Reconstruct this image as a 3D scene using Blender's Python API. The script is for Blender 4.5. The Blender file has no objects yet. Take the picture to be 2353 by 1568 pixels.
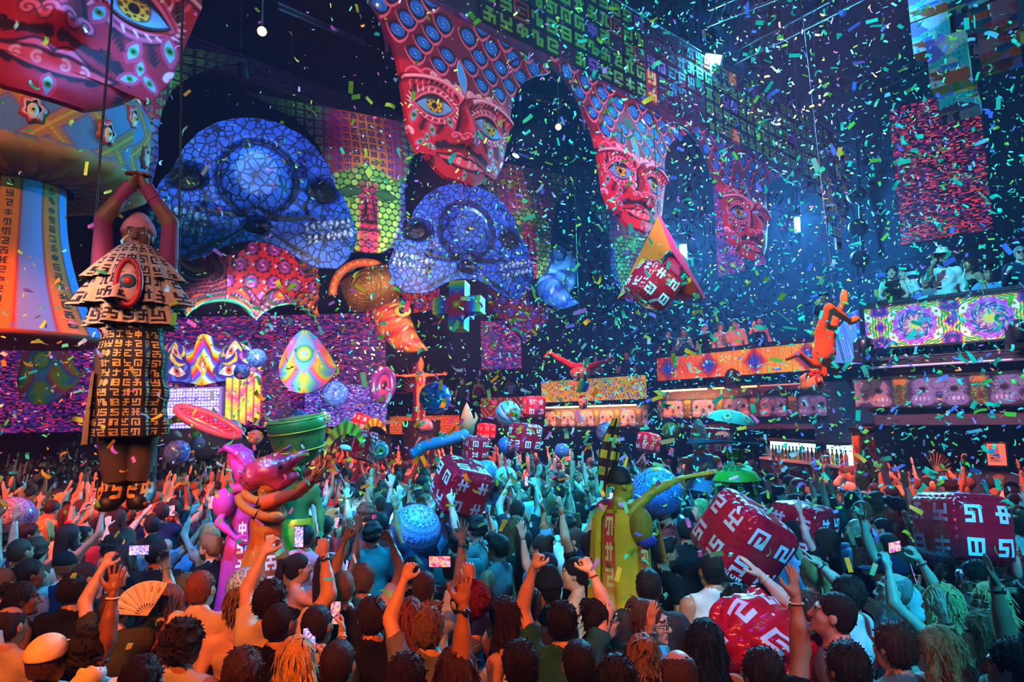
import bpy, math, random, hashlib
import numpy as np
from mathutils import Matrix, Vector, Euler
random.seed(7); RNG = np.random.default_rng(11)
SC = bpy.context.scene
COL = SC.collection
R_ = math.radians
# ---------------------------------------------------------------- camera
F_PX = 1500.0; CAM = Vector((0.0, 0.0, 2.9)); PITCH = 6.5; ROLL = -1.2
cam_d = bpy.data.cameras.new('camera'); cam = bpy.data.objects.new('camera', cam_d); COL.objects.link(cam)
cam_d.sensor_fit = 'HORIZONTAL'; cam_d.sensor_width = 36.0; cam_d.lens = 36.0 * F_PX / 2353.0
cam_d.clip_start = 0.05; cam_d.clip_end = 200
CR = (Matrix.Rotation(R_(90 + PITCH), 4, 'X') @ Matrix.Rotation(R_(ROLL), 4, 'Z'))
cam.matrix_world = Matrix.Translation(CAM) @ CR
SC.camera = cam
CR3 = CR.to_3x3()
def ray(px, py):
    return CR3 @ Vector(((px - 1176.5) / F_PX, -(py - 784.0) / F_PX, -1.0))
def at(px, py, Y):
    d = ray(px, py); return CAM + d * (Y / d.y)
def on_z(px, py, z):
    d = ray(px, py); return CAM + d * ((z - CAM.z) / d.z)
def proj(p):
    q = CR3.transposed() @ (Vector(p) - CAM); return (1176.5 + F_PX * q.x / -q.z, 784.0 - F_PX * q.y / -q.z, -q.z)
# ---------------------------------------------------------------- world, exposure
w = bpy.data.worlds.new('world'); SC.world = w; w.use_nodes = True
w.node_tree.nodes['Background'].inputs[0].default_value = (0.16, 0.06, 0.42, 1)
w.node_tree.nodes['Background'].inputs[1].default_value = 0.16
vs = SC.view_settings; vs.view_transform = 'Standard'; vs.look = 'None'; vs.gamma = 1.0; vs.use_curve_mapping = False; vs.exposure = 0.35
SC.cycles.use_denoising = True; SC.cycles.use_adaptive_sampling = True; SC.cycles.adaptive_threshold = 0.13; SC.cycles.adaptive_min_samples = 12; SC.cycles.use_light_tree = False
SC.cycles.max_bounces = 3; SC.cycles.diffuse_bounces = 1; SC.cycles.glossy_bounces = 1; SC.cycles.transmission_bounces = 2
SC.cycles.volume_bounces = 0; SC.cycles.sample_clamp_indirect = 4.0; SC.cycles.caustics_reflective = False; SC.cycles.caustics_refractive = False
# ---------------------------------------------------------------- stage lamps without fixtures, and spots added to brighten single things
def spot(name, loc, aim, color, watts, angle=50, blend=0.6, size=0.15):
    d = bpy.data.lights.new(name, 'SPOT'); d.color = color; d.energy = watts; d.spot_size = R_(angle); d.spot_blend = blend; d.shadow_soft_size = size
    o = bpy.data.objects.new(name, d); COL.objects.link(o)
    v = Vector(aim) - Vector(loc); o.matrix_world = Matrix.Translation(Vector(loc)) @ v.to_track_quat('-Z', 'Y').to_matrix().to_4x4()
    return o
ORANGE = (1.0, 0.30, 0.06); CYAN = (0.05, 0.60, 1.0); TEAL = (0.10, 0.75, 0.95); RED = (1.0, 0.10, 0.05); PINK = (1.0, 0.45, 0.65); BLUE = (0.05, 0.25, 1.0)
for k, (x, y, e) in enumerate(((-3.3, 4.3, 1000), (-1.7, 4.1, 1000), (-0.2, 3.9, 920), (-2.7, 5.4, 600), (0.9, 3.5, 560))):
    spot('lamp_orange', (x * .5 - .8, -1.6, 7.2), (x, y, 1.4), (1.0, 0.18, 0.015), e * 1.7, 21, 0.7, .1)
for k, (x, y, e) in enumerate(((2.2, 3.6, 1200), (3.6, 4.6, 1600), (2.4, 6.2, 1700), (4.6, 6.6, 2300), (0.7, 6.6, 1500))):
    spot('lamp_cyan', (x * .5 + 4.0, -1.4, 8.2), (x, y, 1.4), (0.01, 0.46, 0.95), e * 1.65, 22, 0.7, .1)
spot('lamp_cyan_mid', (0.3, 4.5, 10.5), (0.0, 9.6, 1.5), (0.01, 0.50, 0.95), 10500, 44, 0.6)
spot('lamp_cyan_far', (1.0, 9.0, 11.0), (0.8, 13.5, 1.5), (0.02, 0.50, 0.95), 6000, 40, 0.7)
spot('lamp_blue_left', (-2.5, 3.0, 10.0), (-3.2, 8.2, 1.5), (0.02, 0.34, 1.0), 6500, 36, 0.7)
spot('lamp_red_right', (2.5, 7.0, 9.0), (7.2, 10.8, 1.5), (1.0, 0.15, 0.04), 6500, 34, 0.7)
spot('lamp_red_left', (-8.0, 4.0, 8.5), (-6.6, 10.0, 1.5), (1.0, 0.09, 0.02), 10000, 46, 0.7)
spot('lamp_red_far', (-1.0, 13.0, 10.0), (-1.5, 19.0, 1.5), (1.0, 0.11, 0.04), 13000, 60, 0.8)
spot('lamp_red_far_right', (3.0, 12.0, 9.0), (5.5, 16.5, 1.5), (1.0, 0.13, 0.03), 5000, 46, 0.8)
spot('lamp_mask_near', (-1.0, -1.5, 6.0), (-4.4, 6.0, 7.4), (1.0, 0.26, 0.32), 620, 50, 0.6)
spot('lamp_mask_middle', (-1.0, 1.0, 5.8), (-1.2, 11.0, 8.4), (1.0, 0.34, 0.58), 2600, 32, 0.7)
spot('lamp_mask_far', (3.0, 4.0, 6.0), (4.2, 15.8, 8.2), (0.95, 0.35, 0.80), 4600, 40, 0.7)
spot('lamp_skull', (-2.6, 3.0, 9.6), (-6.0, 16.5, 8.2), (0.45, 0.68, 1.0), 5600, 36, 0.7)
spot('lamp_skull_far', (0.8, 12.9, 8.8), (-2.4, 20.8, 8.6), (0.45, 0.70, 1.0), 2100, 56, 0.7)
spot('fill_violet', (-3.0, 14.0, 18.5), (-3.0, 16.0, 0.0), (0.30, 0.04, 1.0), 700, 150, 0.9, 1.0)  # broad violet fill, added to tint the dark areas purple
spot('fill_violet_right', (6.0, 8.0, 18.5), (7.0, 10.0, 0.0), (0.32, 0.05, 1.0), 700, 150, 0.9, 1.0)  # second added violet fill, right half of the hall
spot('fill_cube', (0.5, -1.5, 6.5), (2.25, 5.9, 2.25), (1.0, 0.16, 0.42), 620, 9, 0.5, .1)  # cube spots from here on are added to keep the red vivid
spot('fill_cube_edge', (1.5, -1.5, 6.5), (4.15, 6.0, 2.2), (0.9, 0.10, 0.55), 520, 9, 0.5, .1)
spot('fill_cube_low', (0.5, -1.5, 6.5), (1.65, 4.3, 1.75), (1.0, 0.12, 0.28), 330, 11, 0.5, .1)
spot('fill_cube_middle', (-1.0, -1.5, 7.0), (-0.6, 7.6, 2.1), (1.0, 0.16, 0.30), 620, 8, 0.5, .1)
spot('fill_cube_far', (-1.0, 2.0, 8.5), (0.0, 13.2, 2.6), (1.0, 0.20, 0.40), 1900, 16, 0.6, .1)
spot('fill_orange_gown', (-4.2, -1.0, 6.5), (-2.45, 6.4, 2.2), (1.0, 0.45, 0.20), 2400, 13, 0.5, .1)  # gown spots, three in all, added to lift the dark costumes
spot('fill_pink_gown', (-5.5, 1.0, 6.5), (-2.9, 6.9, 2.3), (1.0, 0.28, 0.65), 1500, 11, 0.5, .1)
spot('fill_yellow_gown', (-0.5, -1.5, 7.0), (0.95, 5.4, 1.95), (1.0, 0.80, 0.32), 900, 15, 0.5, .1)
spot('follow_kite', (0.2, 2.0, 6.0), (2.4, 10.2, 5.2), (1.0, 0.50, 0.30), 1300, 15, 0.5, .1)
spot('lamp_frieze', (2.5, 6.0, 9.5), (4.5, 16.0, 11.0), (0.40, 0.70, 0.65), 1500, 60, 0.7)
spot('fill_mural', (-2.0, 9.0, 3.6), (-5.0, 20.0, 5.9), (1.0, 0.55, 0.50), 7000, 42, 0.7)  # added warm fill, the murals came out dark without it
spot('fill_booth', (-5.0, 12.0, 6.2), (-10.2, 24.0, 4.7), (1.0, 0.80, 0.90), 9000, 30, 0.7)  # added fill to brighten the head-dress and booth panels
spot('fill_horn', (3.2, 14.5, 5.0), (1.6, 24.0, 7.2), (0.30, 0.60, 1.0), 4200, 22, 0.7)  # added blue fill to brighten the dim horn creature
spot('lamp_stage_left', (-6.5, 1.0, 8.6), (-8.5, 9.5, 6.2), (1.0, 0.60, 0.45), 1500, 56, 0.7)
spot('lamp_acrobat', (-0.4, -1.6, 6.0), (-2.6, 4.25, 3.4), (1.0, 0.62, 0.48), 520, 30, 0.6)
spot('lamp_acrobat_side', (-5.5, 1.5, 5.2), (-2.6, 4.25, 3.4), (0.40, 0.50, 1.0), 380, 22, 0.6)
spot('fill_confetti_right', (10.0, 1.0, 6.0), (1.5, 9.0, 7.4), (0.05, 1.0, 0.75), 3000, 52, 0.7)  # added teal fill so the airborne confetti shows bright
spot('fill_confetti_left', (-6.0, -2.0, 6.0), (-0.5, 7.0, 7.2), (1.0, 0.72, 0.60), 900, 50, 0.7)  # added warm fill for the confetti on the left
spot('lamp_balcony', (2.0, 6.0, 10.5), (8.0, 12.0, 4.6), (0.05, 0.60, 1.0), 6000, 36, 0.8)
# ---------------------------------------------------------------- helpers
def tag(o, label=None, cat=None, group=None, kind=None):
    if label: o['label'] = label
    if cat: o['category'] = cat
    if group: o['group'] = group
    if kind: o['kind'] = kind
    return o
def emp(name, loc=(0, 0, 0), label=None, cat=None, group=None, parent=None, rz=0.0):
    o = bpy.data.objects.new(name, None); COL.objects.link(o); o.empty_display_size = 0.1
    o.location = loc; o.rotation_euler = (0, 0, rz); o.parent = parent
    return tag(o, label, cat, group)
def ob(name, me, parent=None, loc=None, M=None, color=None):
    o = bpy.data.objects.new(name, me); COL.objects.link(o)
    if parent is not None: o.parent = parent
    if M is not None: o.matrix_local = M if parent is not None else M
    if loc is not None: o.location = loc
    if color is not None: o.color = (*color, 1)
    return o
def lin(c):
    return tuple(((x / 12.92) if x <= 0.04045 else ((x + 0.055) / 1.055) ** 2.4) for x in c)
def H(s):
    return lin(tuple(int(s[i:i + 2], 16) / 255 for i in (0, 2, 4)))
A = lambda *x: np.array(x, dtype=np.float64)
class Geo:
    def __init__(s): s.V = []; s.P = []; s.n = 0; s.C = []
    def add(s, V, F, mi=0, col=None, sm=True):
        V = np.asarray(V, dtype=np.float64).reshape(-1, 3); F = np.asarray(F, dtype=np.int64)
        if len(F) == 0: return s
        s.V.append(V); m = np.full(len(F), mi, dtype=np.int32) if np.isscalar(mi) else np.asarray(mi, dtype=np.int32)
        s.P.append((F + s.n, m, sm)); s.n += len(V)
        s.C.append(None if col is None else np.broadcast_to(np.asarray(col, dtype=np.float64).reshape(-1, 3), (len(V), 3)))
        return s
    def box(s, c, d, mi=0, R=None, col=None):
        x, y, z = [k / 2 for k in d]
        V = A([-x, -y, -z], [x, -y, -z], [x, y, -z], [-x, y, -z], [-x, -y, z], [x, -y, z], [x, y, z], [-x, y, z])
        if R is not None: V = V @ np.array(R.to_3x3() if hasattr(R, 'to_3x3') else R).T
        return s.add(V + A(*c), [[0, 3, 2, 1], [4, 5, 6, 7], [0, 1, 5, 4], [1, 2, 6, 5], [2, 3, 7, 6], [3, 0, 4, 7]], mi, col, False)
    def tube(s, path, rad, n=8, mi=0, col=None, cap=True, flat=(1, 1), sm=True):
        p = np.asarray(path, dtype=np.float64); m = len(p); r = np.broadcast_to(np.asarray(rad, dtype=np.float64), (m,))
        t = np.gradient(p, axis=0); t /= np.linalg.norm(t, axis=1)[:, None] + 1e-9
        up = A(0, 0, 1.0) if abs(t[0][2]) < 0.9 else A(0, 1.0, 0); x = np.cross(up, t[0]); x /= np.linalg.norm(x)
        rings = []; a = np.linspace(0, 2 * math.pi, n, endpoint=False)
        for i in range(m):
            x = x - t[i] * x.dot(t[i]); x /= np.linalg.norm(x) + 1e-9; y = np.cross(t[i], x)
            rings.append(p[i] + r[i] * (np.cos(a)[:, None] * x * flat[0] + np.sin(a)[:, None] * y * flat[1]))
        V = np.concatenate(rings); F = []
        i, j = np.meshgrid(np.arange(m - 1), np.arange(n), indexing='ij'); j2 = (j + 1) % n
        F = np.stack([i * n + j, i * n + j2, (i + 1) * n + j2, (i + 1) * n + j], -1).reshape(-1, 4)
        b = s.n; s.add(V, F, mi, col, sm)
        if cap:
            for k, rev in ((0, True), (m - 1, False)):
                ids = list(range(k * n, k * n + n)); c = p[k]
                VV = np.vstack([rings[k], c]); T = [[q, (q + 1) % n, n] for q in range(n)]
                s.add(VV, [t_[::-1] for t_ in T] if rev else T, mi, None if col is None or np.ndim(col) > 1 else col, False)
        return s
    def lathe(s, prof, n=24, mi=0, col=None, c=(0, 0, 0), sm=True, fold=None, a0=0.0, a1=2 * math.pi):
        full = abs(a1 - a0 - 2 * math.pi) < 1e-6
        pr = np.asarray(prof, dtype=np.float64); m = len(pr); a = np.linspace(a0, a1, n, endpoint=not full)
        i, j = np.meshgrid(np.arange(m), np.arange(n), indexing='ij')
        r = pr[:, 0][i]; z = pr[:, 1][i]
        if fold is not None: r = r * fold(a[j], z)
        V = np.stack([r * np.cos(a[j]), r * np.sin(a[j]), z], -1).reshape(-1, 3) + A(*c)
        nn = n if full else n - 1
        i, j = np.meshgrid(np.arange(m - 1), np.arange(nn), indexing='ij'); j2 = (j + 1) % n
        F = np.stack([i * n + j, i * n + j2, (i + 1) * n + j2, (i + 1) * n + j], -1).reshape(-1, 4)
        if col is not None and callable(col): col = col(a[np.tile(np.arange(n), m)], np.repeat(pr[:, 1], n), np.repeat(np.linspace(0, 1, m), n))
        if mi is not None and callable(mi): mi = mi(a[j].ravel(), (i.ravel() + .5) / (m - 1))
        return s.add(V, F, mi, col, sm)
    def ell(s, c, r, nu=16, nv=10, mi=0, col=None, R=None):
        r = (r, r, r) if np.isscalar(r) else r
        g = Geo(); th = np.linspace(-math.pi / 2, math.pi / 2, nv + 1)
        g.lathe([(math.cos(t), math.sin(t)) for t in th], nu)
        V = g.V[0] * A(*r)
        if R is not None: V = V @ np.array(R.to_3x3()).T
        if callable(col): col = col(g.V[0])
        return s.add(V + A(*c), g.P[0][0], mi, col)
    def grid(s, P, mi=0, col=None, sm=True, back=0.0, ndir=None, flip=False):
        """P (ny,nx,3); back>0 adds a rim of that thickness behind it and a plain back sheet"""
        ny, nx = P.shape[:2]; V = P.reshape(-1, 3)
        i, j = np.meshgrid(np.arange(ny - 1), np.arange(nx - 1), indexing='ij')
        F = np.stack([i * nx + j, i * nx + j + 1, (i + 1) * nx + j + 1, (i + 1) * nx + j], -1).reshape(-1, 4)
        if flip: F = F[:, ::-1]
        if callable(mi): mi = mi(i.ravel(), j.ravel())
        s.add(V, F, mi, None if col is None else np.asarray(col).reshape(-1, 3), sm)
        if back:
            nd = A(*ndir) * back; idx = np.concatenate([np.arange(nx), (np.arange(1, ny)) * nx + nx - 1, ny * nx - 2 - np.arange(nx - 1), (np.arange(ny - 2, 0, -1)) * nx])
            k = len(idx); VV = np.vstack([V[idx], V[idx] + nd]); q = np.arange(k); q2 = (q + 1) % k
            cc = None if col is None else np.vstack([np.asarray(col).reshape(-1, 3)[idx]] * 2)
            FF = np.stack([q, q + k, q2 + k, q2], -1)
            s.add(VV, FF[:, ::-1] if flip else FF, 0 if not np.isscalar(mi) else mi, cc, False)
            st = max(1, ny // 12), max(1, nx // 12)
            yi = np.unique(np.append(np.arange(0, ny, st[0]), ny - 1)); xi = np.unique(np.append(np.arange(0, nx, st[1]), nx - 1))
            B = P[np.ix_(yi, xi)] + nd; c2 = None if col is None else np.full((B.shape[0] * B.shape[1], 3), 0.02)
            s.grid(B, 0 if not np.isscalar(mi) else mi, c2, False, flip=not flip)
        return s
    def merge(s, g, M=None):
        for V, (F, m, sm), C in zip(g.V, g.P, g.C):
            pass
        off = 0
        for V, (F, m, sm), C in zip(g.V, g.P, g.C):
            W = V
            if M is not None:
                Mn = np.array(M); W = V @ Mn[:3, :3].T + Mn[:3, 3]
                if np.linalg.det(Mn[:3, :3]) < 0: F = (F - off)[:, ::-1] + off
            s.add(W, F - off, m, C, sm); off += len(V)
        return s
    def mesh(s, name, mats):
        me = bpy.data.meshes.new(name)
        V = np.concatenate(s.V); me.vertices.add(len(V)); me.vertices.foreach_set('co', V.astype(np.float32).ravel())
        lt = np.concatenate([np.full(len(F), F.shape[1]) for F, _, _ in s.P]); li = np.concatenate([F.ravel() for F, _, _ in s.P])
        me.loops.add(len(li)); me.loops.foreach_set('vertex_index', li.astype(np.int32))
        me.polygons.add(len(lt)); ls = np.concatenate([[0], np.cumsum(lt)[:-1]])
        me.polygons.foreach_set('loop_start', ls.astype(np.int32)); me.polygons.foreach_set('loop_total', lt.astype(np.int32))
        me.polygons.foreach_set('material_index', np.concatenate([m for _, m, _ in s.P]).astype(np.int32))
        me.polygons.foreach_set('use_smooth', np.concatenate([np.full(len(F), sm) for F, _, sm in s.P]))
        if any(c is not None for c in s.C):
            ca = me.color_attributes.new('Col', 'FLOAT_COLOR', 'POINT')
            C = np.concatenate([np.full((len(v), 3), 0.5) if c is None else c for v, c in zip(s.V, s.C)])
            ca.data.foreach_set('color', np.hstack([C, np.ones((len(C), 1))]).astype(np.float32).ravel())
        for m in (mats if isinstance(mats, (list, tuple)) else [mats]): me.materials.append(m)
        me.update(calc_edges=True)
        return me
    def build(s, name, mats, parent=None, loc=None, M=None, color=None):
        return ob(name, s.mesh(name, mats), parent, loc, M, color)
# ---------------------------------------------------------------- materials
MC = {}
def nt(name):
    m = bpy.data.materials.new(name); m.use_nodes = True; t = m.node_tree; b = t.nodes['Principled BSDF']
    return m, t, b
def N(t, typ, **kw):
    n = t.nodes.new(typ)
    for k, v in kw.items():
        if k.startswith('i_'): n.inputs[int(k[2:]) if k[2:].isdigit() else k[2:]].default_value = v
        else: setattr(n, k, v)
    return n
def rough_bump(t, b, scale, strength, dist=0.01, coords='Object'):
    tc = N(t, 'ShaderNodeTexCoord'); nz = N(t, 'ShaderNodeTexNoise'); nz.inputs['Scale'].default_value = scale; nz.inputs['Detail'].default_value = 4
    bp = N(t, 'ShaderNodeBump'); bp.inputs['Strength'].default_value = strength; bp.inputs['Distance'].default_value = dist
    t.links.new(tc.outputs[coords], nz.inputs['Vector']); t.links.new(nz.outputs[0], bp.inputs['Height']); t.links.new(bp.outputs[0], b.inputs['Normal'])
    return nz
def mat(name, c, rough=0.6, metal=0.0, emit=0.0, ecol=None, bump=None, coat=0.0, var=0.12):
    """plain coloured material with a little noise in tone; cached by name"""
    if name in MC: return MC[name]
    m, t, b = nt(name); tc = N(t, 'ShaderNodeTexCoord'); nz = N(t, 'ShaderNodeTexNoise'); nz.inputs['Scale'].default_value = 7.0; nz.inputs['Detail'].default_value = 3
    mr = N(t, 'ShaderNodeMapRange'); mr.inputs[3].default_value = 1 - var; mr.inputs[4].default_value = 1 + var
    mx = N(t, 'ShaderNodeVectorMath', operation='SCALE'); mx.inputs[0].default_value = c
    t.links.new(tc.outputs['Object'], nz.inputs['Vector']); t.links.new(nz.outputs[0], mr.inputs[0]); t.links.new(mr.outputs[0], mx.inputs['Scale']); t.links.new(mx.outputs[0], b.inputs['Base Color'])
    b.inputs['Roughness'].default_value = rough; b.inputs['Metallic'].default_value = metal; b.inputs['Coat Weight'].default_value = coat
    if emit: b.inputs['Emission Color'].default_value = (*(ecol or c), 1); b.inputs['Emission Strength'].default_value = emit
    if bump: rough_bump(t, b, *bump)
    MC[name] = m; return m
def vmat(name, rough=0.6, emit=0.0, bump=None, scales=None, coat=0.0, trans=0.0):
    """printed colours from the mesh's own colour attribute; scales=(scale,width,darkness) draws a cell outline print over it"""
    if name in MC: return MC[name]
    m, t, b = nt(name); at_ = N(t, 'ShaderNodeVertexColor', layer_name='Col'); out = at_.outputs[0]
    if scales:
        tc = N(t, 'ShaderNodeTexCoord'); vo = N(t, 'ShaderNodeTexVoronoi', feature='DISTANCE_TO_EDGE'); vo.inputs['Scale'].default_value = scales[0]
        mp = N(t, 'ShaderNodeMapping'); mp.inputs['Scale'].default_value = (1, 0.02, 1)
        mr = N(t, 'ShaderNodeMapRange'); mr.inputs[1].default_value = scales[1] * .4; mr.inputs[2].default_value = scales[1]; mr.inputs[3].default_value = scales[2]; mr.inputs[4].default_value = 1.0
        nz = N(t, 'ShaderNodeTexNoise'); nz.inputs['Scale'].default_value = 30; mr2 = N(t, 'ShaderNodeMapRange'); mr2.inputs[1].default_value = .35; mr2.inputs[2].default_value = .65; mr2.inputs[3].default_value = .55; mr2.inputs[4].default_value = 1.25
        mm = N(t, 'ShaderNodeMath', operation='MULTIPLY'); mx = N(t, 'ShaderNodeVectorMath', operation='SCALE')
        t.links.new(tc.outputs['Object'], mp.inputs[0]); t.links.new(mp.outputs[0], vo.inputs['Vector']); t.links.new(mp.outputs[0], nz.inputs['Vector'])
        t.links.new(vo.outputs['Distance'], mr.inputs[0]); t.links.new(nz.outputs[0], mr2.inputs[0]); t.links.new(mr.outputs[0], mm.inputs[0]); t.links.new(mr2.outputs[0], mm.inputs[1])
        t.links.new(out, mx.inputs[0]); t.links.new(mm.outputs[0], mx.inputs['Scale']); out = mx.outputs[0]
        bp = N(t, 'ShaderNodeBump'); bp.inputs['Strength'].default_value = .5; bp.inputs['Distance'].default_value = .03; t.links.new(mr.outputs[0], bp.inputs['Height']); t.links.new(bp.outputs[0], b.inputs['Normal'])
    t.links.new(out, b.inputs['Base Color']); b.inputs['Roughness'].default_value = rough; b.inputs['Coat Weight'].default_value = coat
    if emit:
        t.links.new(out, b.inputs['Emission Color']); b.inputs['Emission Strength'].default_value = emit
    if bump: rough_bump(t, b, *bump)
    MC[name] = m; return m
def omat(name, rough=0.6, bump=None, var=0.15, spec=0.5, coat=0.0, strands=False, trans=0.0):
    """colour from the object's own colour (skin tone, shirt, hair of each person)"""
    if name in MC: return MC[name]
    m, t, b = nt(name); oi = N(t, 'ShaderNodeObjectInfo'); tc = N(t, 'ShaderNodeTexCoord'); nz = N(t, 'ShaderNodeTexNoise'); nz.inputs['Scale'].default_value = 9; nz.inputs['Detail'].default_value = 4
    mp = N(t, 'ShaderNodeMapping'); mp.inputs['Scale'].default_value = (26, 26, 3.5) if strands else (1, 1, 1)
    mr = N(t, 'ShaderNodeMapRange'); mr.inputs[1].default_value = .3; mr.inputs[2].default_value = .7; mr.inputs[3].default_value = 1 - var; mr.inputs[4].default_value = 1 + var
    mx = N(t, 'ShaderNodeVectorMath', operation='SCALE')
    t.links.new(tc.outputs['Object'], mp.inputs[0]); t.links.new(mp.outputs[0], nz.inputs['Vector']); t.links.new(nz.outputs[0], mr.inputs[0]); t.links.new(oi.outputs['Color'], mx.inputs[0]); t.links.new(mr.outputs[0], mx.inputs['Scale']); t.links.new(mx.outputs[0], b.inputs['Base Color'])
    b.inputs['Roughness'].default_value = rough; b.inputs['Specular IOR Level'].default_value = spec; b.inputs['Coat Weight'].default_value = coat
    if strands:
        bp = N(t, 'ShaderNodeBump'); bp.inputs['Strength'].default_value = .9; bp.inputs['Distance'].default_value = .008; t.links.new(nz.outputs[0], bp.inputs['Height']); t.links.new(bp.outputs[0], b.inputs['Normal'])
    elif bump: rough_bump(t, b, *bump)
    MC[name] = m; return m
def ledmat(name, cell, stops, emit, seed=0.0, grad=None, axes='XZ'):
    """LED wall: every cell of the wall's own x/z lattice shows one random colour of a ramp"""
    if name in MC: return MC[name]
    m, t, b = nt(name); tc = N(t, 'ShaderNodeTexCoord'); sn = N(t, 'ShaderNodeVectorMath', operation='SNAP'); sn.inputs[1].default_value = (cell[0], 100.0, cell[1])
    ad = N(t, 'ShaderNodeVectorMath', operation='ADD'); ad.inputs[1].default_value = (seed, 0, seed * 1.7)
    wn = N(t, 'ShaderNodeTexWhiteNoise', noise_dimensions='3D'); cr = N(t, 'ShaderNodeValToRGB'); cr.color_ramp.interpolation = 'CONSTANT'
    while len(cr.color_ramp.elements) < len(stops): cr.color_ramp.elements.new(0.5)
    for e, (p, c) in zip(cr.color_ramp.elements, stops): e.position = p; e.color = (*c, 1)
    t.links.new(tc.outputs['Object'], sn.inputs[0]); t.links.new(sn.outputs[0], ad.inputs[0]); t.links.new(ad.outputs[0], wn.inputs[0])
    nz = N(t, 'ShaderNodeTexNoise'); nz.inputs['Scale'].default_value = 0.9; t.links.new(ad.outputs[0], nz.inputs['Vector'])
    m1 = N(t, 'ShaderNodeMath', operation='MULTIPLY_ADD'); m1.inputs[1].default_value = .55; m1.inputs[2].default_value = -.12
    m2 = N(t, 'ShaderNodeMath', operation='MULTIPLY_ADD'); m2.inputs[1].default_value = .65
    t.links.new(nz.outputs[0], m1.inputs[0]); t.links.new(wn.outputs['Value'], m2.inputs[0]); t.links.new(m1.outputs[0], m2.inputs[2]); t.links.new(m2.outputs[0], cr.inputs[0])
    t.links.new(cr.outputs[0], b.inputs['Emission Color']); b.inputs['Emission Strength'].default_value = emit; b.inputs['Base Color'].default_value = (.01, .01, .012, 1); b.inputs['Roughness'].default_value = .4
    MC[name] = m; return m
SKIN = omat('skin', 0.5, (60, .15, .003), .06); CLOTH = omat('woven_cloth', 0.85, (22, .35, .02), .12, .2); HAIR = omat('hair_strands', 0.6, None, .5, .3, strands=True)
OBJ = omat('coloured_plastic', 0.4, None, .05); VINYL = omat('glossy_vinyl', 0.18, (4, .15, .05), .05, .6, .6)
EYEW = mat('eye_white', (.75, .75, .75), .25); EYED = mat('eye_dark', (.015, .012, .01), .2); LIP = mat('lip', (.36, .13, .10), .5); BROW = mat('brow_hair', (.03, .018, .012), .7)
BLACK = mat('matt_black', (.012, .012, .014), .7); DARK = mat('dark_metal', (.03, .03, .035), .4, .7); STEEL = mat('truss_steel', (.22, .22, .25), .35, .9)
GLASSY = mat('black_glass', (.01, .01, .012), .1, coat=1.0)
# ---------------------------------------------------------------- glyph alphabet: square meander characters, 5 x 5 cells each
GLY = [g.split() for g in (
 '11111 10000 11111 00001 11111', '11111 00001 11101 10001 11111', '11111 01010 01010 01010 11011', '10001 10001 11111 00100 11111', '11111 10001 10111 10000 11111',
 '00100 11111 00100 11111 00100', '11100 10100 10111 00101 00111', '11111 10101 10101 00101 01101', '11111 00100 11111 10001 11011', '10111 10101 11101 00001 11111',
 '11111 10001 11111 10001 11111', '01110 00100 11111 00101 11101', '11011 01010 11111 01010 11011', '11111 10000 10111 10101 11101', '00100 11111 10101 11111 00100',
 '11111 10001 10101 10101 10111', '10101 10101 11111 00001 11111', '11111 00001 01111 01000 01111', '01010 11111 01010 01010 11010', '11111 10001 11101 00101 11100')]
GA = [np.array([[int(c) for c in r] for r in g]) for g in GLY]
def glyph_rows(rows, seed, gap=1):
    """rows: (n_rows, n_cols) glyph lattice -> 0/1 cell array with one free cell round each glyph"""
    r = random.Random(seed); nr, nc = rows; p = 5 + 2 * gap; out = np.zeros((nr * p, nc * p), dtype=int)
    for i in range(nr):
        for j in range(nc): out[i * p + gap:i * p + gap + 5, j * p + gap:j * p + gap + 5] = GA[r.randrange(len(GA))]
    return out[::-1]
def glyph_geo(k, size, depth, mi=0):
    g = Geo(); c = size / 5; a = GA[k % len(GA)]
    for i in range(5):
        j = 0
        while j < 5:
            if a[i][j]:
                j2 = j
                while j2 < 5 and a[i][j2]: j2 += 1
                g.box(((j + j2 - 5) / 2 * c, -depth / 2, (2 - i) * c), ((j2 - j) * c, depth, c * 1.001), mi); j = j2
            else: j += 1
    return g
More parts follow.
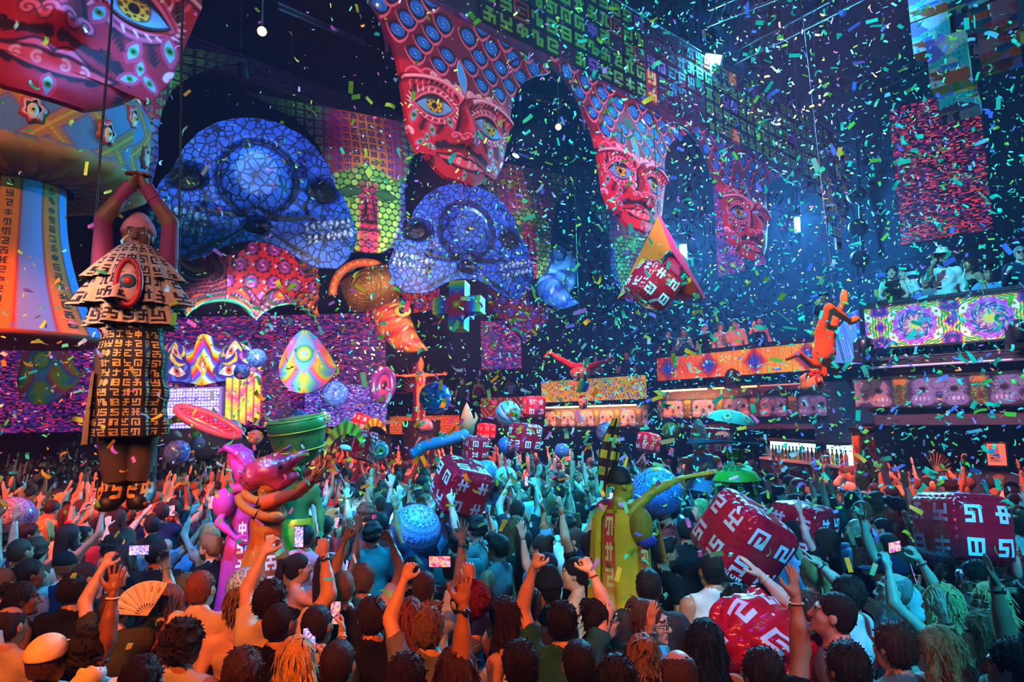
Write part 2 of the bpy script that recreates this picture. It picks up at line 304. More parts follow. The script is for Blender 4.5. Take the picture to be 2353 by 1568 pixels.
# ---------------------------------------------------------------- smooth solid modelling on a lattice (used for bodies, heads, hair, hands, soft shapes)
class Fld:
    def __init__(s, lo, hi, h):
        s.lo = np.array(lo, dtype=np.float32); s.h = h; n = np.ceil((np.array(hi) - s.lo) / h).astype(int) + 1
        s.ax = [s.lo[i] + h * np.arange(n[i], dtype=np.float32) for i in range(3)]; s.F = np.full(n, 0.2, dtype=np.float32)
    def _sl(s, lo, hi, m):
        r = []
        for i in range(3):
            a = int(max(0, math.floor((lo[i] - m - s.lo[i]) / s.h))); b = int(min(len(s.ax[i]), math.ceil((hi[i] + m - s.lo[i]) / s.h) + 1)); r.append(slice(a, max(a, b)))
        return tuple(r)
    def _g(s, sl): return np.meshgrid(*[s.ax[i][sl[i]] for i in range(3)], indexing='ij', sparse=True)
    def _un(s, sl, d, k):
        f = s.F[sl]
        if k > 0:
            q = np.maximum(k - np.abs(f - d), 0) / k; s.F[sl] = np.minimum(f, d) - q * q * k * .25
        else: s.F[sl] = np.minimum(f, d)
    def rc(s, a, b, ra, rb=None, k=.03, flat=False):
        rb = ra if rb is None else rb; a = np.array(a, dtype=np.float32); b = np.array(b, dtype=np.float32); m = max(ra, rb)
        sl = s._sl(np.minimum(a, b) - m, np.maximum(a, b) + m, .06); X, Y, Z = s._g(sl); ba = b - a; L = float(ba.dot(ba)) + 1e-9
        px, py, pz = X - a[0], Y - a[1], Z - a[2]; tt = (px * ba[0] + py * ba[1] + pz * ba[2]) / L; t = np.clip(tt, 0, 1)
        d = np.sqrt((px - t * ba[0]) ** 2 + (py - t * ba[1]) ** 2 + (pz - t * ba[2]) ** 2) - (ra + (rb - ra) * t)
        if flat: d = np.maximum(d, (tt - 1) * math.sqrt(L))
        s._un(sl, d, k); return s
    def chain(s, pts, rad, k=.02):
        for i in range(len(pts) - 1): s.rc(pts[i], pts[i + 1], rad[i], rad[i + 1], k)
        return s
    def _el(s, sl, c, r, R):
        X, Y, Z = s._g(sl); x, y, z = X - c[0], Y - c[1], Z - c[2]
        if R is not None:
            R = np.array(R.to_3x3()); x, y, z = R[0, 0] * x + R[1, 0] * y + R[2, 0] * z, R[0, 1] * x + R[1, 1] * y + R[2, 1] * z, R[0, 2] * x + R[1, 2] * y + R[2, 2] * z
        k0 = np.sqrt((x / r[0]) ** 2 + (y / r[1]) ** 2 + (z / r[2]) ** 2); k1 = np.sqrt((x / r[0] ** 2) ** 2 + (y / r[1] ** 2) ** 2 + (z / r[2] ** 2) ** 2) + 1e-6
        return k0 * (k0 - 1) / k1
    def el(s, c, r, k=.03, R=None):
        r = (r, r, r) if np.isscalar(r) else r; m = max(r) if R is not None else None
        lo = [c[i] - (m or r[i]) for i in range(3)]; hi = [c[i] + (m or r[i]) for i in range(3)]
        sl = s._sl(lo, hi, .06); s._un(sl, s._el(sl, c, r, R), k); return s
    def cut(s, c, r, k=.01, R=None):
        r = (r, r, r) if np.isscalar(r) else r; m = max(r)
        sl = s._sl([c[i] - m for i in range(3)], [c[i] + m for i in range(3)], .06); d = -s._el(sl, c, r, R); f = s.F[sl]
        q = np.maximum(k - np.abs(f - d), 0) / k; s.F[sl] = np.maximum(f, d) + q * q * k * .25; return s
    def plane(s, axis, val, keep):   # keep +1: keep coordinate > val
        sh = [1, 1, 1]; sh[axis] = -1; d = (val - s.ax[axis]).reshape(sh) * keep; s.F = np.maximum(s.F, d); return s
    def warp(s, fn):
        X, Y, Z = np.meshgrid(*s.ax, indexing='ij', sparse=True); s.F = s.F + fn(X, Y, Z).astype(np.float32); return s
    def net(s):
        F = s.F; nx, ny, nz = F.shape; F[0] = F[-1] = .2; F[:, 0] = F[:, -1] = .2; F[:, :, 0] = F[:, :, -1] = .2
        cs = [(i, j, k) for i in (0, 1) for j in (0, 1) for k in (0, 1)]; sg = F < 0
        cnt = sum(sg[i:nx - 1 + i, j:ny - 1 + j, k:nz - 1 + k].astype(np.int8) for i, j, k in cs); act = (cnt > 0) & (cnt < 8); I = np.argwhere(act)
        v = np.stack([F[I[:, 0] + i, I[:, 1] + j, I[:, 2] + k] for i, j, k in cs], 1); acc = np.zeros((len(I), 3)); num = np.zeros(len(I))
        for a in range(8):
            for b in range(a + 1, 8):
                d = np.array(cs[b]) - np.array(cs[a])
                if np.abs(d).sum() != 1: continue
                x = (v[:, a] < 0) != (v[:, b] < 0); t = np.where(x, v[:, a] / np.where(x, v[:, a] - v[:, b], 1), 0)
                acc += np.where(x[:, None], np.array(cs[a]) + t[:, None] * d, 0); num += x
        V = s.lo + s.h * (I + acc / num[:, None]); vid = np.full(act.shape, -1, dtype=np.int64); vid[act] = np.arange(len(I)); Q = []
        for ax in range(3):
            o = [a for a in range(3) if a != ax]; sl0 = [slice(1, n - 1) for n in F.shape]; sl1 = list(sl0); sl0[ax] = slice(0, F.shape[ax] - 1); sl1[ax] = slice(1, F.shape[ax])
            f0 = sg[tuple(sl0)]; f1 = sg[tuple(sl1)]; e = np.argwhere(f0 != f1)
            if len(e) == 0: continue
            e0 = e.copy(); e0[:, o] += 1; ins = f0[tuple(e.T)]
            def cid(d1, d2):
                c = e0.copy(); c[:, o[0]] += d1; c[:, o[1]] += d2; return vid[tuple(c.T)]
            q = np.stack([cid(-1, -1), cid(0, -1), cid(0, 0), cid(-1, 0)], 1)
            fl = ins if ax != 1 else ~ins; q[~fl] = q[~fl][:, ::-1]; Q.append(q)
        return V, np.concatenate(Q)
    def geo(s, mi=0, col=None):
        V, Q = s.net(); g = Geo(); g.add(V, Q, mi(V, Q) if callable(mi) else mi, col(V) if callable(col) else col); return g
U = lambda v: A(*v) / np.linalg.norm(A(*v))
# ---------------------------------------------------------------- head, hands, hair
CACHE = {}
def cached(f):
    def g(*a):
        k = (f.__name__,) + a
        if k not in CACHE: CACHE[k] = f(*a)
        return CACHE[k]
    return g
@cached
def head_geo(sex, lod, beard=False):
    f = Fld((-.11, -.15, -.25), (.11, .16, .16), (.0080, .016, .036)[lod]); m = 1 if sex == 'm' else .94
    f.el((0, -.015, .035), (.076 * m, .096, .088)).el((0, .03, -.03), (.060, .064, .085)).el((0, .040, -.078), (.050 * m, .046, .040 * m), .03)
    f.el((-.042, .055, -.022), .024, .03).el((.042, .055, -.022), .024, .03).rc((-.042, .082, .030), (.042, .082, .030), .013 * m, None, .02)
    f.rc((0, -.02, -.06), (0, -.030, -.175), .050 * m, .056 * m, .04)
    if lod < 2:
        f.cut((-.031, .104, .008), (.019, .021, .0095), .010).cut((.031, .104, .008), (.019, .021, .0095), .010)
        f.rc((0, .088, .018), (0, .117, -.030), .008, .0135, .014).el((-.012, .103, -.034), .0085, .01).el((.012, .103, -.034), .0085, .01)
        f.rc((-.019, .092, -.062), (.019, .092, -.062), .0075, None, .008).rc((-.016, .092, -.073), (.016, .092, -.073), .0085, None, .008).el((0, .084, -.102), .017, .02)
    for s in (-1, 1): f.el((.078 * s * m, -.008, -.002), (.010, .020, .031), .012)
    def mi(V, Q):
        c = V[Q].mean(1); r = np.zeros(len(Q), int)
        if lod < 2:
            r[(np.abs(c[:, 0]) < .025) & (np.abs(c[:, 2] + .067) < .0100) & (c[:, 1] > .090)] = 1
            r[(np.abs(np.abs(c[:, 0]) - .033) < .021) & (np.abs(c[:, 2] - .034 + .1 * np.abs(np.abs(c[:, 0]) - .03)) < .0048) & (c[:, 1] > .06)] = 2
        if beard: r[(c[:, 1] > .0) & (c[:, 2] < -.045) & (c[:, 2] > -.135) & (r == 0) & ~((np.abs(c[:, 0]) < .03) & (c[:, 2] > -.058))] = 2
        return r
    g = f.geo(mi)
    if lod < 2:
        for s in (-1, 1): g.ell((.031 * s, .0775, .008), (.0130, .0125, .0105), 8, 6, 3); g.ell((.031 * s, .0868, .008), (.0056, .0042, .0056), 6, 4, 4)
    return g
@cached
def hand_geo(kind, lod):
    if lod == 2:
        g = Geo(); g.ell((0, .004, .07), (.038, .02, .09), 6, 5); return g
    f = Fld((-.11, -.05, -.04), (.08, .13, .21), .0060 if lod == 0 else .0125)
    f.rc((0, 0, -.03), (0, 0, .02), .024, .026, .02).el((0, .002, .05), (.041, .015, .05), .02)
    curl = {'open': (.12, .15, .1), 'relax': (.35, .5, .35), 'fist': (1.45, 1.7, 1.0), 'grip': (.75, .95, .6), 'point': (1.4, 1.6, 1.0), 'flat': (.05, .05, .03), 'cup': (.5, .6, .4)}[kind]
    sp = {'open': .16, 'flat': .05}.get(kind, .04); rr = .0092 if lod == 0 else .0125
    for i, (x, L) in enumerate(zip((-.031, -.0105, .010, .030), (.070, .080, .074, .058))):
        c = (.06, .08, .05) if kind == 'point' and i == 0 else curl; p = A(x, .001, .086 - abs(i - 1.2) * .004); th = 0; sx = (i - 1.5) * sp
        for j in range(3):
            th += c[j] * (1 + .1 * (i - 1)); l = L * (.46, .30, .24)[j]; d = A(math.sin(sx) * math.cos(th), math.sin(th), math.cos(th) * math.cos(sx)); q = p + d * l
            f.rc(p, q, rr - .0008 * j, rr - .0008 * (j + 1), .006); p = q
    tc = kind in ('fist', 'grip', 'cup')
    p = A(-.026, .004, .012); q = p + A(-.030, .020 if tc else .010, .030); r = q + (A(-.004, .026, .024) if tc else A(-.020, .010, .026)); t = r + (A(.012, .012, .018) if tc else A(-.006, .006, .026))
    f.rc(p, q, .017, .0135, .015).rc(q, r, .0125, .0105, .008).rc(r, t, .0105, .0085, .006)
    return f.geo()
HAIRS = {}
@cached
def hair_mesh(kind, fine):
    h = .0085 if fine else .017; f = Fld((-.16, -.24, -.46), (.16, .16, .2), h); ph = sum(map(ord, kind)) % 7
    big = {'short': .010, 'crop': .004, 'curly': .026, 'long': .012, 'longwavy': .016, 'pony': .006, 'bun': .007, 'bald': .0, 'afro': .05, 'quiff': .011, 'balding': .004}[kind]
    f.el((0, -.020, .040), (.079 + big, .098 + big, .090 + big), 0)
    f.el((0, -.055, -.01), (.070 + big * .8, .055 + big * .6, .075), .03)
    f.cut((0, .125, -.045), (.088 + big * .4, .10, .112), .02)
    for s in (-1, 1): f.cut((.085 * s, .035, -.065), (.03, .062, .068), .02)
    if kind in ('short', 'crop', 'quiff', 'curly', 'balding', 'afro'): f.plane(2, -.062 if kind != 'afro' else -.09, 1)
    if kind == 'quiff': f.el((0, .055, .115), (.06, .045, .035), .03).el((.02, .075, .125), (.045, .03, .025), .02)
    if kind == 'balding': f.cut((0, .01, .13), (.075, .085, .06), .02)
    if kind in ('long', 'longwavy'):
        f.el((0, -.085, -.12), (.098, .045, .17), .04).el((0, -.10, -.26), (.092, .035, .15), .04)
        for s in (-1, 1): f.chain([(.075 * s, .01, .05), (.088 * s, .005, -.08), (.085 * s, .02, -.20), (.07 * s, .035, -.30)], [.025, .030, .028, .014], .03)
    if kind == 'pony': f.chain([(0, -.105, .07), (0, -.15, .075), (0, -.165, -.02), (.01, -.15, -.14), (.015, -.14, -.26)], [.025, .03, .034, .03, .012], .02)
    if kind == 'bun': f.el((0, -.10, .105), (.046, .044, .042), .012)
    am, fr = {'curly': (.010, 62), 'afro': (.010, 70), 'longwavy': (.006, 38), 'quiff': (.005, 55), 'short': (.0045, 60), 'balding': (.002, 60), 'crop': (.0015, 70)}.get(kind, (.004, 55))
    f.warp(lambda X, Y, Z: am * (np.sin(fr * X + 9 * np.sin(fr * .35 * Z + ph) + ph) * np.sin(fr * Y + 5 * np.sin(fr * .3 * X)) + .6 * np.sin(fr * 1.3 * Z + 14 * X + ph)) if kind in ('curly', 'afro') else
           am * (np.sin(fr * 2.2 * np.arctan2(X, Y + .02 + .0 * Z) * .6 + 8 * Z * (1 + np.sin(9 * X))) + .5 * np.sin(fr * 1.7 * X + 20 * Z)))
    g = f.geo()
    if fine and kind != 'bald':   # loose locks that break up the outline
        V, Q = g.V[0], g.P[0][0]; c = V[Q].mean(1); nn = np.cross(V[Q[:, 2]] - V[Q[:, 0]], V[Q[:, 3]] - V[Q[:, 1]]); nn /= np.linalg.norm(nn, axis=1)[:, None] + 1e-9; rg = np.random.default_rng(3); n = {'long': 330, 'longwavy': 380, 'curly': 420, 'afro': 420, 'crop': 380, 'balding': 260}.get(kind, 420); idx = rg.choice(len(c), n)
        hang = kind in ('long', 'longwavy', 'pony', 'bun'); L = {'crop': .014, 'balding': .014, 'curly': .026, 'afro': .024, 'bun': .05, 'pony': .06}.get(kind, .09 if hang else .025)
        fl = A(0, -.4, -1.0) if hang else A(0, .25, -.35)
        p = c[idx] - nn[idx] * .004; d = nn[idx] * (.25 if hang else .55) + fl * .8 + rg.normal(size=(n, 3)) * (.15 if hang else .45); d -= nn[idx] * np.minimum(0, (d * nn[idx]).sum(1))[:, None] * 1.15; d /= np.linalg.norm(d, axis=1)[:, None]; s1 = np.cross(d, nn[idx]); s1 /= np.linalg.norm(s1, axis=1)[:, None] + 1e-9; w = .006 if hang else .0055; ln = L * rg.uniform(.5, 1.2, n)[:, None]
        m1 = p + d * ln * .55 + nn[idx] * .003; P = np.stack([p - s1 * w, p + s1 * w, m1 + s1 * w * .8, m1 - s1 * w * .8, p + d * ln - nn[idx] * .004], 1).reshape(-1, 3); o = np.arange(n)[:, None] * 5
        g.add(P, np.concatenate([o + [[0, 1, 2]], o + [[0, 2, 3]], o + [[3, 2, 4]]]), 0)
    return g.mesh('hair', [HAIR])
@cached
def cap_geo(kind):
    f = Fld((-.13, -.16, -.02), (.13, .24, .18), .008)
    f.el((0, -.015, .045), (.094, .113, .098), 0).plane(2, .03, 1)
    if kind == 'cap': f.el((0, .12, .045), (.075, .085, .012), .01)
    if kind == 'beanie': f.rc((0, -.02, .05), (0, -.03, .12), .09, .06, .03)
    return f.geo()
# ---------------------------------------------------------------- poses: (upper arm, forearm, palm facing, hand) for the right arm, then the left (mirrored)
DOWN = ((.28, -.02, -1), (.08, .35, -.93), (-1, .2, 0), 'relax')
POSES = {
 'idle': (DOWN, DOWN),
 'phone_up': (((.42, .55, .72), (-.30, .28, .91), (-.3, .95, .1), 'grip'), ((.42, .55, .72), (-.30, .28, .91), (-.3, .95, .1), 'grip')),
 'arms_up': (((.50, .12, .86), (.10, .10, 1), (0, 1, 0), 'open'), ((.42, .2, .88), (.22, .15, .96), (0, 1, .1), 'open')),
 'one_up': (((.30, .25, .92), (.05, .12, .99), (-.4, .9, 0), 'open'), DOWN),
 'point_up': (((.34, .30, .88), (-.02, .2, .97), (-.5, .85, 0), 'point'), DOWN),
 'phone_one': (((.32, .62, -.35), (-.22, .55, .80), (-.4, -.2, .1), 'grip'), DOWN),
 'wave': (((.86, .15, .15), (.12, .12, .98), (0, 1, 0), 'open'), ((.25, .1, -.96), (-.25, .95, .2), (0, 0, 1), 'grip')),
 'fists': (((.35, .45, .80), (-.38, .18, .90), (-.7, .6, 0), 'fist'), ((.30, .38, .85), (-.30, .12, .95), (-.7, .6, 0), 'fist')),
 'reach': (((.30, .78, .52), (.02, .70, .70), (0, .7, -.7), 'flat'), DOWN),
 'chest': (((.30, .12, -.95), (-.55, .72, .42), (-.2, -.9, .2), 'relax'), ((.28, .05, -.97), (-.30, .90, .25), (-.3, 0, 1), 'cup')),
 'rail': (((.30, .35, -.9), (-.15, .95, -.2), (0, 0, -1), 'relax'), ((.30, .35, -.9), (-.15, .95, -.2), (0, 0, -1), 'relax')),
 'drink': (((.25, .30, -.92), (-.10, .80, .60), (-1, .2, .3), 'grip'), DOWN),
}
def arm_pts(pose, side, sex):
    p = POSES[pose][0 if side > 0 else 1]; w = .185 if sex == 'm' else .158; k = 1.0 if sex == 'm' else .94
    u = U(p[0]) * A(side, 1, 1); f = U(p[1]) * A(side, 1, 1); lift = max(0, u[2]) * .045
    S = A(w * side * (1 - .08 * max(0, u[2])), 0, 1.405 + lift); E = S + u * .285 * k; W = E + f * .255 * k
    return S, E, W, f, U(A(*p[2]) * A(side, 1, 1)), p[3]
def hand_mat(W, f, pn):
    z = f; y = pn - z * pn.dot(z); y = U(y); x = np.cross(y, z); M = np.eye(4); M[:3, 0], M[:3, 1], M[:3, 2], M[:3, 3] = x, y, z, W; return M
def torso(f, sex, g=0.0, legs=True):
    if sex == 'm':
        f.el((0, -.005, 1.28), (.160 + g, .108 + g, .185 + g), .03).el((0, .0, 1.06), (.140 + g, .100 + g, .17 + g), .06).el((0, -.005, .95), (.152 + g, .112 + g, .12 + g), .06).rc((-.165, 0, 1.40), (.165, 0, 1.40), .060 + g, None, .05)
        f.rc((-.10, -.025, 1.43), (0, -.035, 1.52), .045 + g * .5, .05, .04).rc((.10, -.025, 1.43), (0, -.035, 1.52), .045 + g * .5, .05, .04)
    else:
        f.el((0, -.005, 1.28), (.132 + g, .092 + g, .175 + g), .03).el((0, .0, 1.08), (.112 + g, .086 + g, .15 + g), .06).el((0, -.008, .94), (.160 + g, .118 + g, .13 + g), .06).rc((-.135, 0, 1.40), (.135, 0, 1.40), .048 + g, None, .05)
        f.rc((-.08, -.025, 1.42), (0, -.035, 1.50), .035 + g * .5, .045, .04).rc((.08, -.025, 1.42), (0, -.035, 1.50), .035 + g * .5, .045, .04)
        for s in (-1, 1): f.el((.065 * s, .075, 1.28), (.058 + g, .055 + g, .060 + g), .03)
    if legs: legs_f(f, g, None)
LEGS = [(.088, -.005, .90), (.098, .012, .50), (.102, -.012, .085)]
def legs_f(f, g, low):
    for s in (-1, 1):
        a, b, c = [A(x * s, y, z) for x, y, z in LEGS]; f.rc(a, b, .080 + g, .056 + g, .04).rc(b, c, .054 + g, .036 + g, .03)
        if low is None: f.rc(c + A(0, -.03, -.04), c + A(.012 * s, .14, -.052), .034, .028, .03)
@cached
def trunk_geo(sex, pose, lod):
    h = (.021, .036, .075)[lod]; pts = [arm_pts(pose, s, sex) for s in (1, -1)]; al = np.array([q for p in pts for q in p[:3]])
    lo = np.minimum(al.min(0), A(-.24, -.2, 0)) - .09; hi = np.maximum(al.max(0), A(.24, .26, 1.56)) + .09; f = Fld(lo, hi, h); torso(f, sex); k = 1 if sex == 'm' else .84
    e = 0 if lod < 2 else .02
    for S, E, W, fd, pn, hk in pts:
        f.rc(S, E, .056 * k + e, .043 * k + e, .05).rc(E, W, .044 * k + e, .029 * k + e, .02).rc(E - (E - W) * .05, E + (W - E) * .45, .043 * k, .040 * k, .03)
    return f.geo()
def head_M(hy, hp, sex):
    return Matrix.Translation((0, -.005, 1.635 if sex == 'm' else 1.615)) @ Matrix.Rotation(R_(hy), 4, 'Z') @ Matrix.Rotation(R_(hp), 4, 'X')
BODYM = [SKIN, LIP, BROW, EYEW, EYED]
@cached
def body_geo(sex, pose, hy, hp, lod, beard=False):
    g = Geo().merge(trunk_geo(sex, pose, lod)).merge(head_geo(sex, lod, beard), head_M(hy, hp, sex))
    for s in (1, -1):
        S, E, W, fd, pn, hk = arm_pts(pose, s, sex); M = hand_mat(W, fd, pn)
        if s < 0: M = M @ np.diag([-1, 1, 1, 1.0])
        k = .94 if sex == 'm' else .86; g.merge(hand_geo(hk, lod), M @ np.diag([k, k, k, 1.0]))
    return g
@cached
def body_mesh(*a): return body_geo(*a).mesh('person_body', BODYM)
@cached
def top_geo(sex, pose, kind, lod):
    h = (.021, .036, .075)[lod]; pts = [arm_pts(pose, s, sex) for s in (1, -1)]; al = np.array([q for p in pts for q in p[:2]])
    lo = np.minimum(al.min(0), A(-.26, -.2, .75)) - .09; hi = np.maximum(al.max(0), A(.26, .2, 1.52)) + .09; f = Fld(lo, hi, h)
    loose = .020 if sex == 'm' else .012; torso(f, sex, loose, False)
    if kind == 'dress':
        for s in (-1, 1): f.rc((.07 * s, 0, .9), (.10 * s, 0, .6), .10, .12, .06)
    if kind in ('tee', 'shirt'):
        for S, E, W, fd, pn, hk in pts:
            e = E if kind == 'shirt' else S + (E - S) * .58; f.rc(S - (E - S) * .05, e, .072, .068 if kind == 'tee' else .058, .05, flat=True)
            if kind == 'shirt': f.rc(E, W, .058, .042, .03)
    if kind in ('tank', 'dress'):
        for S, E, W, fd, pn, hk in pts: f.cut(S + A(.055 * np.sign(S[0]), 0, .02), (.085, .14, .105), .02)
    if kind == 'strap': f.plane(2, 1.335, -1)
    f.warp(lambda X, Y, Z: .005 * np.sin(38 * X + 14 * Z + 3 * np.sin(16 * Z)) + .004 * np.sin(30 * Z + 25 * Y + 6 * X))
    f.cut((0, .03, 1.56), (.075 if sex == 'm' else .095, .095, .10), .01); f.plane(2, {'dress': .55, 'strap': .98}.get(kind, .84), 1)
    if kind == 'strap':
        for s in (-1, 1): f.rc((.075 * s, .085, 1.32), (.085 * s, 0, 1.46), .006, None, 0).rc((.085 * s, 0, 1.46), (.07 * s, -.09, 1.32), .006, None, 0)
    return f.geo()
@cached
def top_mesh(*a): return top_geo(*a).mesh('top', [CLOTH])
@cached
def trousers_mesh(kind):
    f = Fld((-.26, -.2, .02), (.26, .24, 1.02), .03); f.el((0, -.005, .95), (.166, .128, .11), .05)
    for s in (-1, 1):
        a, b, c = [A(x * s, y, z) for x, y, z in LEGS]; f.rc(a, b, .096, .078, .04)
        if kind == 'long': f.rc(b, c + A(0, 0, .03), .074, .062, .03)
    f.plane(2, .985, -1); return f.geo().mesh('trousers', [CLOTH])
@cached
def glasses_mesh(kind):
    g = Geo()
    for s in (-1, 1):
        if kind == 'sun': g.ell((.032 * s, .112, .008), (.026, .006, .018), 10, 6, 0)
        else:
            a = np.linspace(0, 2 * math.pi, 13); g.tube(np.stack([.032 * s + .024 * np.cos(a), .112 + 0 * a, .006 + .022 * np.sin(a)], 1), .0028, 5, 0, cap=False)
        g.tube([(.055 * s, .108, .014), (.080 * s, .07, .014), (.084 * s, -.01, .012)], .003, 5, 0)
    g.tube([(-.012, .115, .012), (.012, .115, .012)], .003, 5, 0)
    return g.mesh('glasses', [GLASSY])
SKINS = {'fair': H('d9a58a'), 'tan': H('b97f5e'), 'brown': H('7d4b33'), 'dark': H('4a2b1e'), 'pale': H('e6bda6')}
HAIRC = {'black': H('17110f'), 'dark brown': H('2c1a12'), 'brown': H('4d2f1e'), 'auburn': H('7a3a1c'), 'blond': H('c79a5e'), 'grey': H('8d8780'), 'light brown': H('805a38')}
CLOTHC = {'black': H('121214'), 'white': H('d8d4cc'), 'beige': H('c2a583'), 'grey': H('6b6b70'), 'navy': H('1a2340'), 'olive': H('37361f'), 'cream': H('d9c9a6'), 'charcoal': H('2b2b30'), 'red': H('a01f22'), 'sky blue': H('6d9cc4'), 'teal': H('1f5f63'), 'pink': H('c9808c'), 'brown': H('5a3d2a'), 'mustard': H('b58a2a')}
PEOPLE = []
def person(pos, yaw=0, sex='m', pose='idle', hy=0, hp=0, lod=0, scale=1.0, skin='tan', hair=('short', 'dark brown'), top=('tee', 'black'), pants=('long', 'charcoal'), beard=False, cap=None, glasses=None, label=None, mirror=False, group=None, z=0.0, cat='person', M=None):
    o = emp('person', (pos[0], pos[1], z)); o.rotation_euler = (0, 0, R_(yaw)); o.scale = (-scale if mirror else scale, scale, scale)
    if M is not None: o.matrix_world = M
    tag(o, label, cat, group)
    ob('body', body_mesh(sex, pose, hy, hp, lod, beard), o, color=SKINS[skin])
    ob({'tee': 'shirt', 'shirt': 'shirt', 'tank': 'tank_top', 'strap': 'top', 'dress': 'dress'}[top[0]], top_mesh(sex, pose, top[0], lod), o, color=CLOTHC[top[1]])
    ob('trousers' if pants[0] == 'long' else 'shorts', trousers_mesh(pants[0]), o, color=CLOTHC[pants[1]])
    HM = head_M(hy, hp, sex)
    if cap and hair: hair = ('crop', hair[1])
    if hair and hair[0] != 'bald': ob('hair', hair_mesh(hair[0], lod == 0), o, M=HM, color=HAIRC[hair[1]])
    if cap: ob('cap', CACHE.setdefault(('capm', cap[0]), None) or CACHE.__setitem__(('capm', cap[0]), cap_geo(cap[0]).mesh('cap', [CLOTH])) or CACHE[('capm', cap[0])], o, M=HM @ Matrix.Scale(1.05, 4), color=CLOTHC[cap[1]])
    if glasses: ob('sunglasses' if glasses == 'sun' else 'glasses', glasses_mesh(glasses), o, M=HM)
    PEOPLE.append(o)
    return o
def pose_point(o, pose, sex, side=1, along=.09, off=.03):
    S, E, W, fd, pn, hk = arm_pts(pose, side, sex); p = W + fd * along + pn * off
    return p
# ---------------------------------------------------------------- painting on lattices
def ss(a, b, x): t = np.clip((x - a) / (b - a), 0, 1); return t * t * (3 - 2 * t)
def mixc(C, m, col):
    C += np.clip(m, 0, 1)[..., None] * (np.asarray(col) - C)
def poly_d(X, Y, pts):
    d = np.full(X.shape, 9.0); best = np.zeros(X.shape); n = len(pts) - 1
    for i in range(n):
        a = A(*pts[i]); b = A(*pts[i + 1]) - a; L = b.dot(b) + 1e-9; t = np.clip(((X - a[0]) * b[0] + (Y - a[1]) * b[1]) / L, 0, 1); q = np.hypot(X - a[0] - t * b[0], Y - a[1] - t * b[1])
        m = q < d; best = np.where(m, (i + t) / n, best); d = np.minimum(d, q)
    return d, best
def stroke(C, X, Y, pts, w0, w1, col, aa=.012):
    d, t = poly_d(X, Y, pts); w = w0 + (w1 - w0) * t; mixc(C, ss(w + aa, w - aa * .3, d), col)
def almond(X, Y, c, w, h, rot=0.0):
    x = X - c[0]; y = Y - c[1]; ca, sa = math.cos(rot), math.sin(rot); x, y = ca * x + sa * y, -sa * x + ca * y
    return np.abs(y) / h + (x / w) ** 2 - 1, x, y
def curve2(p, n=10):
    p = [A(*q) for q in p]; t = np.linspace(0, 1, n)[:, None]
    return (1 - t) ** 2 * p[0] + 2 * t * (1 - t) * p[1] + t * t * p[2]
def spiral(c, r, turns, ph=0.0, n=40, sgn=1):
    t = np.linspace(.12, 1, n); a = ph + sgn * turns * 2 * math.pi * t; return np.stack([c[0] + r * t * np.cos(a), c[1] + r * t * np.sin(a)], 1)
def ramp(t, cols):
    t = np.clip(t, 0, 1) * (len(cols) - 1); i = np.minimum(t.astype(int), len(cols) - 2); f = (t - i)[..., None]; cols = np.asarray(cols); return cols[i] * (1 - f) + cols[i + 1] * f
RAINBOW = [H('e02030'), H('ff7a1a'), H('ffd92a'), H('4fd04a'), H('28b8d8'), H('4a4ae0'), H('b03ad0'), H('e02030')]
# ---------------------------------------------------------------- the hall
WALLM = mat('dark_plaster', (.030, .024, .050), .8, bump=(6, .3, .03)); FLOORM = mat('black_floor', (.02, .018, .02), .35, bump=(40, .1, .005)); CEILM = mat('black_roof', (.008, .007, .012), .9)
def wall(name, a, b, z0, z1, th=.2, m=None):
    a = A(*a); b = A(*b); d = b - a; L = np.hypot(*d); g = Geo(); g.box((L / 2, th / 2, (z0 + z1) / 2), (L, th, z1 - z0)); o = g.build(name, m or WALLM, M=Matrix.Translation((a[0], a[1], 0)) @ Matrix.Rotation(math.atan2(d[1], d[0]), 4, 'Z')); return tag(o, kind='structure')
o = Geo().box((0, 13, -.1), (60, 56, .2)).build('floor', FLOORM); tag(o, kind='structure')
o = Geo().box((0, 13, 19.1), (60, 56, .2)).build('ceiling', CEILM); tag(o, kind='structure')
WK = 1.55; zw = lambda z: 2.9 + (z - 2.9) * WK
W1 = (8.9 * WK, 14.5 * WK); W0 = (16.0 * WK, 7.93 * WK); W2 = (6.2 * WK, 20.2 * WK); W3 = (8.4, 40.0)
wall('wall_right_near', W1, W0, 0, 19); wall('wall_right_middle', W2, W1, 0, 19); wall('wall_right_far', W3, W2, 0, 19)
wall('wall_back', (-24, 40), (8.5, 40), 0, 19); wall('wall_left', (-24, -9), (-24, 40), 0, 19); wall('wall_behind', (24.8, -9), (-24, -9), 0, 19); wall('wall_right_side', (24.8, 12.3), (24.8, -9), 0, 19)
def frame2(a, b):
    a = A(*a); b = A(*b); d = b - a; return float(np.hypot(*d)), Matrix.Rotation(math.atan2(d[1], d[0]), 4, 'Z')
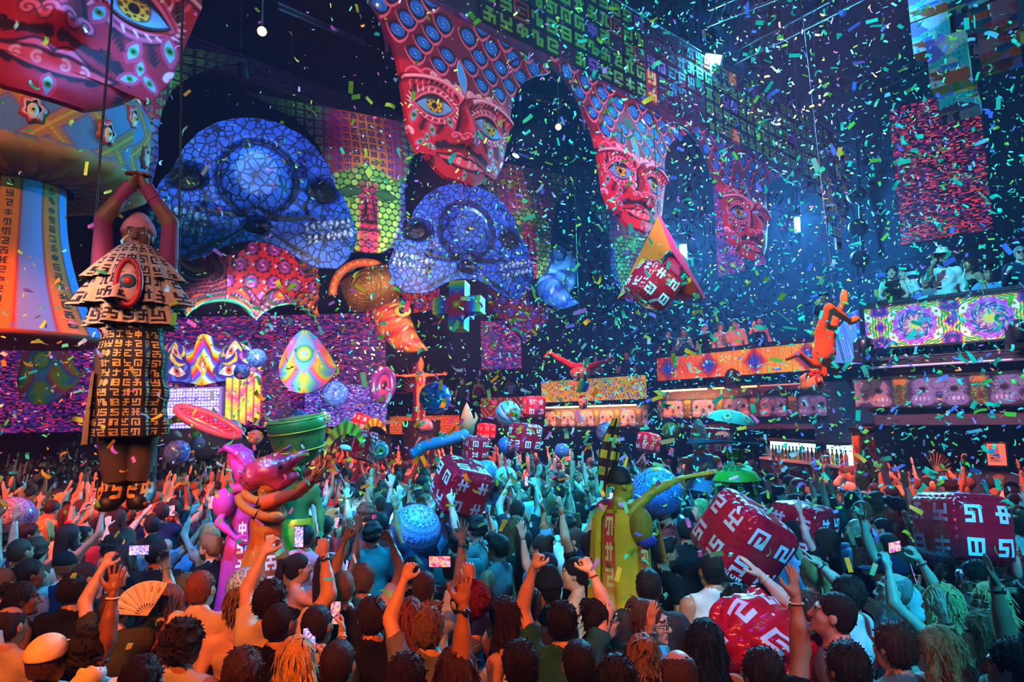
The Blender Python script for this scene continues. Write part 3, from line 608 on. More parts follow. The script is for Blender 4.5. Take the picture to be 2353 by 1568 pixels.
def panel(name, label, cat, a, b, z0, z1, paint, nx, ny, emit=1.0, group=None, frame=True, th=.06, mt=None, rough=.4):
    """flat board between two floor points; paint(X, Z, L, h) -> colours"""
    L, R = frame2(a, b); h = z1 - z0; o = emp(name, (a[0], a[1], z0), label, cat, group); o.rotation_euler = R.to_euler()
    X, Z = np.meshgrid(np.linspace(0, L, nx + 1), np.linspace(0, h, ny + 1)); g = Geo()
    if mt is None:
        C = paint(X, Z, L, h); g.grid(np.stack([X, 0 * X - .005, Z], -1), 0, C, True); g.build('screen', vmat('screen_print_%s' % emit, rough, emit), o)
    else: g.grid(np.stack([X, 0 * X - .005, Z], -1), 0, None, False); g.build('screen', mt, o)
    Geo().box((L / 2, th / 2, h / 2), (L, th, h)).build('housing', BLACK, o)
    if frame:
        t = .035; g = Geo(); g.box((L / 2, -.01, -t / 2), (L + 2 * t, .05, t)).box((L / 2, -.01, h + t / 2), (L + 2 * t, .05, t)).box((-t / 2, -.01, h / 2), (t, .05, h)).box((L + t / 2, -.01, h / 2), (t, .05, h)); g.build('frame', DARK, o)
    return o
# trim: pilasters and ledges on the walls
g = Geo()
for k in range(4): g.box((.5 + k * 2.4, -.06, 9.5), (.7, .14, 19))
L, R = frame2(W2, W1); o = g.build('trim_1', WALLM, M=Matrix.Translation((*W2, 0)) @ R); tag(o, kind='structure')
g = Geo(); g.box((6, -.05, zw(5.9)), (12, .12, .22)).box((6, -.05, zw(6.25)), (12, .08, .12)); L, R = frame2(W1, W0); o = g.build('trim_2', WALLM, M=Matrix.Translation((*W1, 0)) @ R); tag(o, kind='structure')
g = Geo(); g.box((4.5, -.05, zw(5.7)), (9, .12, .22)).box((4.5, -.05, zw(6.0)), (9, .08, .12)); L, R = frame2(W2, W1); o = g.build('trim_3', WALLM, M=Matrix.Translation((*W2, 0)) @ R); tag(o, kind='structure')
# ---------------------------------------------------------------- balconies: near (angled), stair piece, middle, far, farthest
B = {'n0': (6.55, 12.0), 'n1': (9.9, 8.9), 'm0': (4.1, 18.5), 'm1': (7.0, 14.65), 'f0': (1.0, 23.0), 'f1': (4.1, 20.0), 'e0': (-3.6, 27.4), 'e1': (1.15, 25.0)}
SLABM = mat('balcony_concrete', (.045, .034, .06), .8, bump=(5, .3, .03))
def slab(name, a, b, depth, z0, z1):
    L, R = frame2(a, b); o = Geo().box((L / 2, depth / 2 + .08, (z0 + z1) / 2), (L, depth, z1 - z0)).build(name, SLABM, M=Matrix.Translation((a[0], a[1], 0)) @ R); return tag(o, kind='structure')
slab('balcony_floor_near', B['n0'], B['n1'], 6.5, 2.58, 3.78); slab('balcony_floor_middle', B['m0'], B['m1'], 6.0, 2.45, 3.52); slab('balcony_floor_far', B['f0'], B['f1'], 3.0, 2.3, 3.15); slab('balcony_floor_end', B['e0'], B['e1'], 3.5, 2.2, 2.75)
o = Geo().box((0, 1.3, 3.0), (1.2, 2.6, .9)).build('stair_landing', SLABM, M=Matrix.Translation((6.9, 13.3, 0)) @ Matrix.Rotation(R_(-60), 4, 'Z')); tag(o, kind='structure')
def kaleido(per, ph=0.0):
    def p(X, Z, L, h):
        x = (X - ph) % per - per / 2; z = Z - h / 2; r = np.hypot(x, z) / (per / 2); a = np.arctan2(z, x); k = np.abs(((a / (2 * math.pi) * 12) % 1) - .5) * 2
        C = ramp((np.sin(r * 9 + k * 2.2) * .5 + .5), [H('2c1a66'), H('7a2bb0'), H('d23a8a'), H('f0962a'), H('e8e04a'), H('4ab05a')])
        st = np.sin(70 * r + 5 * np.cos(6 * a) + 26 * np.abs(x * z)); mixc(C, ss(.15, .6, st) * (r > .55) * .9, H('1b1030')); mixc(C, ss(.55, .5, r) * ss(.2, .8, np.sin(60 * r + 12 * a)) * .8, H('5ad0d0'))
        mixc(C, ss(.1, .05, np.abs(r - .55)) * .8, H('a83ac8')); mixc(C, ss(.16, .1, r), H('c8b040')); mixc(C, ss(.10, .05, np.abs(np.sin(9 * a) * .1 + r - .36)) * .7, H('2a1460')); mixc(C, ss(.05, .02, np.abs(np.sin(12 * a) * .06 + r - .25)) * .8, H('e04a7a'))
        for q in range(6):
            t = q * math.pi / 3 + math.pi / 6; c = (.74 * per / 2 * math.cos(t), .74 * per / 2 * math.sin(t)); v, ex, ey = almond(x, z, c, .115, .05, t + math.pi / 2); mixc(C, ss(.1, -.1, v), H('cfd8ff')); mixc(C, ss(.034, .026, np.hypot(ex, ey)), H('c08a30')); mixc(C, ss(.016, .01, np.hypot(ex, ey)), H('0b0708'))
        return C
    return p
def glyphboard(nr, seed, hue, ground=.25):
    def p(X, Z, L, h):
        nc = int(nr * L / h); G = glyph_rows((nr, nc), seed); i = np.clip((Z / h * nr * 7).astype(int), 0, nr * 7 - 1); j = np.clip((X / L * nc * 7).astype(int), 0, nc * 7 - 1)
        base = hue(X / L, Z / h, L, h); on = G[i, j]; return base * np.where(on[..., None], 1.0, ground)
    return p
def hue_mid(u, v, L, h):
    C = ramp(.05 + .46 * u + .06 * np.sin(9 * u + 5 * v), [H('e23a1a'), H('ff6a1a'), H('f0a020'), H('f0c020'), H('d8e040'), H('7ad84a'), H('58c8a0')])
    for c in (.08, .36, .64, .92):
        d = np.abs(u - c) * L / .45 + np.abs(v - .5) * 1.3; mixc(C, ss(1.0, .55, d), H('a02a3a')); mixc(C, ss(.6, .25, d), H('2a50d8'))
    return C
def skullstrip(per, seed=0):
    def p(X, Z, L, h):
        x = (X + seed) % per - per / 2; z = Z / h; ax = np.abs(x) / per; rnd = np.sin(41 * X + 9 * np.sin(27 * Z)) * np.sin(53 * Z + 8 * np.sin(33 * X)) + .5 * np.sin(97 * X + 60 * Z); C = ramp(.5 + .3 * rnd, [H('120c1c'), H('2a2140'), H('1a1428')])
        e = .12 * rnd; sk = ss(1.1, .9, np.hypot(ax / .33, (z - .62) / .48) + e) + ss(1.1, .85, np.hypot((ax - .22) / .15, (z - .2) / .24) + e); mixc(C, sk * .8, ramp(.5 + .4 * rnd, [H('4a4468'), H('8a80a8'), H('5a5a8a'), H('a08878')])[...]) if False else mixc(C, sk * .85, H('6a6290')); mixc(C, sk * ss(.1, .8, rnd) * .8, H('352c52')); mixc(C, sk * ss(.3, .9, np.sin(2.3 * X + 1)) * .35, H('b06a3a'))
        mixc(C, ss(1.1, .5, np.hypot((ax - .20) / .07, (z - .56) / .13) + e), H('0c0814')); mixc(C, ss(1.1, .6, np.hypot(ax / .06, (z - .36) / .16) + e) * .8, H('100a18')); mixc(C, ss(.15, .08, np.abs(np.hypot(ax / .12, (z - .74) / .22) - .8)) * .5, H('201a3a')); mixc(C, ss(.0, .6, np.sin(110 * ax)) * ss(.08, .04, np.abs(z - .24)) * ss(.1, .16, ax) * ss(.36, .3, ax), H('b0a0c8'))
        gf = ss(.38, .44, ax); mixc(C, gf, H('1f2a14')); mixc(C, gf * ss(.0, .7, np.sin(70 * z + 2 * rnd) * np.sin(190 * ax)), H('6a7a30')); mixc(C, gf * ss(.47, .49, ax) * (z < .6), H('5a1a2a')); mixc(C, gf * ss(.70, .82, z) * .8, H('a05a1a')); return C
    return p
def wild(cols, f1=6, f2=9):
    def p(X, Z, L, h):
        t = .5 + .5 * np.sin(f1 * X + 3 * np.sin(f2 * Z) + 2 * np.sin(13 * X + 7 * Z)) * np.cos(f2 * Z * 1.3 + 2.5 * np.sin(f1 * 1.7 * X)); return ramp(t, cols)
    return p
def chevron(per, cols):
    def p(X, Z, L, h):
        x = np.abs((X % per) / per - .5) * 2; z = np.abs(Z / h - .5) * 2; return ramp((x * 2.2 + z * 1.6 + .1 * np.sin(30 * x)) % 1.0, cols)
    return p
panel('balcony_screen', 'LED board with purple and yellow mandala rosettes along the near angled balcony', 'screen', B['n0'], B['n1'], 3.98, 4.72, kaleido(1.08, .25), 340, 64, .5)
panel('balcony_screen', 'LED strip of grey skull prints under the mandala balcony board', 'screen', (6.35, 12.18), B['n1'], 2.92, 3.42, skullstrip(1.15, .4), 240, 36, .3)
panel('balcony_screen', 'orange to green glyph LED board on the middle balcony', 'screen', B['m0'], B['m1'], 3.78, 4.42, glyphboard(12, 3, hue_mid), 420, 72, .65)
panel('balcony_screen', 'LED strip of small grey skull prints below the orange glyph board', 'screen', B['m0'], B['m1'], 2.75, 3.22, skullstrip(1.0), 240, 28, .28)
panel('balcony_screen', 'yellow and red dappled LED board on the far balcony behind the diving acrobat', 'screen', B['f0'], B['f1'], 3.32, 4.05, wild([H('c02a1a'), H('e07a1a'), H('f0b020'), H('d8c83a'), H('5a9a3a'), H('6a3ab0'), H('e04a2a')], 9, 11), 240, 56, .45)
panel('balcony_screen', 'LED strip of reddish stone faces under the orange tube lights', 'screen', (1.1, 22.85), B['f1'], 2.5, 3.0, skullstrip(.8, .2), 200, 26, .28)
panel('balcony_screen', 'red diamond-patterned LED board on the farthest balcony behind the spear balloon', 'screen', (-1.3, 26.25), B['e1'], 2.82, 3.62, chevron(.9, [H('7a1a2a'), H('d0452a'), H('e0902a'), H('5a2a6a'), H('b02a30'), H('7a1a2a')]), 200, 56, .35)
panel('balcony_screen', 'red LED board with orange crosses beside the stage', 'screen', (-4.6, 24.4), (-1.9, 23.2), 2.3, 2.95, chevron(.7, [H('4a1a14'), H('d0602a'), H('8a1f1a'), H('e88a2a'), H('3a3a1a')]), 150, 40, .4)
# blue sloping stair board
def stairgeo():
    a = A(*B['m1']); b = A(*B['n0']); L, R = frame2(a, b); o = emp('stair_screen', (a[0] - .1, a[1] + .1, 0), 'blue streaked LED panel sloping up between the two balconies', 'screen'); o.rotation_euler = R.to_euler()
    nx, ny = 120, 60; u, v = np.meshgrid(np.linspace(-.18, 1, nx), np.linspace(0, 1, ny)); top = 4.0 + (4.72 - 4.0) * np.clip((u + .18) / 1.1, 0, 1); bot = np.where(u < .25, 4.0 - .02 - (u + .18) * .1, 3.9 - .25 * (u - .25)); bot = np.minimum(bot, top - .02); Z = bot + (top - bot) * v; X = u * L
    t = .5 + .5 * np.sin(12 * X + 9 * np.sin(3 * Z + 5 * X) + 8 * Z); C = ramp(t, [H('10306a'), H('1f6ad8'), H('5ac8e8'), H('2a50c0'), H('6a3ac0')])
    Geo().grid(np.stack([X, 0 * X - .01, Z], -1), 0, C, True, .05, (0, 1, 0)).build('screen', vmat('screen_print_0.6', .4, .6), o)
    Geo().tube([(-.25 * L, 0, 4.03), (.95 * L, 0, 4.80)], .03, 6).build('handrail', STEEL, o)
stairgeo()
def rail(a, b, z0, z1, lab):
    L, R = frame2(a, b); o = emp('balcony_rail', (a[0], a[1], 0), lab, 'railing'); o.rotation_euler = R.to_euler()
    Geo().box((L / 2, .06, z1), (L, .14, .06)).build('handrail', DARK, o)
    me = Geo().tube([(0, .1, z0), (0, .1, z1)], .02, 6).mesh('post', DARK)
    for k in range(int(L / .9) + 1): ob('post', me, o, loc=(.05 + k * .9, 0, 0))
rail(B['n0'], B['n1'], 3.78, 4.80, 'dark handrail above the mandala board where guests lean'); rail(B['m0'], B['m1'], 3.5, 4.50, 'dark handrail above the orange glyph board'); rail(B['f0'], B['f1'], 3.1, 4.13, 'dark handrail above the yellow and red far board'); rail((-1.3, 26.25), B['e1'], 2.7, 3.70, 'dark handrail above the farthest red diamond board')
# tube lights
def tubes(name, lab, a, b, z, segs, col, on, group):
    L, R = frame2(a, b)
    for k, (u0, u1) in enumerate(segs):
        o = emp(name, (a[0], a[1], z), lab[k], 'light', group); o.rotation_euler = R.to_euler()
        Geo().tube([(u0 * L, -.12, 0), (u1 * L, -.12, 0)], .022, 8).build('tube', mat('tube_%s' % str(on[k]).replace('.', '_'), (.4, .35, .5), .3, emit=on[k], ecol=col), o); Geo().box(((u0 + u1) / 2 * L, -.08, .03), ((u1 - u0) * L, .05, .04)).build('bracket', DARK, o)
tubes('tube_light', ['glowing orange light tube under the far balcony, nearer the big cube balloon', 'glowing orange light tube under the far balcony, below the diving acrobat'], B['f0'], B['f1'], 3.14, [(.0, .40), (.46, .92)], (1.0, .42, .10), [14, 16], 'orange tubes')
tubes('tube_light', ['orange light tube under the glyph board, farther end', 'dim orange light tube under the glyph board, nearer end', 'unlit light tube beside the upside-down acrobat'], B['m0'], B['m1'], 3.48, [(.0, .36), (.40, .66), (.68, .95)], (1.0, .38, .08), [9, 3, .15], 'orange tubes')
tubes('tube_light', ['unlit grey light bar under the mandala balcony board'], (6.4, 12.1), B['n1'], 3.62, [(.05, .75)], (.6, .4, .8), [.12], None)
for a, b, z, e in ((B['f0'], B['f1'], 3.0, 110), (B['m0'], (5.5, 16.6), 3.3, 60)):
    d = bpy.data.lights.new('tube_glow', 'AREA'); d.shape = 'RECTANGLE'; L, R = frame2(a, b); d.size = L * .8; d.size_y = .05; d.energy = e; d.color = (1, .35, .08); o = bpy.data.objects.new('tube_glow', d); COL.objects.link(o)
    o.matrix_world = Matrix.Translation(((a[0] + b[0]) / 2 - .2, (a[1] + b[1]) / 2 - .25, z + .08)) @ R @ Matrix.Rotation(R_(25), 4, 'X')
# LED walls on the hall walls
PURPLE = [(0, H('140822')), (.22, H('2a0f48')), (.36, H('4a1f8a')), (.46, H('6a1f7a')), (.55, H('b0206a')), (.62, H('22204a')), (.70, H('d02a4a')), (.76, H('3a2a7a')), (.82, H('5a3ad0')), (.88, H('38a040')), (.92, H('e08a3a')), (.95, H('9a9af0'))]
REDS = [(0, H('08030c')), (.28, H('2a0820')), (.40, H('7a123a')), (.46, H('10061a')), (.57, H('c01a3a')), (.62, H('4a1f6a')), (.70, H('e03a2a')), (.76, H('2a2a1a')), (.82, H('3a8a3a')), (.87, H('c87a3a')), (.92, H('6a3ab0')), (.96, H('e8a0b0'))]
LIL = [(0, H('1a1040')), (.22, H('3a2a8a')), (.40, H('6a4ac8')), (.55, H('4a3aa0')), (.65, H('9a7ae8')), (.74, H('b03a9a')), (.82, H('c8b8f8')), (.88, H('3a2060')), (.93, H('e85a8a'))]
def ptw(a, b, u): return (a[0] + (b[0] - a[0]) * u, a[1] + (b[1] - a[1]) * u)
def off(a, b, p, d):
    t = A(b[0] - a[0], b[1] - a[1]); t /= np.hypot(*t); return (p[0] + t[1] * d, p[1] - t[0] * d)
def wallscreen(lab, a, b, p0, p1, z0, z1, m): panel('wall_screen', lab, 'screen', off(a, b, p0, .12), off(a, b, p1, .12), z0, z1, None, 1, 1, 1, mt=m, th=.1)
wallscreen('tall LED wall of red and purple pixels above the hat-wearing balcony guest', W1, W0, ptw(W1, W0, .0), ptw(W1, W0, .175), zw(6.55), zw(9.75), ledmat('led_red', (.085, .034), REDS, .9, 3.3))
def hit(px, a, b):
    d = ray(px, 700); s = d.x / d.y; a = A(*a); v = A(*b) - a; t = (s * a[1] - a[0]) / (v[0] - s * v[1]); return tuple(a + v * t)
p0 = hit(1650, W2, W1); p1 = hit(1772, W2, W1); wallscreen('LED wall of blue and purple pixels behind the last red mask', W2, W1, p0, p1, at(1700, 640, p0[1]).z, at(1700, 430, p0[1]).z, ledmat('led_purple', (.10, .04), PURPLE, .9, 8.1))
p0 = hit(1362, W3, W2); p1 = hit(1432, W3, W2); wallscreen('narrow LED wall of violet pixels left of the pyramid kite', W3, W2, p0, p1, at(1390, 742, p0[1]).z, at(1390, 520, p0[1]).z, ledmat('led_purple', (.10, .04), PURPLE, .9, 8.1))
panel('stage_screen', 'wide LED wall of violet and red pixels across the back of the stage', 'screen', (-22.5, 27.2), (-5.3, 27.2), 2.6, 7.3, None, 1, 1, 1, mt=ledmat('led_stage', (.13, .05), PURPLE[:9] + LIL[6:], .75, 1.2))
panel('stage_screen', 'lower bright lilac LED band on the stage behind the booth', 'screen', (-8.6, 27.0), (-5.2, 27.0), 2.6, 4.3, None, 1, 1, 1, mt=ledmat('led_lilac', (.09, .04), LIL, .9, 5.5))
panel('stage_screen', 'small magenta LED panel under the rainbow cross', 'screen', (-1.4, 29.5), (.4, 29.5), 5.0, 7.2, None, 1, 1, 1, mt=ledmat('led_purple', (.10, .04), PURPLE, .9, 8.1))
# ---------------------------------------------------------------- arcade of red masks under a frieze of glyph tiles
AP0 = A(-1.06, 11.0); AU = A(3.63, 3.15); ASP = float(np.hypot(*AU)); AUn = AU / ASP
AM = Matrix(((AUn[0], -AUn[1], 0, AP0[0]), (AUn[1], AUn[0], 0, AP0[1]), (0, 0, 1, 0), (0, 0, 0, 1)))
CHIN = 6.85; APEX = 10.05; FTOP = 12.15
def mask_mesh():
    nx, ny = 220, 300; zs = [0, .06, .16, .35, .65, 1.05, 1.45, 1.8, 2.1, 2.45, 2.75, 3.0, 3.2, 3.3]; ws = [.30, .44, .62, .84, 1.0, 1.08, 1.17, 1.22, 1.30, 1.48, 1.72, 2.02, 2.38, 2.40]
    u, v = np.meshgrid(np.linspace(-1, 1, nx), np.linspace(0, 1, ny)); Z = v * 3.3; hw = np.interp(Z, zs, ws); X = u * hw; ax = np.abs(X); S = np.sign(X)
    bot = .16 * (X / .62) ** 2 * (Z < .3); C = np.zeros(X.shape + (3,)) + H('c40f26'); aa = .012
    red2, dk, pk, lp = H('8c0a20'), H('2a0412'), H('f0607a'), H('ffb0b8'); sky = H('7fc0f0')
    n = np.sin(3.1 * X + 2 * Z) * np.sin(4.3 * Z + X); mixc(C, .5 * ss(-.2, .8, n), red2)
    # crown: lattice of blue roundels with a swirl, dark plumes between them
    cr = ss(1.72, 1.84, Z + .10 * np.cos(ax * 3.2)); mixc(C, cr, H('7a0a24'))
    for r_ in range(5):
        zc = 2.02 + r_ * .33
        for q in range(-9, 10):
            xc = (q + .5 * (r_ % 2)) * (.46 + .03 * r_)
            if abs(xc) > np.interp(zc, zs, ws) - .04 or abs(xc) < .13: continue
            rr = .125 + .008 * r_; zz = zc + .05 * abs(xc); d = np.hypot(X - xc, Z - zz); a = np.arctan2(Z - zz, X - xc); sel = d < rr * 2.2
            if not sel.any(): continue
            m = cr * sel; mixc(C, m * ss(rr * 1.5, rr * 1.25, d + .02 * np.sin(14 * a)), H('1a0616')); mixc(C, m * ss(rr, rr * .9, d), H('1f5fc0')); mixc(C, m * ss(rr, rr * .9, d) * ss(.2, .8, np.sin(2 * a + 60 * d)), H('3f86d0')); mixc(C, m * ss(.02, .012, d), H('9fd4ff'))
            for s_ in (-1, 1): stroke(C, X, Z, curve2([(xc + s_ * .02, zz - rr * 1.7), (xc + s_ * rr * 1.2, zz - rr * 1.1), (xc + s_ * rr * 1.55, zz + rr * .4)], 5), .022, .004, pk)
    for s_ in (-1, 1):
        for k in range(3): mixc(C, cr * 0, pk)
    v_, ex, ey = almond(X, Z, (0, 2.0), .36, .085, math.pi / 2); mixc(C, ss(.25, .05, v_), lp); mixc(C, ss(.08, -.08, v_), H('4aa8f0'))
    Xa = ax  # everything below is mirrored
    for p in ([(.02, 1.55), (.12, 1.74), (.30, 1.70)], [(.10, 1.52), (.34, 1.86), (.52, 1.66)], [(.45, 1.70), (.70, 1.98), (.86, 1.72)], [(.80, 1.68), (1.0, 1.9), (1.12, 1.64)]): stroke(C, Xa, Z, curve2(p), .035, .008, pk)
    for c, r0 in (((.16, 1.66), .09), ((.36, 1.70), .075), ((.62, 1.76), .06)): stroke(C, Xa, Z, spiral(c, r0, 1.6), .006, .022, lp)
    # brow, lids, eye
    brow = curve2([(.07, 1.43), (.42, 1.80), (1.20, 1.50)], 14); stroke(C, Xa, Z, brow, .085, .05, dk); stroke(C, Xa, Z, brow, .055, .028, pk); stroke(C, Xa, Z, brow, .02, .01, lp)
    for t in np.linspace(.15, .95, 11):
        b = brow[int(t * 13)]; stroke(C, Xa, Z, curve2([b - A(.02, .07), b - A(.08, .12), b - A(.05, .2)], 4), .014, .003, pk)
    ec = (.58, 1.20)
    for w_, h_, c_ in ((.50, .37, dk), (.47, .34, H('e0506a')), (.42, .29, red2), (.40, .25, pk), (.36, .205, dk)):
        v_, ex, ey = almond(Xa, Z, ec, w_, h_, -.10); mixc(C, ss(.06, -.06, v_), c_)
    for t in np.linspace(0, 2 * math.pi, 26):
        p = A(ec[0] + .43 * math.cos(t), ec[1] + .24 * math.sin(t)); stroke(C, Xa, Z, [p, p + A(.07 * math.cos(t + .5), .07 * math.sin(t + .5))], .012, .002, lp)
    v_, ex, ey = almond(Xa, Z, (ec[0], ec[1] - .02), .33, .155, -.10); inside = ss(.05, -.05, v_); mixc(C, inside, H('6aa4d8')); d = np.hypot(ex, ey - .02)
    mixc(C, inside * ss(.158, .148, d), H('3a2a08')); mixc(C, inside * ss(.145, .135, d), H('e8b820')); aa_ = np.arctan2(ey - .02, ex); mixc(C, inside * ss(.145, .135, d) * ss(.06, .075, d) * ss(.3, .5, np.sin(6 * aa_) * np.sign(d - .1)), H('5a3f08')); mixc(C, inside * ss(.06, .05, d), H('0a0505')); mixc(C, inside * ss(.0, .06, ey - .065), H('2a1a30'))
    # nose ridge, nostril curls, plumes, mouth
    stroke(C, Xa, Z, [(.05, 1.45), (.08, 1.1), (.16, .78)], .05, .03, red2); stroke(C, Xa, Z, [(.10, 1.42), (.14, 1.1), (.20, .84)], .012, .02, dk)
    mixc(C, ss(.06, .03, ax) * ss(.72, .8, Z) * ss(1.42, 1.3, Z) * .7, H('e84a60'))
    for c, r0 in (((.09, .72), .085), ((.22, .75), .075)): stroke(C, Xa, Z, spiral(c, r0, 1.4, .6), .02, .02, dk); stroke(C, Xa, Z, spiral(c, r0 * .9, 1.4, .6), .008, .014, pk)
    for k in range(6):
        x0 = .05 + k * .09; stroke(C, Xa, Z, curve2([(x0, .60 - .012 * k), (x0 + .06, .63 - .03 * k), (x0 + .13, .55 - .035 * k)], 5), .04, .006, dk)
    for s0 in ((.0, .13), (.15, .15), (.30, .17)): stroke(C, Xa, Z, curve2([(s0[0], .23), (s0[0] + .06, s0[1] + .07), (s0[0] + .13, s0[1] + .12)], 5), .03, .006, dk)
    up = .40 + .10 * np.exp(-((ax - .12) / .11) ** 2) - .03 * np.exp(-(ax / .05) ** 2); lo_ = .40 - .15 * np.sqrt(np.clip(1 - (ax / .52) ** 2, 0, 1)); up = np.where(ax < .54, up - .1 * (ax / .54) ** 2 * .6, 0)
    mixc(C, ss(-.02, .01, up + .03 - Z) * ss(-.02, .01, Z - lo_ + .03) * ss(.56, .5, ax), dk); mixc(C, ss(-.01, .01, up - Z) * ss(-.01, .01, Z - lo_) * ss(.53, .47, ax), H('f04a5e')); stroke(C, Xa, Z, [(0, .385), (.12, .41), (.30, .385), (.52, .37)], .016, .01, H('4a0414'))
    for xc in (.10, .25): stroke(C, Xa, Z, spiral((xc, .325), .05, 1.3), .005, .008, lp)
    # leaf marks on cheeks
    for c, rot, sz in (((.30, .98), 1.2, .13), ((.94, .92), 1.75, .14), ((.62, .74), 1.25, .12), ((.62, .46), .5, .10), ((.80, .50), 2.5, .10), ((.70, .60), 1.57, .09), ((.0, .10), 1.57, .10)):
        v_, ex, ey = almond(Xa, Z, c, sz * 1.3, sz * .62, rot); mixc(C, ss(.1, -.05, v_), H('d03a54')); v_, ex, ey = almond(Xa, Z, c, sz * .85, sz * .36, rot); mixc(C, ss(.1, -.1, v_), H('7fa8c8')); mixc(C, ss(sz * .36, sz * .3, np.hypot(ex, ey)), H('3f8a2a')); mixc(C, ss(sz * .17, sz * .12, np.hypot(ex, ey)), dk)
    for p, dr in (((.44, .88), -1.1), ((.82, .70), 1.9), ((.36, .62), -.8), ((.98, 1.28), 1.7), ((.60, .26), -1.9)):
        p = A(*p)
        for k in range(5):
            q = p + A(math.cos(dr), math.sin(dr)) * .045 * k
            for s_ in (-1, 1): stroke(C, Xa, Z, [q, q + A(math.cos(dr + s_ * .8), math.sin(dr + s_ * .8)) * (.085 - .012 * k)], .013, .003, dk)
    # scroll on the temple
    for c in ((1.04, .62),): stroke(C, Xa, Z, spiral(c, .10, 1.5), .012, .025, lp)
    # relief
    Y = -.42 * np.sqrt(np.clip(1 - (X / (hw + .25)) ** 2, 0, 1)) * ss(3.1, 1.2, Z)
    g2 = lambda cx, cz, sx, sz: np.exp(-((ax - cx) / sx) ** 2 - ((Z - cz) / sz) ** 2)
    nose = np.exp(-(X / (.07 + .10 * ss(1.5, .7, Z))) ** 2) * ss(1.55, .85, Z) * ss(.58, .72, Z); Y -= .26 * nose; Y += .10 * g2(.58, 1.2, .33, .17); Y -= .10 * ss(.10, .03, poly_d(Xa, Z, brow)[0]); Y -= .07 * g2(0, .42, .3, .09); Y -= .06 * g2(0, .12, .25, .1); Y -= .05 * inside
    Z2 = Z + np.where(Z < .3, bot, 0) * .6
    g = Geo(); g.grid(np.stack([X, Y, Z2], -1), 0, C, True, .10, (0, 1, 0)); return g.mesh('mask_relief', vmat('painted_canvas', .8, 0, (9, .15, .02)))
MASK = mask_mesh()
labs = ['huge red mask relief hanging at the top left corner, cut by the frame', 'large red mask relief with blue roundel crown hanging in the upper middle', 'mid-sized red mask relief with cyan-lit crown, left of the pyramid kite', 'small far red mask relief in front of the blue pixel wall']
for k, s in enumerate((-1, 0, 1, 2)):
    o = emp('mask_pendant', (0, 0, 0), labs[k], 'decoration', 'hanging red masks'); o.matrix_world = (Matrix.Translation(at(92, 262, 5.8)) @ AM.to_3x3().to_4x4() if k == 0 else AM @ Matrix.Translation((s * ASP, 0, CHIN))) @ Matrix.Rotation(R_(4), 4, 'Y')
    ob('face_panel', MASK, o)
    for x in (-1.6, 1.6): Geo().tube([(x, .1, 2.9), (x, .1, 12 - k * 0)], .008, 4).build('hanging_wire', DARK, o)
fz = emp('glyph_frieze', (0, 0, 0), 'long frieze of square glyph tiles running above the red masks', 'frieze'); fz.matrix_world = AM
TS = .42; TILEG = Geo().box((0, .03, 0), (TS * .96, .06, TS * .96)); TCOL = [('tile_black_green', H('0c1410')), ('tile_plum', H('5a0f3a')), ('tile_rust', H('a8452a')), ('tile_indigo', H('1c1640'))]
TILEM = [TILEG.mesh('tile', mat(n, c, .6)) for n, c in TCOL]; GCOL = [('glyph_lime', H('5f9a30')), ('glyph_dark', H('241028')), ('glyph_gold', H('f0c030')), ('glyph_violet', H('7a4ab0'))]
GMESH = {}
def gmesh(k, c):
    if (k, c) not in GMESH: GMESH[(k, c)] = glyph_geo(k, TS * .70, .02).mesh('glyph', mat(GCOL[c][0], GCOL[c][1], .55))
    return GMESH[(k, c)]
rr = random.Random(5)
def tile(i, j):
    s = 1.0 + i * TS; z = APEX + .24 + (j + .5) * TS
    grp = (i // 6) % 4; tc, gc = [(0, 0), (0, 0), (1, 1), (0, 0)][grp] if rr.random() > .18 else rr.choice([(2, 1), (3, 3), (1, 1), (2, 2)])
    if i > 34 and j < 3: tc, gc = rr.choice([(1, 1), (2, 2), (0, 0), (2, 1)])
    t = ob('tile', TILEM[tc], fz, loc=(s, 0, z)); ob('glyph', gmesh(rr.randrange(len(GA)), gc), t, loc=(0, -.0, 0))
for i in range(40):
    for j in range(5 if i < 38 else 4): tile(i, j)
for i, n in ((33, 1), (34, 3), (35, 4), (36, 5), (37, 3), (38, 2), (39, 1)):
    for j in range(n): tile(i, -1 - j)
Geo().box((8.6, .14, APEX + .24 + 1.05), (17.2, .12, 2.1)).build('backing', BLACK, fz)
g = Geo()
for zz in (FTOP + .30, FTOP + .62): g.tube([(-9, .3, zz), (18.5, .3, zz)], .03, 6).tube([(-9, .62, zz), (18.5, .62, zz)], .03, 6)
for k in range(56): x = -9 + k * .5; g.tube([(x, .3, FTOP + .30), (x + .25, .62, FTOP + .62), (x + .5, .3, FTOP + .30)], .014, 4)
g.build('truss', STEEL, fz)
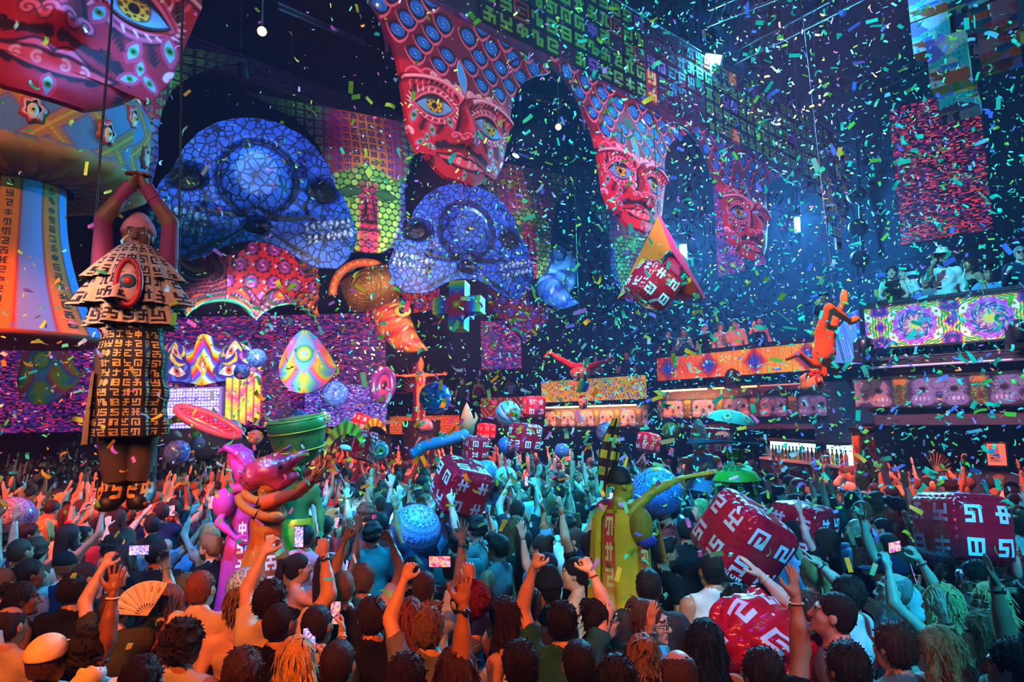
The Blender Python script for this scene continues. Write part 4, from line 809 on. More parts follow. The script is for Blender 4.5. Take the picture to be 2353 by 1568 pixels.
# spandrels between the mask crowns and the frieze: arch rims
me = Geo()
a = np.linspace(0, math.pi, 25); arch = np.stack([-.0 + 1.20 * np.cos(a), .02 + 0 * a, 8.95 + 1.12 * np.sin(a)], 1)
ARCHM = Geo().tube(arch, .035, 6).mesh('arch_rim', mat('arch_rim_plum', H('3a1040'), .5))
for k in range(-1, 2): ob('arch_rim', ARCHM, fz, loc=((k + .5) * ASP, 0, 0))
def spandrel():
    nx, ny = 60, 16; u, v = np.meshgrid(np.linspace(-1, 1, nx), np.linspace(0, 1, ny)); X = u * 2.40; bot = 10.13 - .0 * X; low = np.where(np.abs(X) < 1.2, 8.95 + 1.12 * np.sqrt(np.clip(1 - (X / 1.2) ** 2, 0, 1)), 8.95)
    Z = np.maximum(low, 9.9) + (10.32 - np.maximum(low, 9.9)) * v; C = ramp(.5 + .5 * np.sin(9 * X + 14 * Z) * np.sin(11 * Z - 7 * X), [H('1a0820'), H('5a0f3a'), H('16305a'), H('7a1a3a')]); return Geo().grid(np.stack([X, .04 + 0 * X, Z], -1), 0, C, True, .06, (0, 1, 0)).mesh('spandrel', vmat('painted_canvas', .55))
SPM = spandrel()
for k in range(-1, 3): ob('spandrel', SPM, fz, loc=((k + .5) * ASP, 0, 0))
# ---------------------------------------------------------------- second row: scaled skull reliefs between green mosaic faces
SU = A(4.68, 4.80); SSP = float(np.hypot(*SU)); SUn = SU / SSP; SP0 = A(-6.55, 16.0)
SM = Matrix(((SUn[0], -SUn[1], 0, SP0[0]), (SUn[1], SUn[0], 0, SP0[1]), (0, 0, 1, 0), (0, 0, 0, 1)))
def skull_mesh():
    nx, ny = 260, 180; u, v = np.meshgrid(np.linspace(-1, 1, nx), np.linspace(0, 1, ny)); X = 2.55 * u; ax = np.abs(u)
    top = 3.6 * np.interp(ax, [0, .2, .4, .55, .68, .76, .82, .90, .96, 1.0], [1, .985, .93, .85, .73, .60, .55, .46, .33, .27]); bot = np.interp(ax, [0, .14, .3, .45, .6, .8, .92, 1.0], [.52, .50, .36, .12, .02, .06, .34, .80])
    Z = bot + (top - bot) * v; C = np.zeros(X.shape + (3,)) + H('2a62d8'); dk = H('070a24'); aX = np.abs(X)
    mixc(C, .6 * ss(.2, .9, np.sin(5 * X + 3 * np.sin(4 * Z)) * np.sin(6 * Z)), H('1f48a8'))
    r0 = np.hypot(X, (Z - 2.05)); mixc(C, ss(1.05, .95, r0) * ss(.80, .9, r0), H('12296a')); mixc(C, ss(.84, .80, r0), H('3a6ad0')); mixc(C, ss(.35, .1, r0) * .7, H('16265a'))
    hol = [((1.62, 1.95), (.46, .34)), ((.0, .90), (.34, .20))]
    Y = -.75 * np.sqrt(np.clip(1 - (X / 2.75) ** 2 * .85 - ((Z - 1.8) / 2.3) ** 2 * .6, 0, 1))
    def gsn(cx, cz, sx, sz): return np.exp(-((aX - cx) / sx) ** 2 - ((Z - cz) / sz) ** 2)
    for c, s_ in hol:
        q = np.hypot((aX - c[0]) / s_[0], (Z - c[1]) / s_[1]); mixc(C, ss(1.15, .7, q), dk); Y += .45 * ss(1.2, .4, q)
    Y -= .28 * ss(.84, .5, r0); Y += .12 * np.exp(-((r0 - .92) / .08) ** 2)
    stroke(C, aX, Z, curve2([(.05, 1.30), (.5, 1.0), (1.3, 1.25)], 12), .10, .05, dk); Y += .1 * ss(.15, .05, poly_d(aX, Z, curve2([(.05, 1.30), (.5, 1.0), (1.3, 1.25)], 12))[0])
    stroke(C, aX, Z, curve2([(1.3, 1.7), (1.0, 1.35), (1.5, 1.1)], 10), .03, .06, dk)
    # teeth: two rows on each jaw
    for row, (z0, ph) in enumerate(((1.02, 0), (.72, .08))):
        for k in range(8):
            xc = 1.22 + k * .155 + ph; zc = z0 + .035 * k * (1 if row == 0 else 1.3) - .05; q = np.hypot((aX - xc) / .072, (Z - zc) / .125); mixc(C, ss(1.25, 1.05, q), dk); mixc(C, ss(1.0, .85, q), H('9fc8ff')); Y -= .09 * ss(1, .5, q)
    for k in range(5): stroke(C, aX, Z, curve2([(.15 + .1 * k, .95 - .08 * k), (.5 + .1 * k, .55 - .06 * k), (1.1 + .12 * k, .45 - .08 * k)], 8), .018, .01, dk)
    cm = ss(.30, .26, np.hypot(X / .9, (Z - 1.15) / .9)); mixc(C, cm * .8, H('2f55b0')); Y -= .25 * cm; stroke(C, aX, Z, curve2([(.03, 1.25), (.16, 1.32), (.20, 1.15)], 6), .02, .012, dk); stroke(C, aX, Z, curve2([(.02, 1.02), (.12, .98), (.22, 1.06)], 6), .02, .01, dk)
    g = Geo(); g.grid(np.stack([X, Y, Z], -1), 0, C, True, .12, (0, 1, 0)); return g.mesh('skull_relief', vmat('scaled_print_blue', .5, 0, None, (5.2, .10, .12)))
SKM = skull_mesh()
for k, lab in ((0, 'large blue scaled skull relief hanging left above the orange swirl mural'), (1, 'smaller blue scaled skull relief hanging behind the big red mask')):
    o = emp('skull_pendant', (0, 0, 0), lab, 'decoration', 'hanging skulls'); o.matrix_world = SM @ Matrix.Translation((k * SSP, -.4, 6.62)); o.matrix_world = o.matrix_world @ Matrix.Rotation(R_(-24), 4, 'Z') @ Matrix.Scale(.94, 4, (1, 0, 0)); ob('skull_panel', SKM, o)
    for x in (-.8, .8): Geo().tube([(x, .2, 3.2), (x, .2, 12)], .01, 4).build('hanging_wire', DARK, o)
def greenface_mesh(dx):
    nx, ny = 190, 190; zs = [0, .1, .3, .8, 1.4, 2.0, 2.5, 3.1, 3.6, 4.0, 4.3]; ws = [.42, .62, .82, 1.05, 1.15, 1.12, 1.18, 1.38, 1.75, 2.4, 3.3]
    u, v = np.meshgrid(np.linspace(-1, 1, nx), np.linspace(0, 1, ny)); Z = v * 4.3; hw = np.interp(Z, zs, ws); X = u * hw; ax = np.abs(X); C = np.zeros(X.shape + (3,)) + H('5a9a2a'); dk = H('120a14')
    # mosaic cells
    cs = .20; rowi = np.floor(Z / (cs * .87)); xo = X + (rowi % 2) * cs / 2; cx = (np.floor(xo / cs) + .5) * cs; cz = (rowi + .5) * cs * .87; dd = np.hypot((xo - cx), (Z - cz) * 1.1); rn = np.abs(np.sin(cx * 37.7 + cz * 91.3))
    cell = ramp(rn, [H('3f7a1a'), H('8ac83a'), H('5aa02a'), H('b0d84a')]); red = ss(.34, .22, ax) * ss(2.2, 1.9, Z); cell = cell * (1 - red[..., None]) + red[..., None] * ramp(rn, [H('8a1426'), H('d8304a'), H('a01a3a')]); edge = ss(.75, .95, np.abs(u)); cell = cell * (1 - edge[..., None]) + edge[..., None] * ramp(rn, [H('1f3a8a'), H('3a2a7a'), H('2a6ab0')])
    fc = ss(2.45, 2.3, Z + .2 * np.cos(2 * X)); C = cell * np.where(dd < .088, 1, .07)[..., None]; mixc(C, ss(.03, .02, np.hypot(xo - cx - cs / 2, Z - cz)) , H('c02a6a'))
    for s_ in (-1, 1):
        v_, ex, ey = almond(X, Z, (.5 * s_, 1.75), .34, .13, -.1 * s_); mixc(C, ss(.3, .1, v_), dk); mixc(C, ss(.05, -.1, v_), H('2f5a1a'))
    stroke(C, ax, Z, [(.0, .62), (.16, .66), (.36, .60)], .035, .02, dk); stroke(C, ax, Z, [(0, .50), (.2, .47), (.3, .54)], .03, .02, H('d8304a')); stroke(C, ax, Z, [(.10, 1.5), (.13, 1.1), (.22, .92), (.05, .84)], .03, .03, dk)
    # glyph hat, orange in the middle through crimson and green to dark flanks
    gs = .25; gi = np.floor((Z - 2.3) / gs).astype(int); gj = np.floor((X + 9.875 * gs) / gs).astype(int); fx = ((X + 9.875 * gs) / gs) % 1; fz_ = ((Z - 2.3) / gs) % 1; T = np.stack(GA)
    a5 = np.clip(((fx - .14) / .72 * 5).astype(int), 0, 4); b5 = np.clip(((fz_ - .14) / .72 * 5).astype(int), 0, 4); on = T[np.clip(gj, 0, 19) % 20, 4 - b5, a5] * ((fx > .14) & (fx < .86) & (fz_ > .14) & (fz_ < .86))
    axu = np.abs(X) / 1.15; gr = ramp(np.clip(axu / 2.2, 0, 1), [H('f0a020'), H('e0701a'), H('a81a3a'), H('2a1a3a'), H('101018'), H('0a0a10'), H('08080c')]); ink = ramp(np.clip(axu / 2.2, 0, 1), [H('4a2a6a'), H('3a1f5a'), H('3a2a7a'), H('5a9a3a'), H('6ab83a'), H('4a7a2a'), H('203a14')])
    hat = ss(2.28, 2.42, Z - .35 * np.exp(-(ax / .5) ** 2) + .1); G = np.where(on[..., None] > 0, ink, gr); C = C * (1 - hat[..., None]) + G * hat[..., None]
    d = np.abs(X) / .13 + np.abs(Z - 2.35) / .2; mixc(C, ss(1.25, 1.1, d), dk); mixc(C, ss(1.0, .9, d), H('b8e04a'))
    Y = -.5 * np.sqrt(np.clip(1 - (X / (hw + .3)) ** 2, 0, 1)) * ss(4.3, 2.6, Z) - .25 * np.exp(-(X / .16) ** 2) * ss(1.8, 1.0, Z) * ss(.75, .9, Z) - .08 * np.exp(-(X / .3) ** 2 - ((Z - .55) / .1) ** 2) + .1 * np.exp(-((ax - .5) / .28) ** 2 - ((Z - 1.75) / .14) ** 2)
    Z2 = Z + .12 * (X / .6) ** 2 * ss(.3, .0, Z)
    return Geo().grid(np.stack([X, Y, Z2], -1), 0, C, True, .1, (0, 1, 0)).mesh('mosaic_relief', vmat('painted_canvas', .55))
GFM = greenface_mesh(0)
for k, lab in ((-.5, 'green mosaic face pendant half hidden behind the hanging acrobat'), (.5, 'green mosaic face pendant with orange glyph hat between the two skulls'), (1.5, 'green mosaic face pendant with orange glyph hat beside the blue horn creature'), (2.5, 'dim far mosaic face pendant below the mid-sized red mask')):
    o = emp('mosaic_pendant', (0, 0, 0), lab, 'decoration', 'hanging mosaic faces'); o.matrix_world = SM @ Matrix.Translation((k * SSP, 0, 7.35 + .18 * (k + .5))) @ Matrix.Rotation(R_(-18), 4, 'Z'); ob('face_panel', GFM, o)
o = emp('roof_truss', (0, 0, 0), 'dark roof truss above the skull reliefs', 'truss'); o.matrix_world = SM
g = Geo()
for zz in (11.9, 12.3): g.tube([(-7, .2, zz), (24, .2, zz)], .04, 6)
g.build('chord', DARK, o); g = Geo()
for k in range(62): g.tube([(-7 + k * .5, .2, 11.9), (-6.75 + k * .5, .2, 12.3), (-6.5 + k * .5, .2, 11.9)], .018, 4)
g.build('bracing', DARK, o); Geo().box((8, .5, 12.1), (31, .3, .55)).build('backing', BLACK, o)
# ---------------------------------------------------------------- eye-studded round canopy on a flared striped pillar
CP = at(40, 560, 10.2); cp = emp('canopy_pillar', (CP.x, CP.y, 0), 'round orange canopy with eye studs on a flared blue striped pillar', 'decoration')
RC = 1.72; zc = at(60, 300, 10.2).z
def canopy_col(a, z, t):
    s = a * RC; C = np.zeros(a.shape + (3,)) + H('5a6a9a'); p = .95; k = s / p; zz = (z - zc) / p; d = np.minimum(np.abs(((k + zz) % 1) - .5), np.abs(((k - zz) % 1) - .5)); band = ss(.16, .10, d); mixc(C, band, H('c8601a')); mixc(C, ss(.19, .16, d) * ss(.13, .16, d), H('a01a2a')); mixc(C, ss(.03, .015, d) * .7, H('e8a03a')); return C
zt = np.linspace(-.72, .95, 80); Geo().lathe([(RC * (1.0 + .05 * math.sin((z + .7) * 2) - .22 * max(0, z - .4)), zc + z) for z in zt], 300, 0, canopy_col).build('drum', vmat('painted_canvas', .55), cp)
Geo().lathe([(RC * .84, zc + .93), (RC * .4, zc + 1.25), (.05, zc + 1.3)], 48, 0, lambda a, z, t: ramp(t, [H('c8601a'), H('7a2a1a')])).build('cap', vmat('painted_canvas', .55), cp)
def fringe_col(a, z, t):
    C = ramp(t, [H('3a4a7a'), H('c86a1a'), H('8a3a10'), H('1a0c14')]); mixc(C, ss(.2, .7, np.sin(22 * a + 9 * t)) * .7, H('b87a1a')); return C
Geo().lathe([(RC * 1.03, zc - .70), (RC * 1.06, zc - .80), (RC * .96, zc - .92), (RC * .7, zc - 1.02), (RC * .42, zc - 1.0)], 110, 0, fringe_col, fold=lambda a, z: 1 + .02 * np.sin(18 * a + 1.5 * np.sin(5 * a)) * (z < zc - .72)).build('fringe', vmat('painted_canvas', .55), cp)
stud = Geo(); aa = np.linspace(0, 2 * math.pi, 24, endpoint=False); fl = .19 * (1 + .16 * np.sin(aa * 6)) * (1 + .25 * np.cos(aa - math.pi / 2))
P = np.stack([np.stack([fl * k * np.cos(aa) * .85, 0 * aa - d, fl * k * np.sin(aa) * 1.15], 1) for k, d in ((1.0, .0), (.8, .07), (.55, .08))]); P = np.concatenate([P, P[:, :1]], 1); stud.grid(P, 0, np.repeat(A(H('8a1a1a'), H('d8382a'), H('f0a0b0')), 25, 0), True)
stud.ell((0, -.06, 0), (.075, .05, .12), 12, 8, 0, H('f0b8b0')).ell((0, -.095, 0), (.045, .03, .045), 10, 6, 0, H('c8b050')).ell((0, -.12, 0), (.02, .012, .02), 8, 5, 0, H('14080a'))
STM = stud.mesh('eye_stud', vmat('painted_plaster', .45))
for row in range(3):
    for k in range(15):
        a = (k + .5 * (row % 2)) * .95 / RC * 1.0 - math.pi * .98
        if not -math.pi * 1.0 < a < .35: continue
        z = zc + (-.36 + row * .475); r = RC * (1.02 - .1 * (row == 2)); ob('eye_stud', STM, cp, M=Matrix.Translation((r * math.cos(a), r * math.sin(a), z)) @ Matrix.Rotation(a + math.pi / 2, 4, 'Z'))
z0 = at(90, 775, 10.2).z; z1 = zc - .95; sk = Geo(); ts = np.linspace(0, 1, 30); stripes = [H('4f86d8'), H('b07a4a'), H('4f86d8'), H('c05a14'), H('3a5ab0'), H('b07a4a'), H('4f86d8'), H('c05a14')]
def skirt_col(a, z, t):
    k = (a * 14 / (2 * math.pi)) % 2; C = np.zeros(a.shape + (3,)) + H('4a7ac8'); mixc(C, (k > 1.0) * 1.0, H('b8641c')); mixc(C, ((k > .95) & (k < 1.05)) * 1.0, H('7a1f2a')); mixc(C, ((k > 1.95) | (k < .05)) * 1.0, H('7a1f2a')); return C
prof = [(.62 + .62 * (1 - t) ** 2.2, z0 + (z1 - z0) * t) for t in ts]; sk.lathe(prof, 140, 0, skirt_col).build('pillar_skirt', vmat('painted_canvas', .55), cp); Geo().lathe([(1.24, z0), (1.27, z0 - .05), (1.2, z0 - .09), (.0, z0 - .09)], 48, 0, lambda a, z, t: np.zeros(a.shape + (3,)) + H('6a2a10')).build('hem', vmat('painted_canvas', .55), cp)
INK = mat('ink_brown', H('24160e'), .7)
for b in range(14):
    if b % 2 == 0: continue
    a0 = (b + .5) * 2 * math.pi / 14
    if math.cos(a0 - R_(-75)) < .0: continue
    n = 15; G = glyph_rows((n, 1), 40 + b); gg = Geo(); P = np.zeros((n * 7 + 1, 8, 3)); tt = np.linspace(.03, .97, n * 7 + 1)[:, None]; rrr = .62 + .62 * (1 - tt) ** 2.2 + .008; aw = a0 + np.linspace(-.5, .5, 8)[None, :] * .20; P[..., 0] = rrr * np.cos(aw); P[..., 1] = rrr * np.sin(aw); P[..., 2] = z0 + (z1 - z0) * tt
    F = [(i * 8 + j, i * 8 + j + 1, (i + 1) * 8 + j + 1, (i + 1) * 8 + j) for i in range(n * 7) for j in range(7) if G[i, j]]; gg.add(P.reshape(-1, 3), F, 0, None, False); gg.build('glyph_band', INK, cp)
Geo().tube([(0, 0, zc + 1.2), (0, 0, 19)], .05, 8).build('hanging_pole', DARK, cp)
# ---------------------------------------------------------------- murals and creatures over the stage
def scallop(name, lab, px0, px1, pyt, pyb, Y0, Y1, paint, botf, nx=160, ny=72, topf=None, depth=.5):
    a = at(px0, pyb, Y0); b = at(px1, pyb, Y1); L, R = frame2((a.x, a.y), (b.x, b.y)); zt_ = at((px0 + px1) / 2, pyt, (Y0 + Y1) / 2).z; zb = at((px0 + px1) / 2, pyb, (Y0 + Y1) / 2).z
    o = emp(name, (a.x, a.y, zb), lab, 'decoration'); o.rotation_euler = R.to_euler(); h = zt_ - zb
    u, v = np.meshgrid(np.linspace(0, 1, nx), np.linspace(0, 1, ny)); bot = botf(u) * h; top = h * (topf(u) if topf else 1); X = u * L; Z = bot + (top - bot) * v; C, Y = paint(u, v, X, Z, L, h); Geo().grid(np.stack([X, Y, Z], -1), 0, C, True, .1, (0, 1, 0)).build('mural_panel', vmat('painted_canvas', .55), o); return o
def swirlpaint(u, v, X, Z, L, h):
    w = 1.6 * np.sin(2.2 * X + .8 * np.sin(3 * Z)) + .7 * np.sin(4.3 * Z + 1.3 * X); ph = (Z * 3.0 + w + .9 * np.abs(np.sin(1.1 * X))) % 1.0; C = ramp(ph, [H('2a1038'), H('4a1a5a'), H('7a1a2a'), H('d0481a'), H('f09a1a'), H('d0481a'), H('7a1420'), H('2a1038')])
    dots = ss(.035, .02, np.hypot((X * 9 + w) % 1 - .5, (ph - .06) * 2.2) * .12); mixc(C, dots * (ph < .18) * .8, H('8a7ad8')); e = ss(.22, .0, v); mixc(C, e * ss(.5, .9, np.sin(60 * v)), H('4ad07a')); mixc(C, ss(.05, .0, v), H('2fc8a0')); return C, -.12 * np.sin(ph * 6.28) - .25 * np.abs(np.sin(2.0 * X))
scallop('swirl_mural', 'orange and purple striped swirl mural with green scalloped hem below the large skull', 340, 730, 590, 750, 17.6, 20.0, swirlpaint, lambda u: .28 * np.abs(np.cos(u * math.pi * 2.5)) ** .7 + .06)
def plumepaint(u, v, X, Z, L, h):
    C = np.zeros(u.shape + (3,)) + H('b8141e'); mixc(C, .6 * ss(0, .8, np.sin(14 * X + 5 * np.sin(9 * Z)) * np.sin(13 * Z)), H('7a0c20')); p = .62; r_ = np.floor(Z / (p * .8)); xo = X + (r_ % 2) * p / 2; cx = (np.floor(xo / p) + .5) * p; cz = (r_ + .5) * p * .8; d = np.hypot(xo - cx, Z - cz); a = np.arctan2(Z - cz, xo - cx)
    mixc(C, ss(.25, .21, d + .03 * np.sin(9 * a)), H('1f0618')); mixc(C, ss(.19, .17, d), H('6a1f7a')); mixc(C, ss(.19, .17, d) * ss(.2, .8, np.sin(2 * a + 32 * d)), H('b04aa8')); mixc(C, ss(.035, .02, d), H('ffd8e8')); d2 = np.hypot((xo - cx + p / 2 + p / 2) % p - p / 2, 0); v_, ex, ey = almond((xo % p) - 0.0, Z - cz, (0.0, 0), .10, .05); mixc(C, ss(.1, -.1, v_), H('d8c0e8')); mixc(C, ss(.03, .02, np.hypot(ex, ey)), H('2a1a4a')); return C, -.2 * np.sin(u * math.pi) + .03 * np.sin(20 * X)
scallop('plume_mural', 'red plume mural with purple roundels rising under the large skull', 520, 720, 560, 710, 18.3, 19.6, plumepaint, lambda u: .1 + .2 * np.abs(np.sin(u * 9)), 120, 72, lambda u: .55 + .5 * np.sin(np.clip(u * 1.15, 0, 1) * math.pi) ** .8)
scallop('plume_mural', 'red plume mural with purple roundels beside the golden barrel and rainbow cross', 842, 1010, 610, 745, 22.0, 23.4, plumepaint, lambda u: .0 + .3 * u, 130, 80, lambda u: 1 - .25 * u)
scallop('plume_mural', 'dark red plume mural with purple roundels right of the rainbow cross', 1125, 1262, 640, 790, 25.6, 27.4, plumepaint, lambda u: .9 * np.abs(u - .55), 130, 80)
scallop('ember_mural', 'fiery red abstract mural at the left edge behind the striped pillar', -60, 140, 380, 640, 12.5, 13.2, lambda u, v, X, Z, L, h: (ramp(.5 + .5 * np.sin(5 * X + 4 * np.sin(3 * Z)) * np.sin(6 * Z + 2 * X), [H('1a0810'), H('6a0f14'), H('d0301a'), H('f08a2a')]), -.1 * np.sin(7 * X)), lambda u: 0 * u, 90, 90)
def horn(name, lab, Y, px_pts, rads, c0, c1, spots, extra=None):
    p0 = at(*px_pts[0], Y); o = emp(name, p0, lab, 'decoration'); pts = [np.array(at(x, y, Y + .25 * math.sin(i)) - p0) for i, (x, y) in enumerate(px_pts)]; pts = np.array(pts); t = np.linspace(0, len(pts) - 1, 40); sp = np.stack([np.interp(t, range(len(pts)), pts[:, k]) for k in range(3)], 1)
    for _ in range(6): sp[1:-1] = (sp[:-2] + 2 * sp[1:-1] + sp[2:]) / 4
    r = np.interp(t, range(len(pts)), rads); n = 18; V = np.repeat(np.arange(40), n); A_ = np.tile(np.arange(n), 40); C = ramp(.5 + .5 * np.sin(V * .9 + A_ * .7) * np.sin(A_ * .35), [c0, c0 * .55, c1, c0]); mixc(C, ((np.abs((V % 5) - 2) < 1) & (A_ % 4 == 0)) * 1.0, spots); mixc(C, (A_ % 9 == 0) * .8, c0 * 0 + A(*H('2a0a10'))); Geo().tube(sp, r, n, 0, C).build('horn', vmat('painted_plaster', .45), o); return o
RO = A(*H('c8281a')); OR = A(*H('f08a1a')); BL = A(*H('1f5ac0')); SK = A(*H('5ab0e8'))
h1 = horn('horn_creature', 'curved red and orange dotted horn hanging by the golden barrel', 21.0, [(893, 650), (890, 700), (905, 745), (935, 785), (982, 805)], [.12, .55, .60, .45, .03], RO, OR, A(*H('f8e08a')))
h2 = horn('horn_creature', 'glossy blue curling horn creature right of the small skull', 24.0, [(1265, 560), (1290, 600), (1285, 640), (1262, 665), (1295, 690), (1330, 697)], [.10, .55, .70, .60, .40, .02], BL, SK, A(*H('a8e0ff')))
for dy, rr_ in ((-30, .28), (0, .2)):
    p = [np.array(at(x, y + dy, 23.8) - h2.location) for x, y in ((1240, 640), (1275, 655), (1300, 640), (1312, 610))]; Geo().tube(p, [rr_, rr_, rr_ * .8, .02], 12, 0, SK).build('crest', vmat('painted_plaster', .45), h2)
# eye on the red horn
ep = np.array(at(925, 715, 20.6) - h1.location); Geo().ell(ep, (.28, .12, .2), 14, 8, 0, H('f0c84a')).ell(ep + A(0, -.1, 0), (.11, .05, .11), 10, 6, 0, H('1a0a0a')).build('eye', vmat('painted_plaster', .45), h1)
gb = emp('golden_barrel', at(845, 665, 20.4), 'golden glyph-carved barrel with dotted arch rim below the green face', 'decoration'); GOLD = mat('carved_gold', H('9a6414'), .4, .6, bump=(16, .9, .05))
g = Geo(); aR = np.linspace(R_(35), R_(185), 24); g.tube(np.stack([-.1 + .98 * np.cos(aR), 0 * aR - .1, -.1 + .95 * np.sin(aR)], 1), .14, 10).build('arch_rim', mat('rim_orange', H('d8641a'), .5), gb)
g = Geo()
for t in aR[::2]: g.ell((-.1 + .98 * math.cos(t), -.22, -.1 + .95 * math.sin(t)), .035, 8, 5)
g.build('bead', mat('bead_yellow', H('f0e06a'), .4), gb)
Geo().lathe([(0, -.9), (.5, -.9), (.62, -.6), (.66, 0), (.62, .5), (.5, .75), (0, .75)], 28, 0).build('barrel', GOLD, gb, M=Matrix.Rotation(R_(70), 4, 'Y') @ Matrix.Translation((0, 0, .2)))
g = Geo()
for r_ in (.18, .32, .46): a = np.linspace(0, 2 * math.pi, 25); g.tube(np.stack([.1 + r_ * np.cos(a), -.62 + 0 * a, -.05 + r_ * np.sin(a)], 1), .03, 6, cap=False)
g.build('ring', GOLD, gb); Geo().ell((.75, -.15, .05), (.38, .36, .36), 18, 12).build('dome', GOLD, gb)
# red feathered totem under the horn
tp = at(960, 860, 24.0); tt_ = emp('feather_totem', (tp.x, tp.y, 2.9), 'red winged totem with fanned feathers behind the arms-spread performer', 'decoration'); RED1 = mat('totem_red', H('8a1016'), .5)
Geo().tube([(0, 0, -.6), (.05, 0, .6), (0, 0, 1.6), (.0, -.1, 2.0)], [.3, .22, .26, .1], 12).build('trunk', RED1, tt_)
fm = Geo().tube([(0, 0, 0), (.45, 0, .2), (.95, 0, .55)], [.06, .11, .01], 6, flat=(1, .4)).mesh('feather', RED1)
for s in (0, 1):
    for k in range(8): ob('feather', fm, tt_, M=Matrix.Translation((0, 0, 1.0)) @ Matrix.Rotation(math.pi * s, 4, 'Z') @ Matrix.Rotation(R_(35 - k * 14), 4, 'Y'))
# DJ booth with painted head-dress, egg panels
bx = at(435, 930, 24.0); booth = emp('dj_booth', (bx.x, bx.y, 0), 'booth with glyph-covered lilac front on the stage', 'booth'); zb0 = at(435, 985, 24).z; zb1 = at(435, 893, 24).z; L = 2.25
X, Z = np.meshgrid(np.linspace(-L / 2, L / 2, 150), np.linspace(0, zb1 - zb0, 92)); G = glyph_rows((13, 20), 9); i = np.clip((Z / (zb1 - zb0) * 91).astype(int), 0, 90); j = np.clip(((X + L / 2) / L * 140).astype(int), 0, 139); C = np.where(G[i, j][..., None], A(*H('f4f0ff')), A(*H('6a5ac8')))
Geo().grid(np.stack([X, 0 * X - .05, Z + zb0], -1), 0, C, False).build('front_screen', vmat('screen_print_0.9', .4, .9), booth); Geo().box((0, .4, (zb0 + zb1) / 2), (L + .12, .8, zb1 - zb0 + .08)).build('body', mat('booth_lilac', H('8a7ac0'), .5), booth); Geo().box((0, .5, zb0 / 2), (L + .6, 1.2, zb0)).build('plinth', BLACK, booth)
def headdress(u, v, X, Z, L, h):
    x = (u - .5) * 2; ax = np.abs(x); z = v; t = (z * 2.2 + ax * 1.6 + .25 * np.sin(9 * ax)) % 1.0; C = ramp(t, RAINBOW); mixc(C, ss(.12, .05, np.abs(t - .5)) * .6, H('fff0f8'))
    for c, w_, rot, col in (((.47, .26), .20, 0, H('4a7af0')), ((.50, .72), .15, .5, H('f0d040')), ((.80, .62), .12, .35, H('f06a9a'))):
        d = np.hypot((ax - c[0]) / 1.0, (z - c[1]) * .55); mixc(C, ss(w_ * 1.5, w_ * 1.3, d), H('3a2a9a')); mixc(C, ss(w_ * 1.35, w_ * 1.2, d) * ss(.2, .7, np.sin(40 * d + 3 * np.arctan2(z - c[1], ax - c[0]))), col); v_, ex, ey = almond(ax, z * .55, (c[0], c[1] * .55), w_ * .9, w_ * .42, rot); mixc(C, ss(.15, 0, v_), H('3a1040')); mixc(C, ss(.0, -.15, v_), H('f8e8f0')); mixc(C, ss(w_ * .34, w_ * .28, np.hypot(ex, ey)), H('f06a4a')); mixc(C, ss(w_ * .15, w_ * .1, np.hypot(ex, ey)), H('1a0a1a'))
    d = np.abs(x) / .13 + np.abs(z - .42) / .30; mixc(C, ss(1, .85, d), H('f8d84a')); mixc(C, ss(.7, .5, d), H('f0602a')); v_, ex, ey = almond(x, z * .55, (0, .2), .06, .035, math.pi / 2); mixc(C, ss(0, -.2, v_), H('fff0f0')); mixc(C, ss(.02, .01, np.hypot(ex, ey)), H('c02a3a')); return C, -.25 * np.cos(x * 1.4) - .06 * np.sin(t * 6.28)
scallop('headdress_panel', 'rainbow painted head-dress panel with two swirling eyes above the booth', 345, 598, 772, 893, 24.0, 24.0, headdress, lambda u: .04 + .10 * np.abs(np.sin(u * math.pi * 2)), 160, 84, lambda u: np.interp(np.abs(u - .5) * 2, [0, .12, .18, .3, .55, .72, .85, 1], [1.02, .98, .78, .72, .95, .80, .72, .45]))
def fing(u, v, X, Z, L, h): t = (u * 5) % 1; C = ramp((v * 1.3 + .3 * np.sin(5 * u)) % 1, [H('f0408a'), H('f8a02a'), H('f8e04a'), H('8ad83a'), H('f8c02a'), H('f0408a')]); mixc(C, ss(.38, .5, np.abs(t - .5)), H('a01a5a')); q = np.hypot((t - .5) / 2.2, ((v * 7) % 1 - .5) / 2); mixc(C, ss(.1, .06, q), H('fff0c0')); mixc(C, ss(.05, .03, q), H('e0402a')); return C, -.15 * np.sin(t * math.pi)
scallop('finger_panel', 'pink and yellow finger-shaped panel beside the booth', 515, 598, 868, 985, 23.6, 23.4, fing, lambda u: .08 * np.abs(np.sin(u * 5 * math.pi)) + .25 * np.abs(u - .4), 110, 80)
def eggpaint(u, v, X, Z, L, h):
    x = (u - .5) * 2; C = ramp((np.abs(x) * 1.5 + v * 1.2 + .16 * np.sin(14 * v + 6 * np.abs(x))) % 1, [H('f06a4a'), H('f0a83a'), H('a8d84a'), H('4ac8b0'), H('6a7af0'), H('d86ac8'), H('f06a4a')]); v_, ex, ey = almond(X, Z, (L / 2, h * .62), h * .30, L * .16, math.pi / 2); mixc(C, ss(.3, .1, v_), H('a88af0')); mixc(C, ss(.1, -.05, v_), H('5ac0f8')); d = np.hypot(ex, ey); mixc(C, ss(.33, .31, d), H('1f4ab0')); mixc(C, ss(.30, .28, d), H('5ad06a')); mixc(C, ss(.22, .20, d), H('f0e05a')); mixc(C, ss(.15, .13, d), H('8ad8c8')); return C, -.5 * np.sqrt(np.clip(1 - x * x, 0, 1))
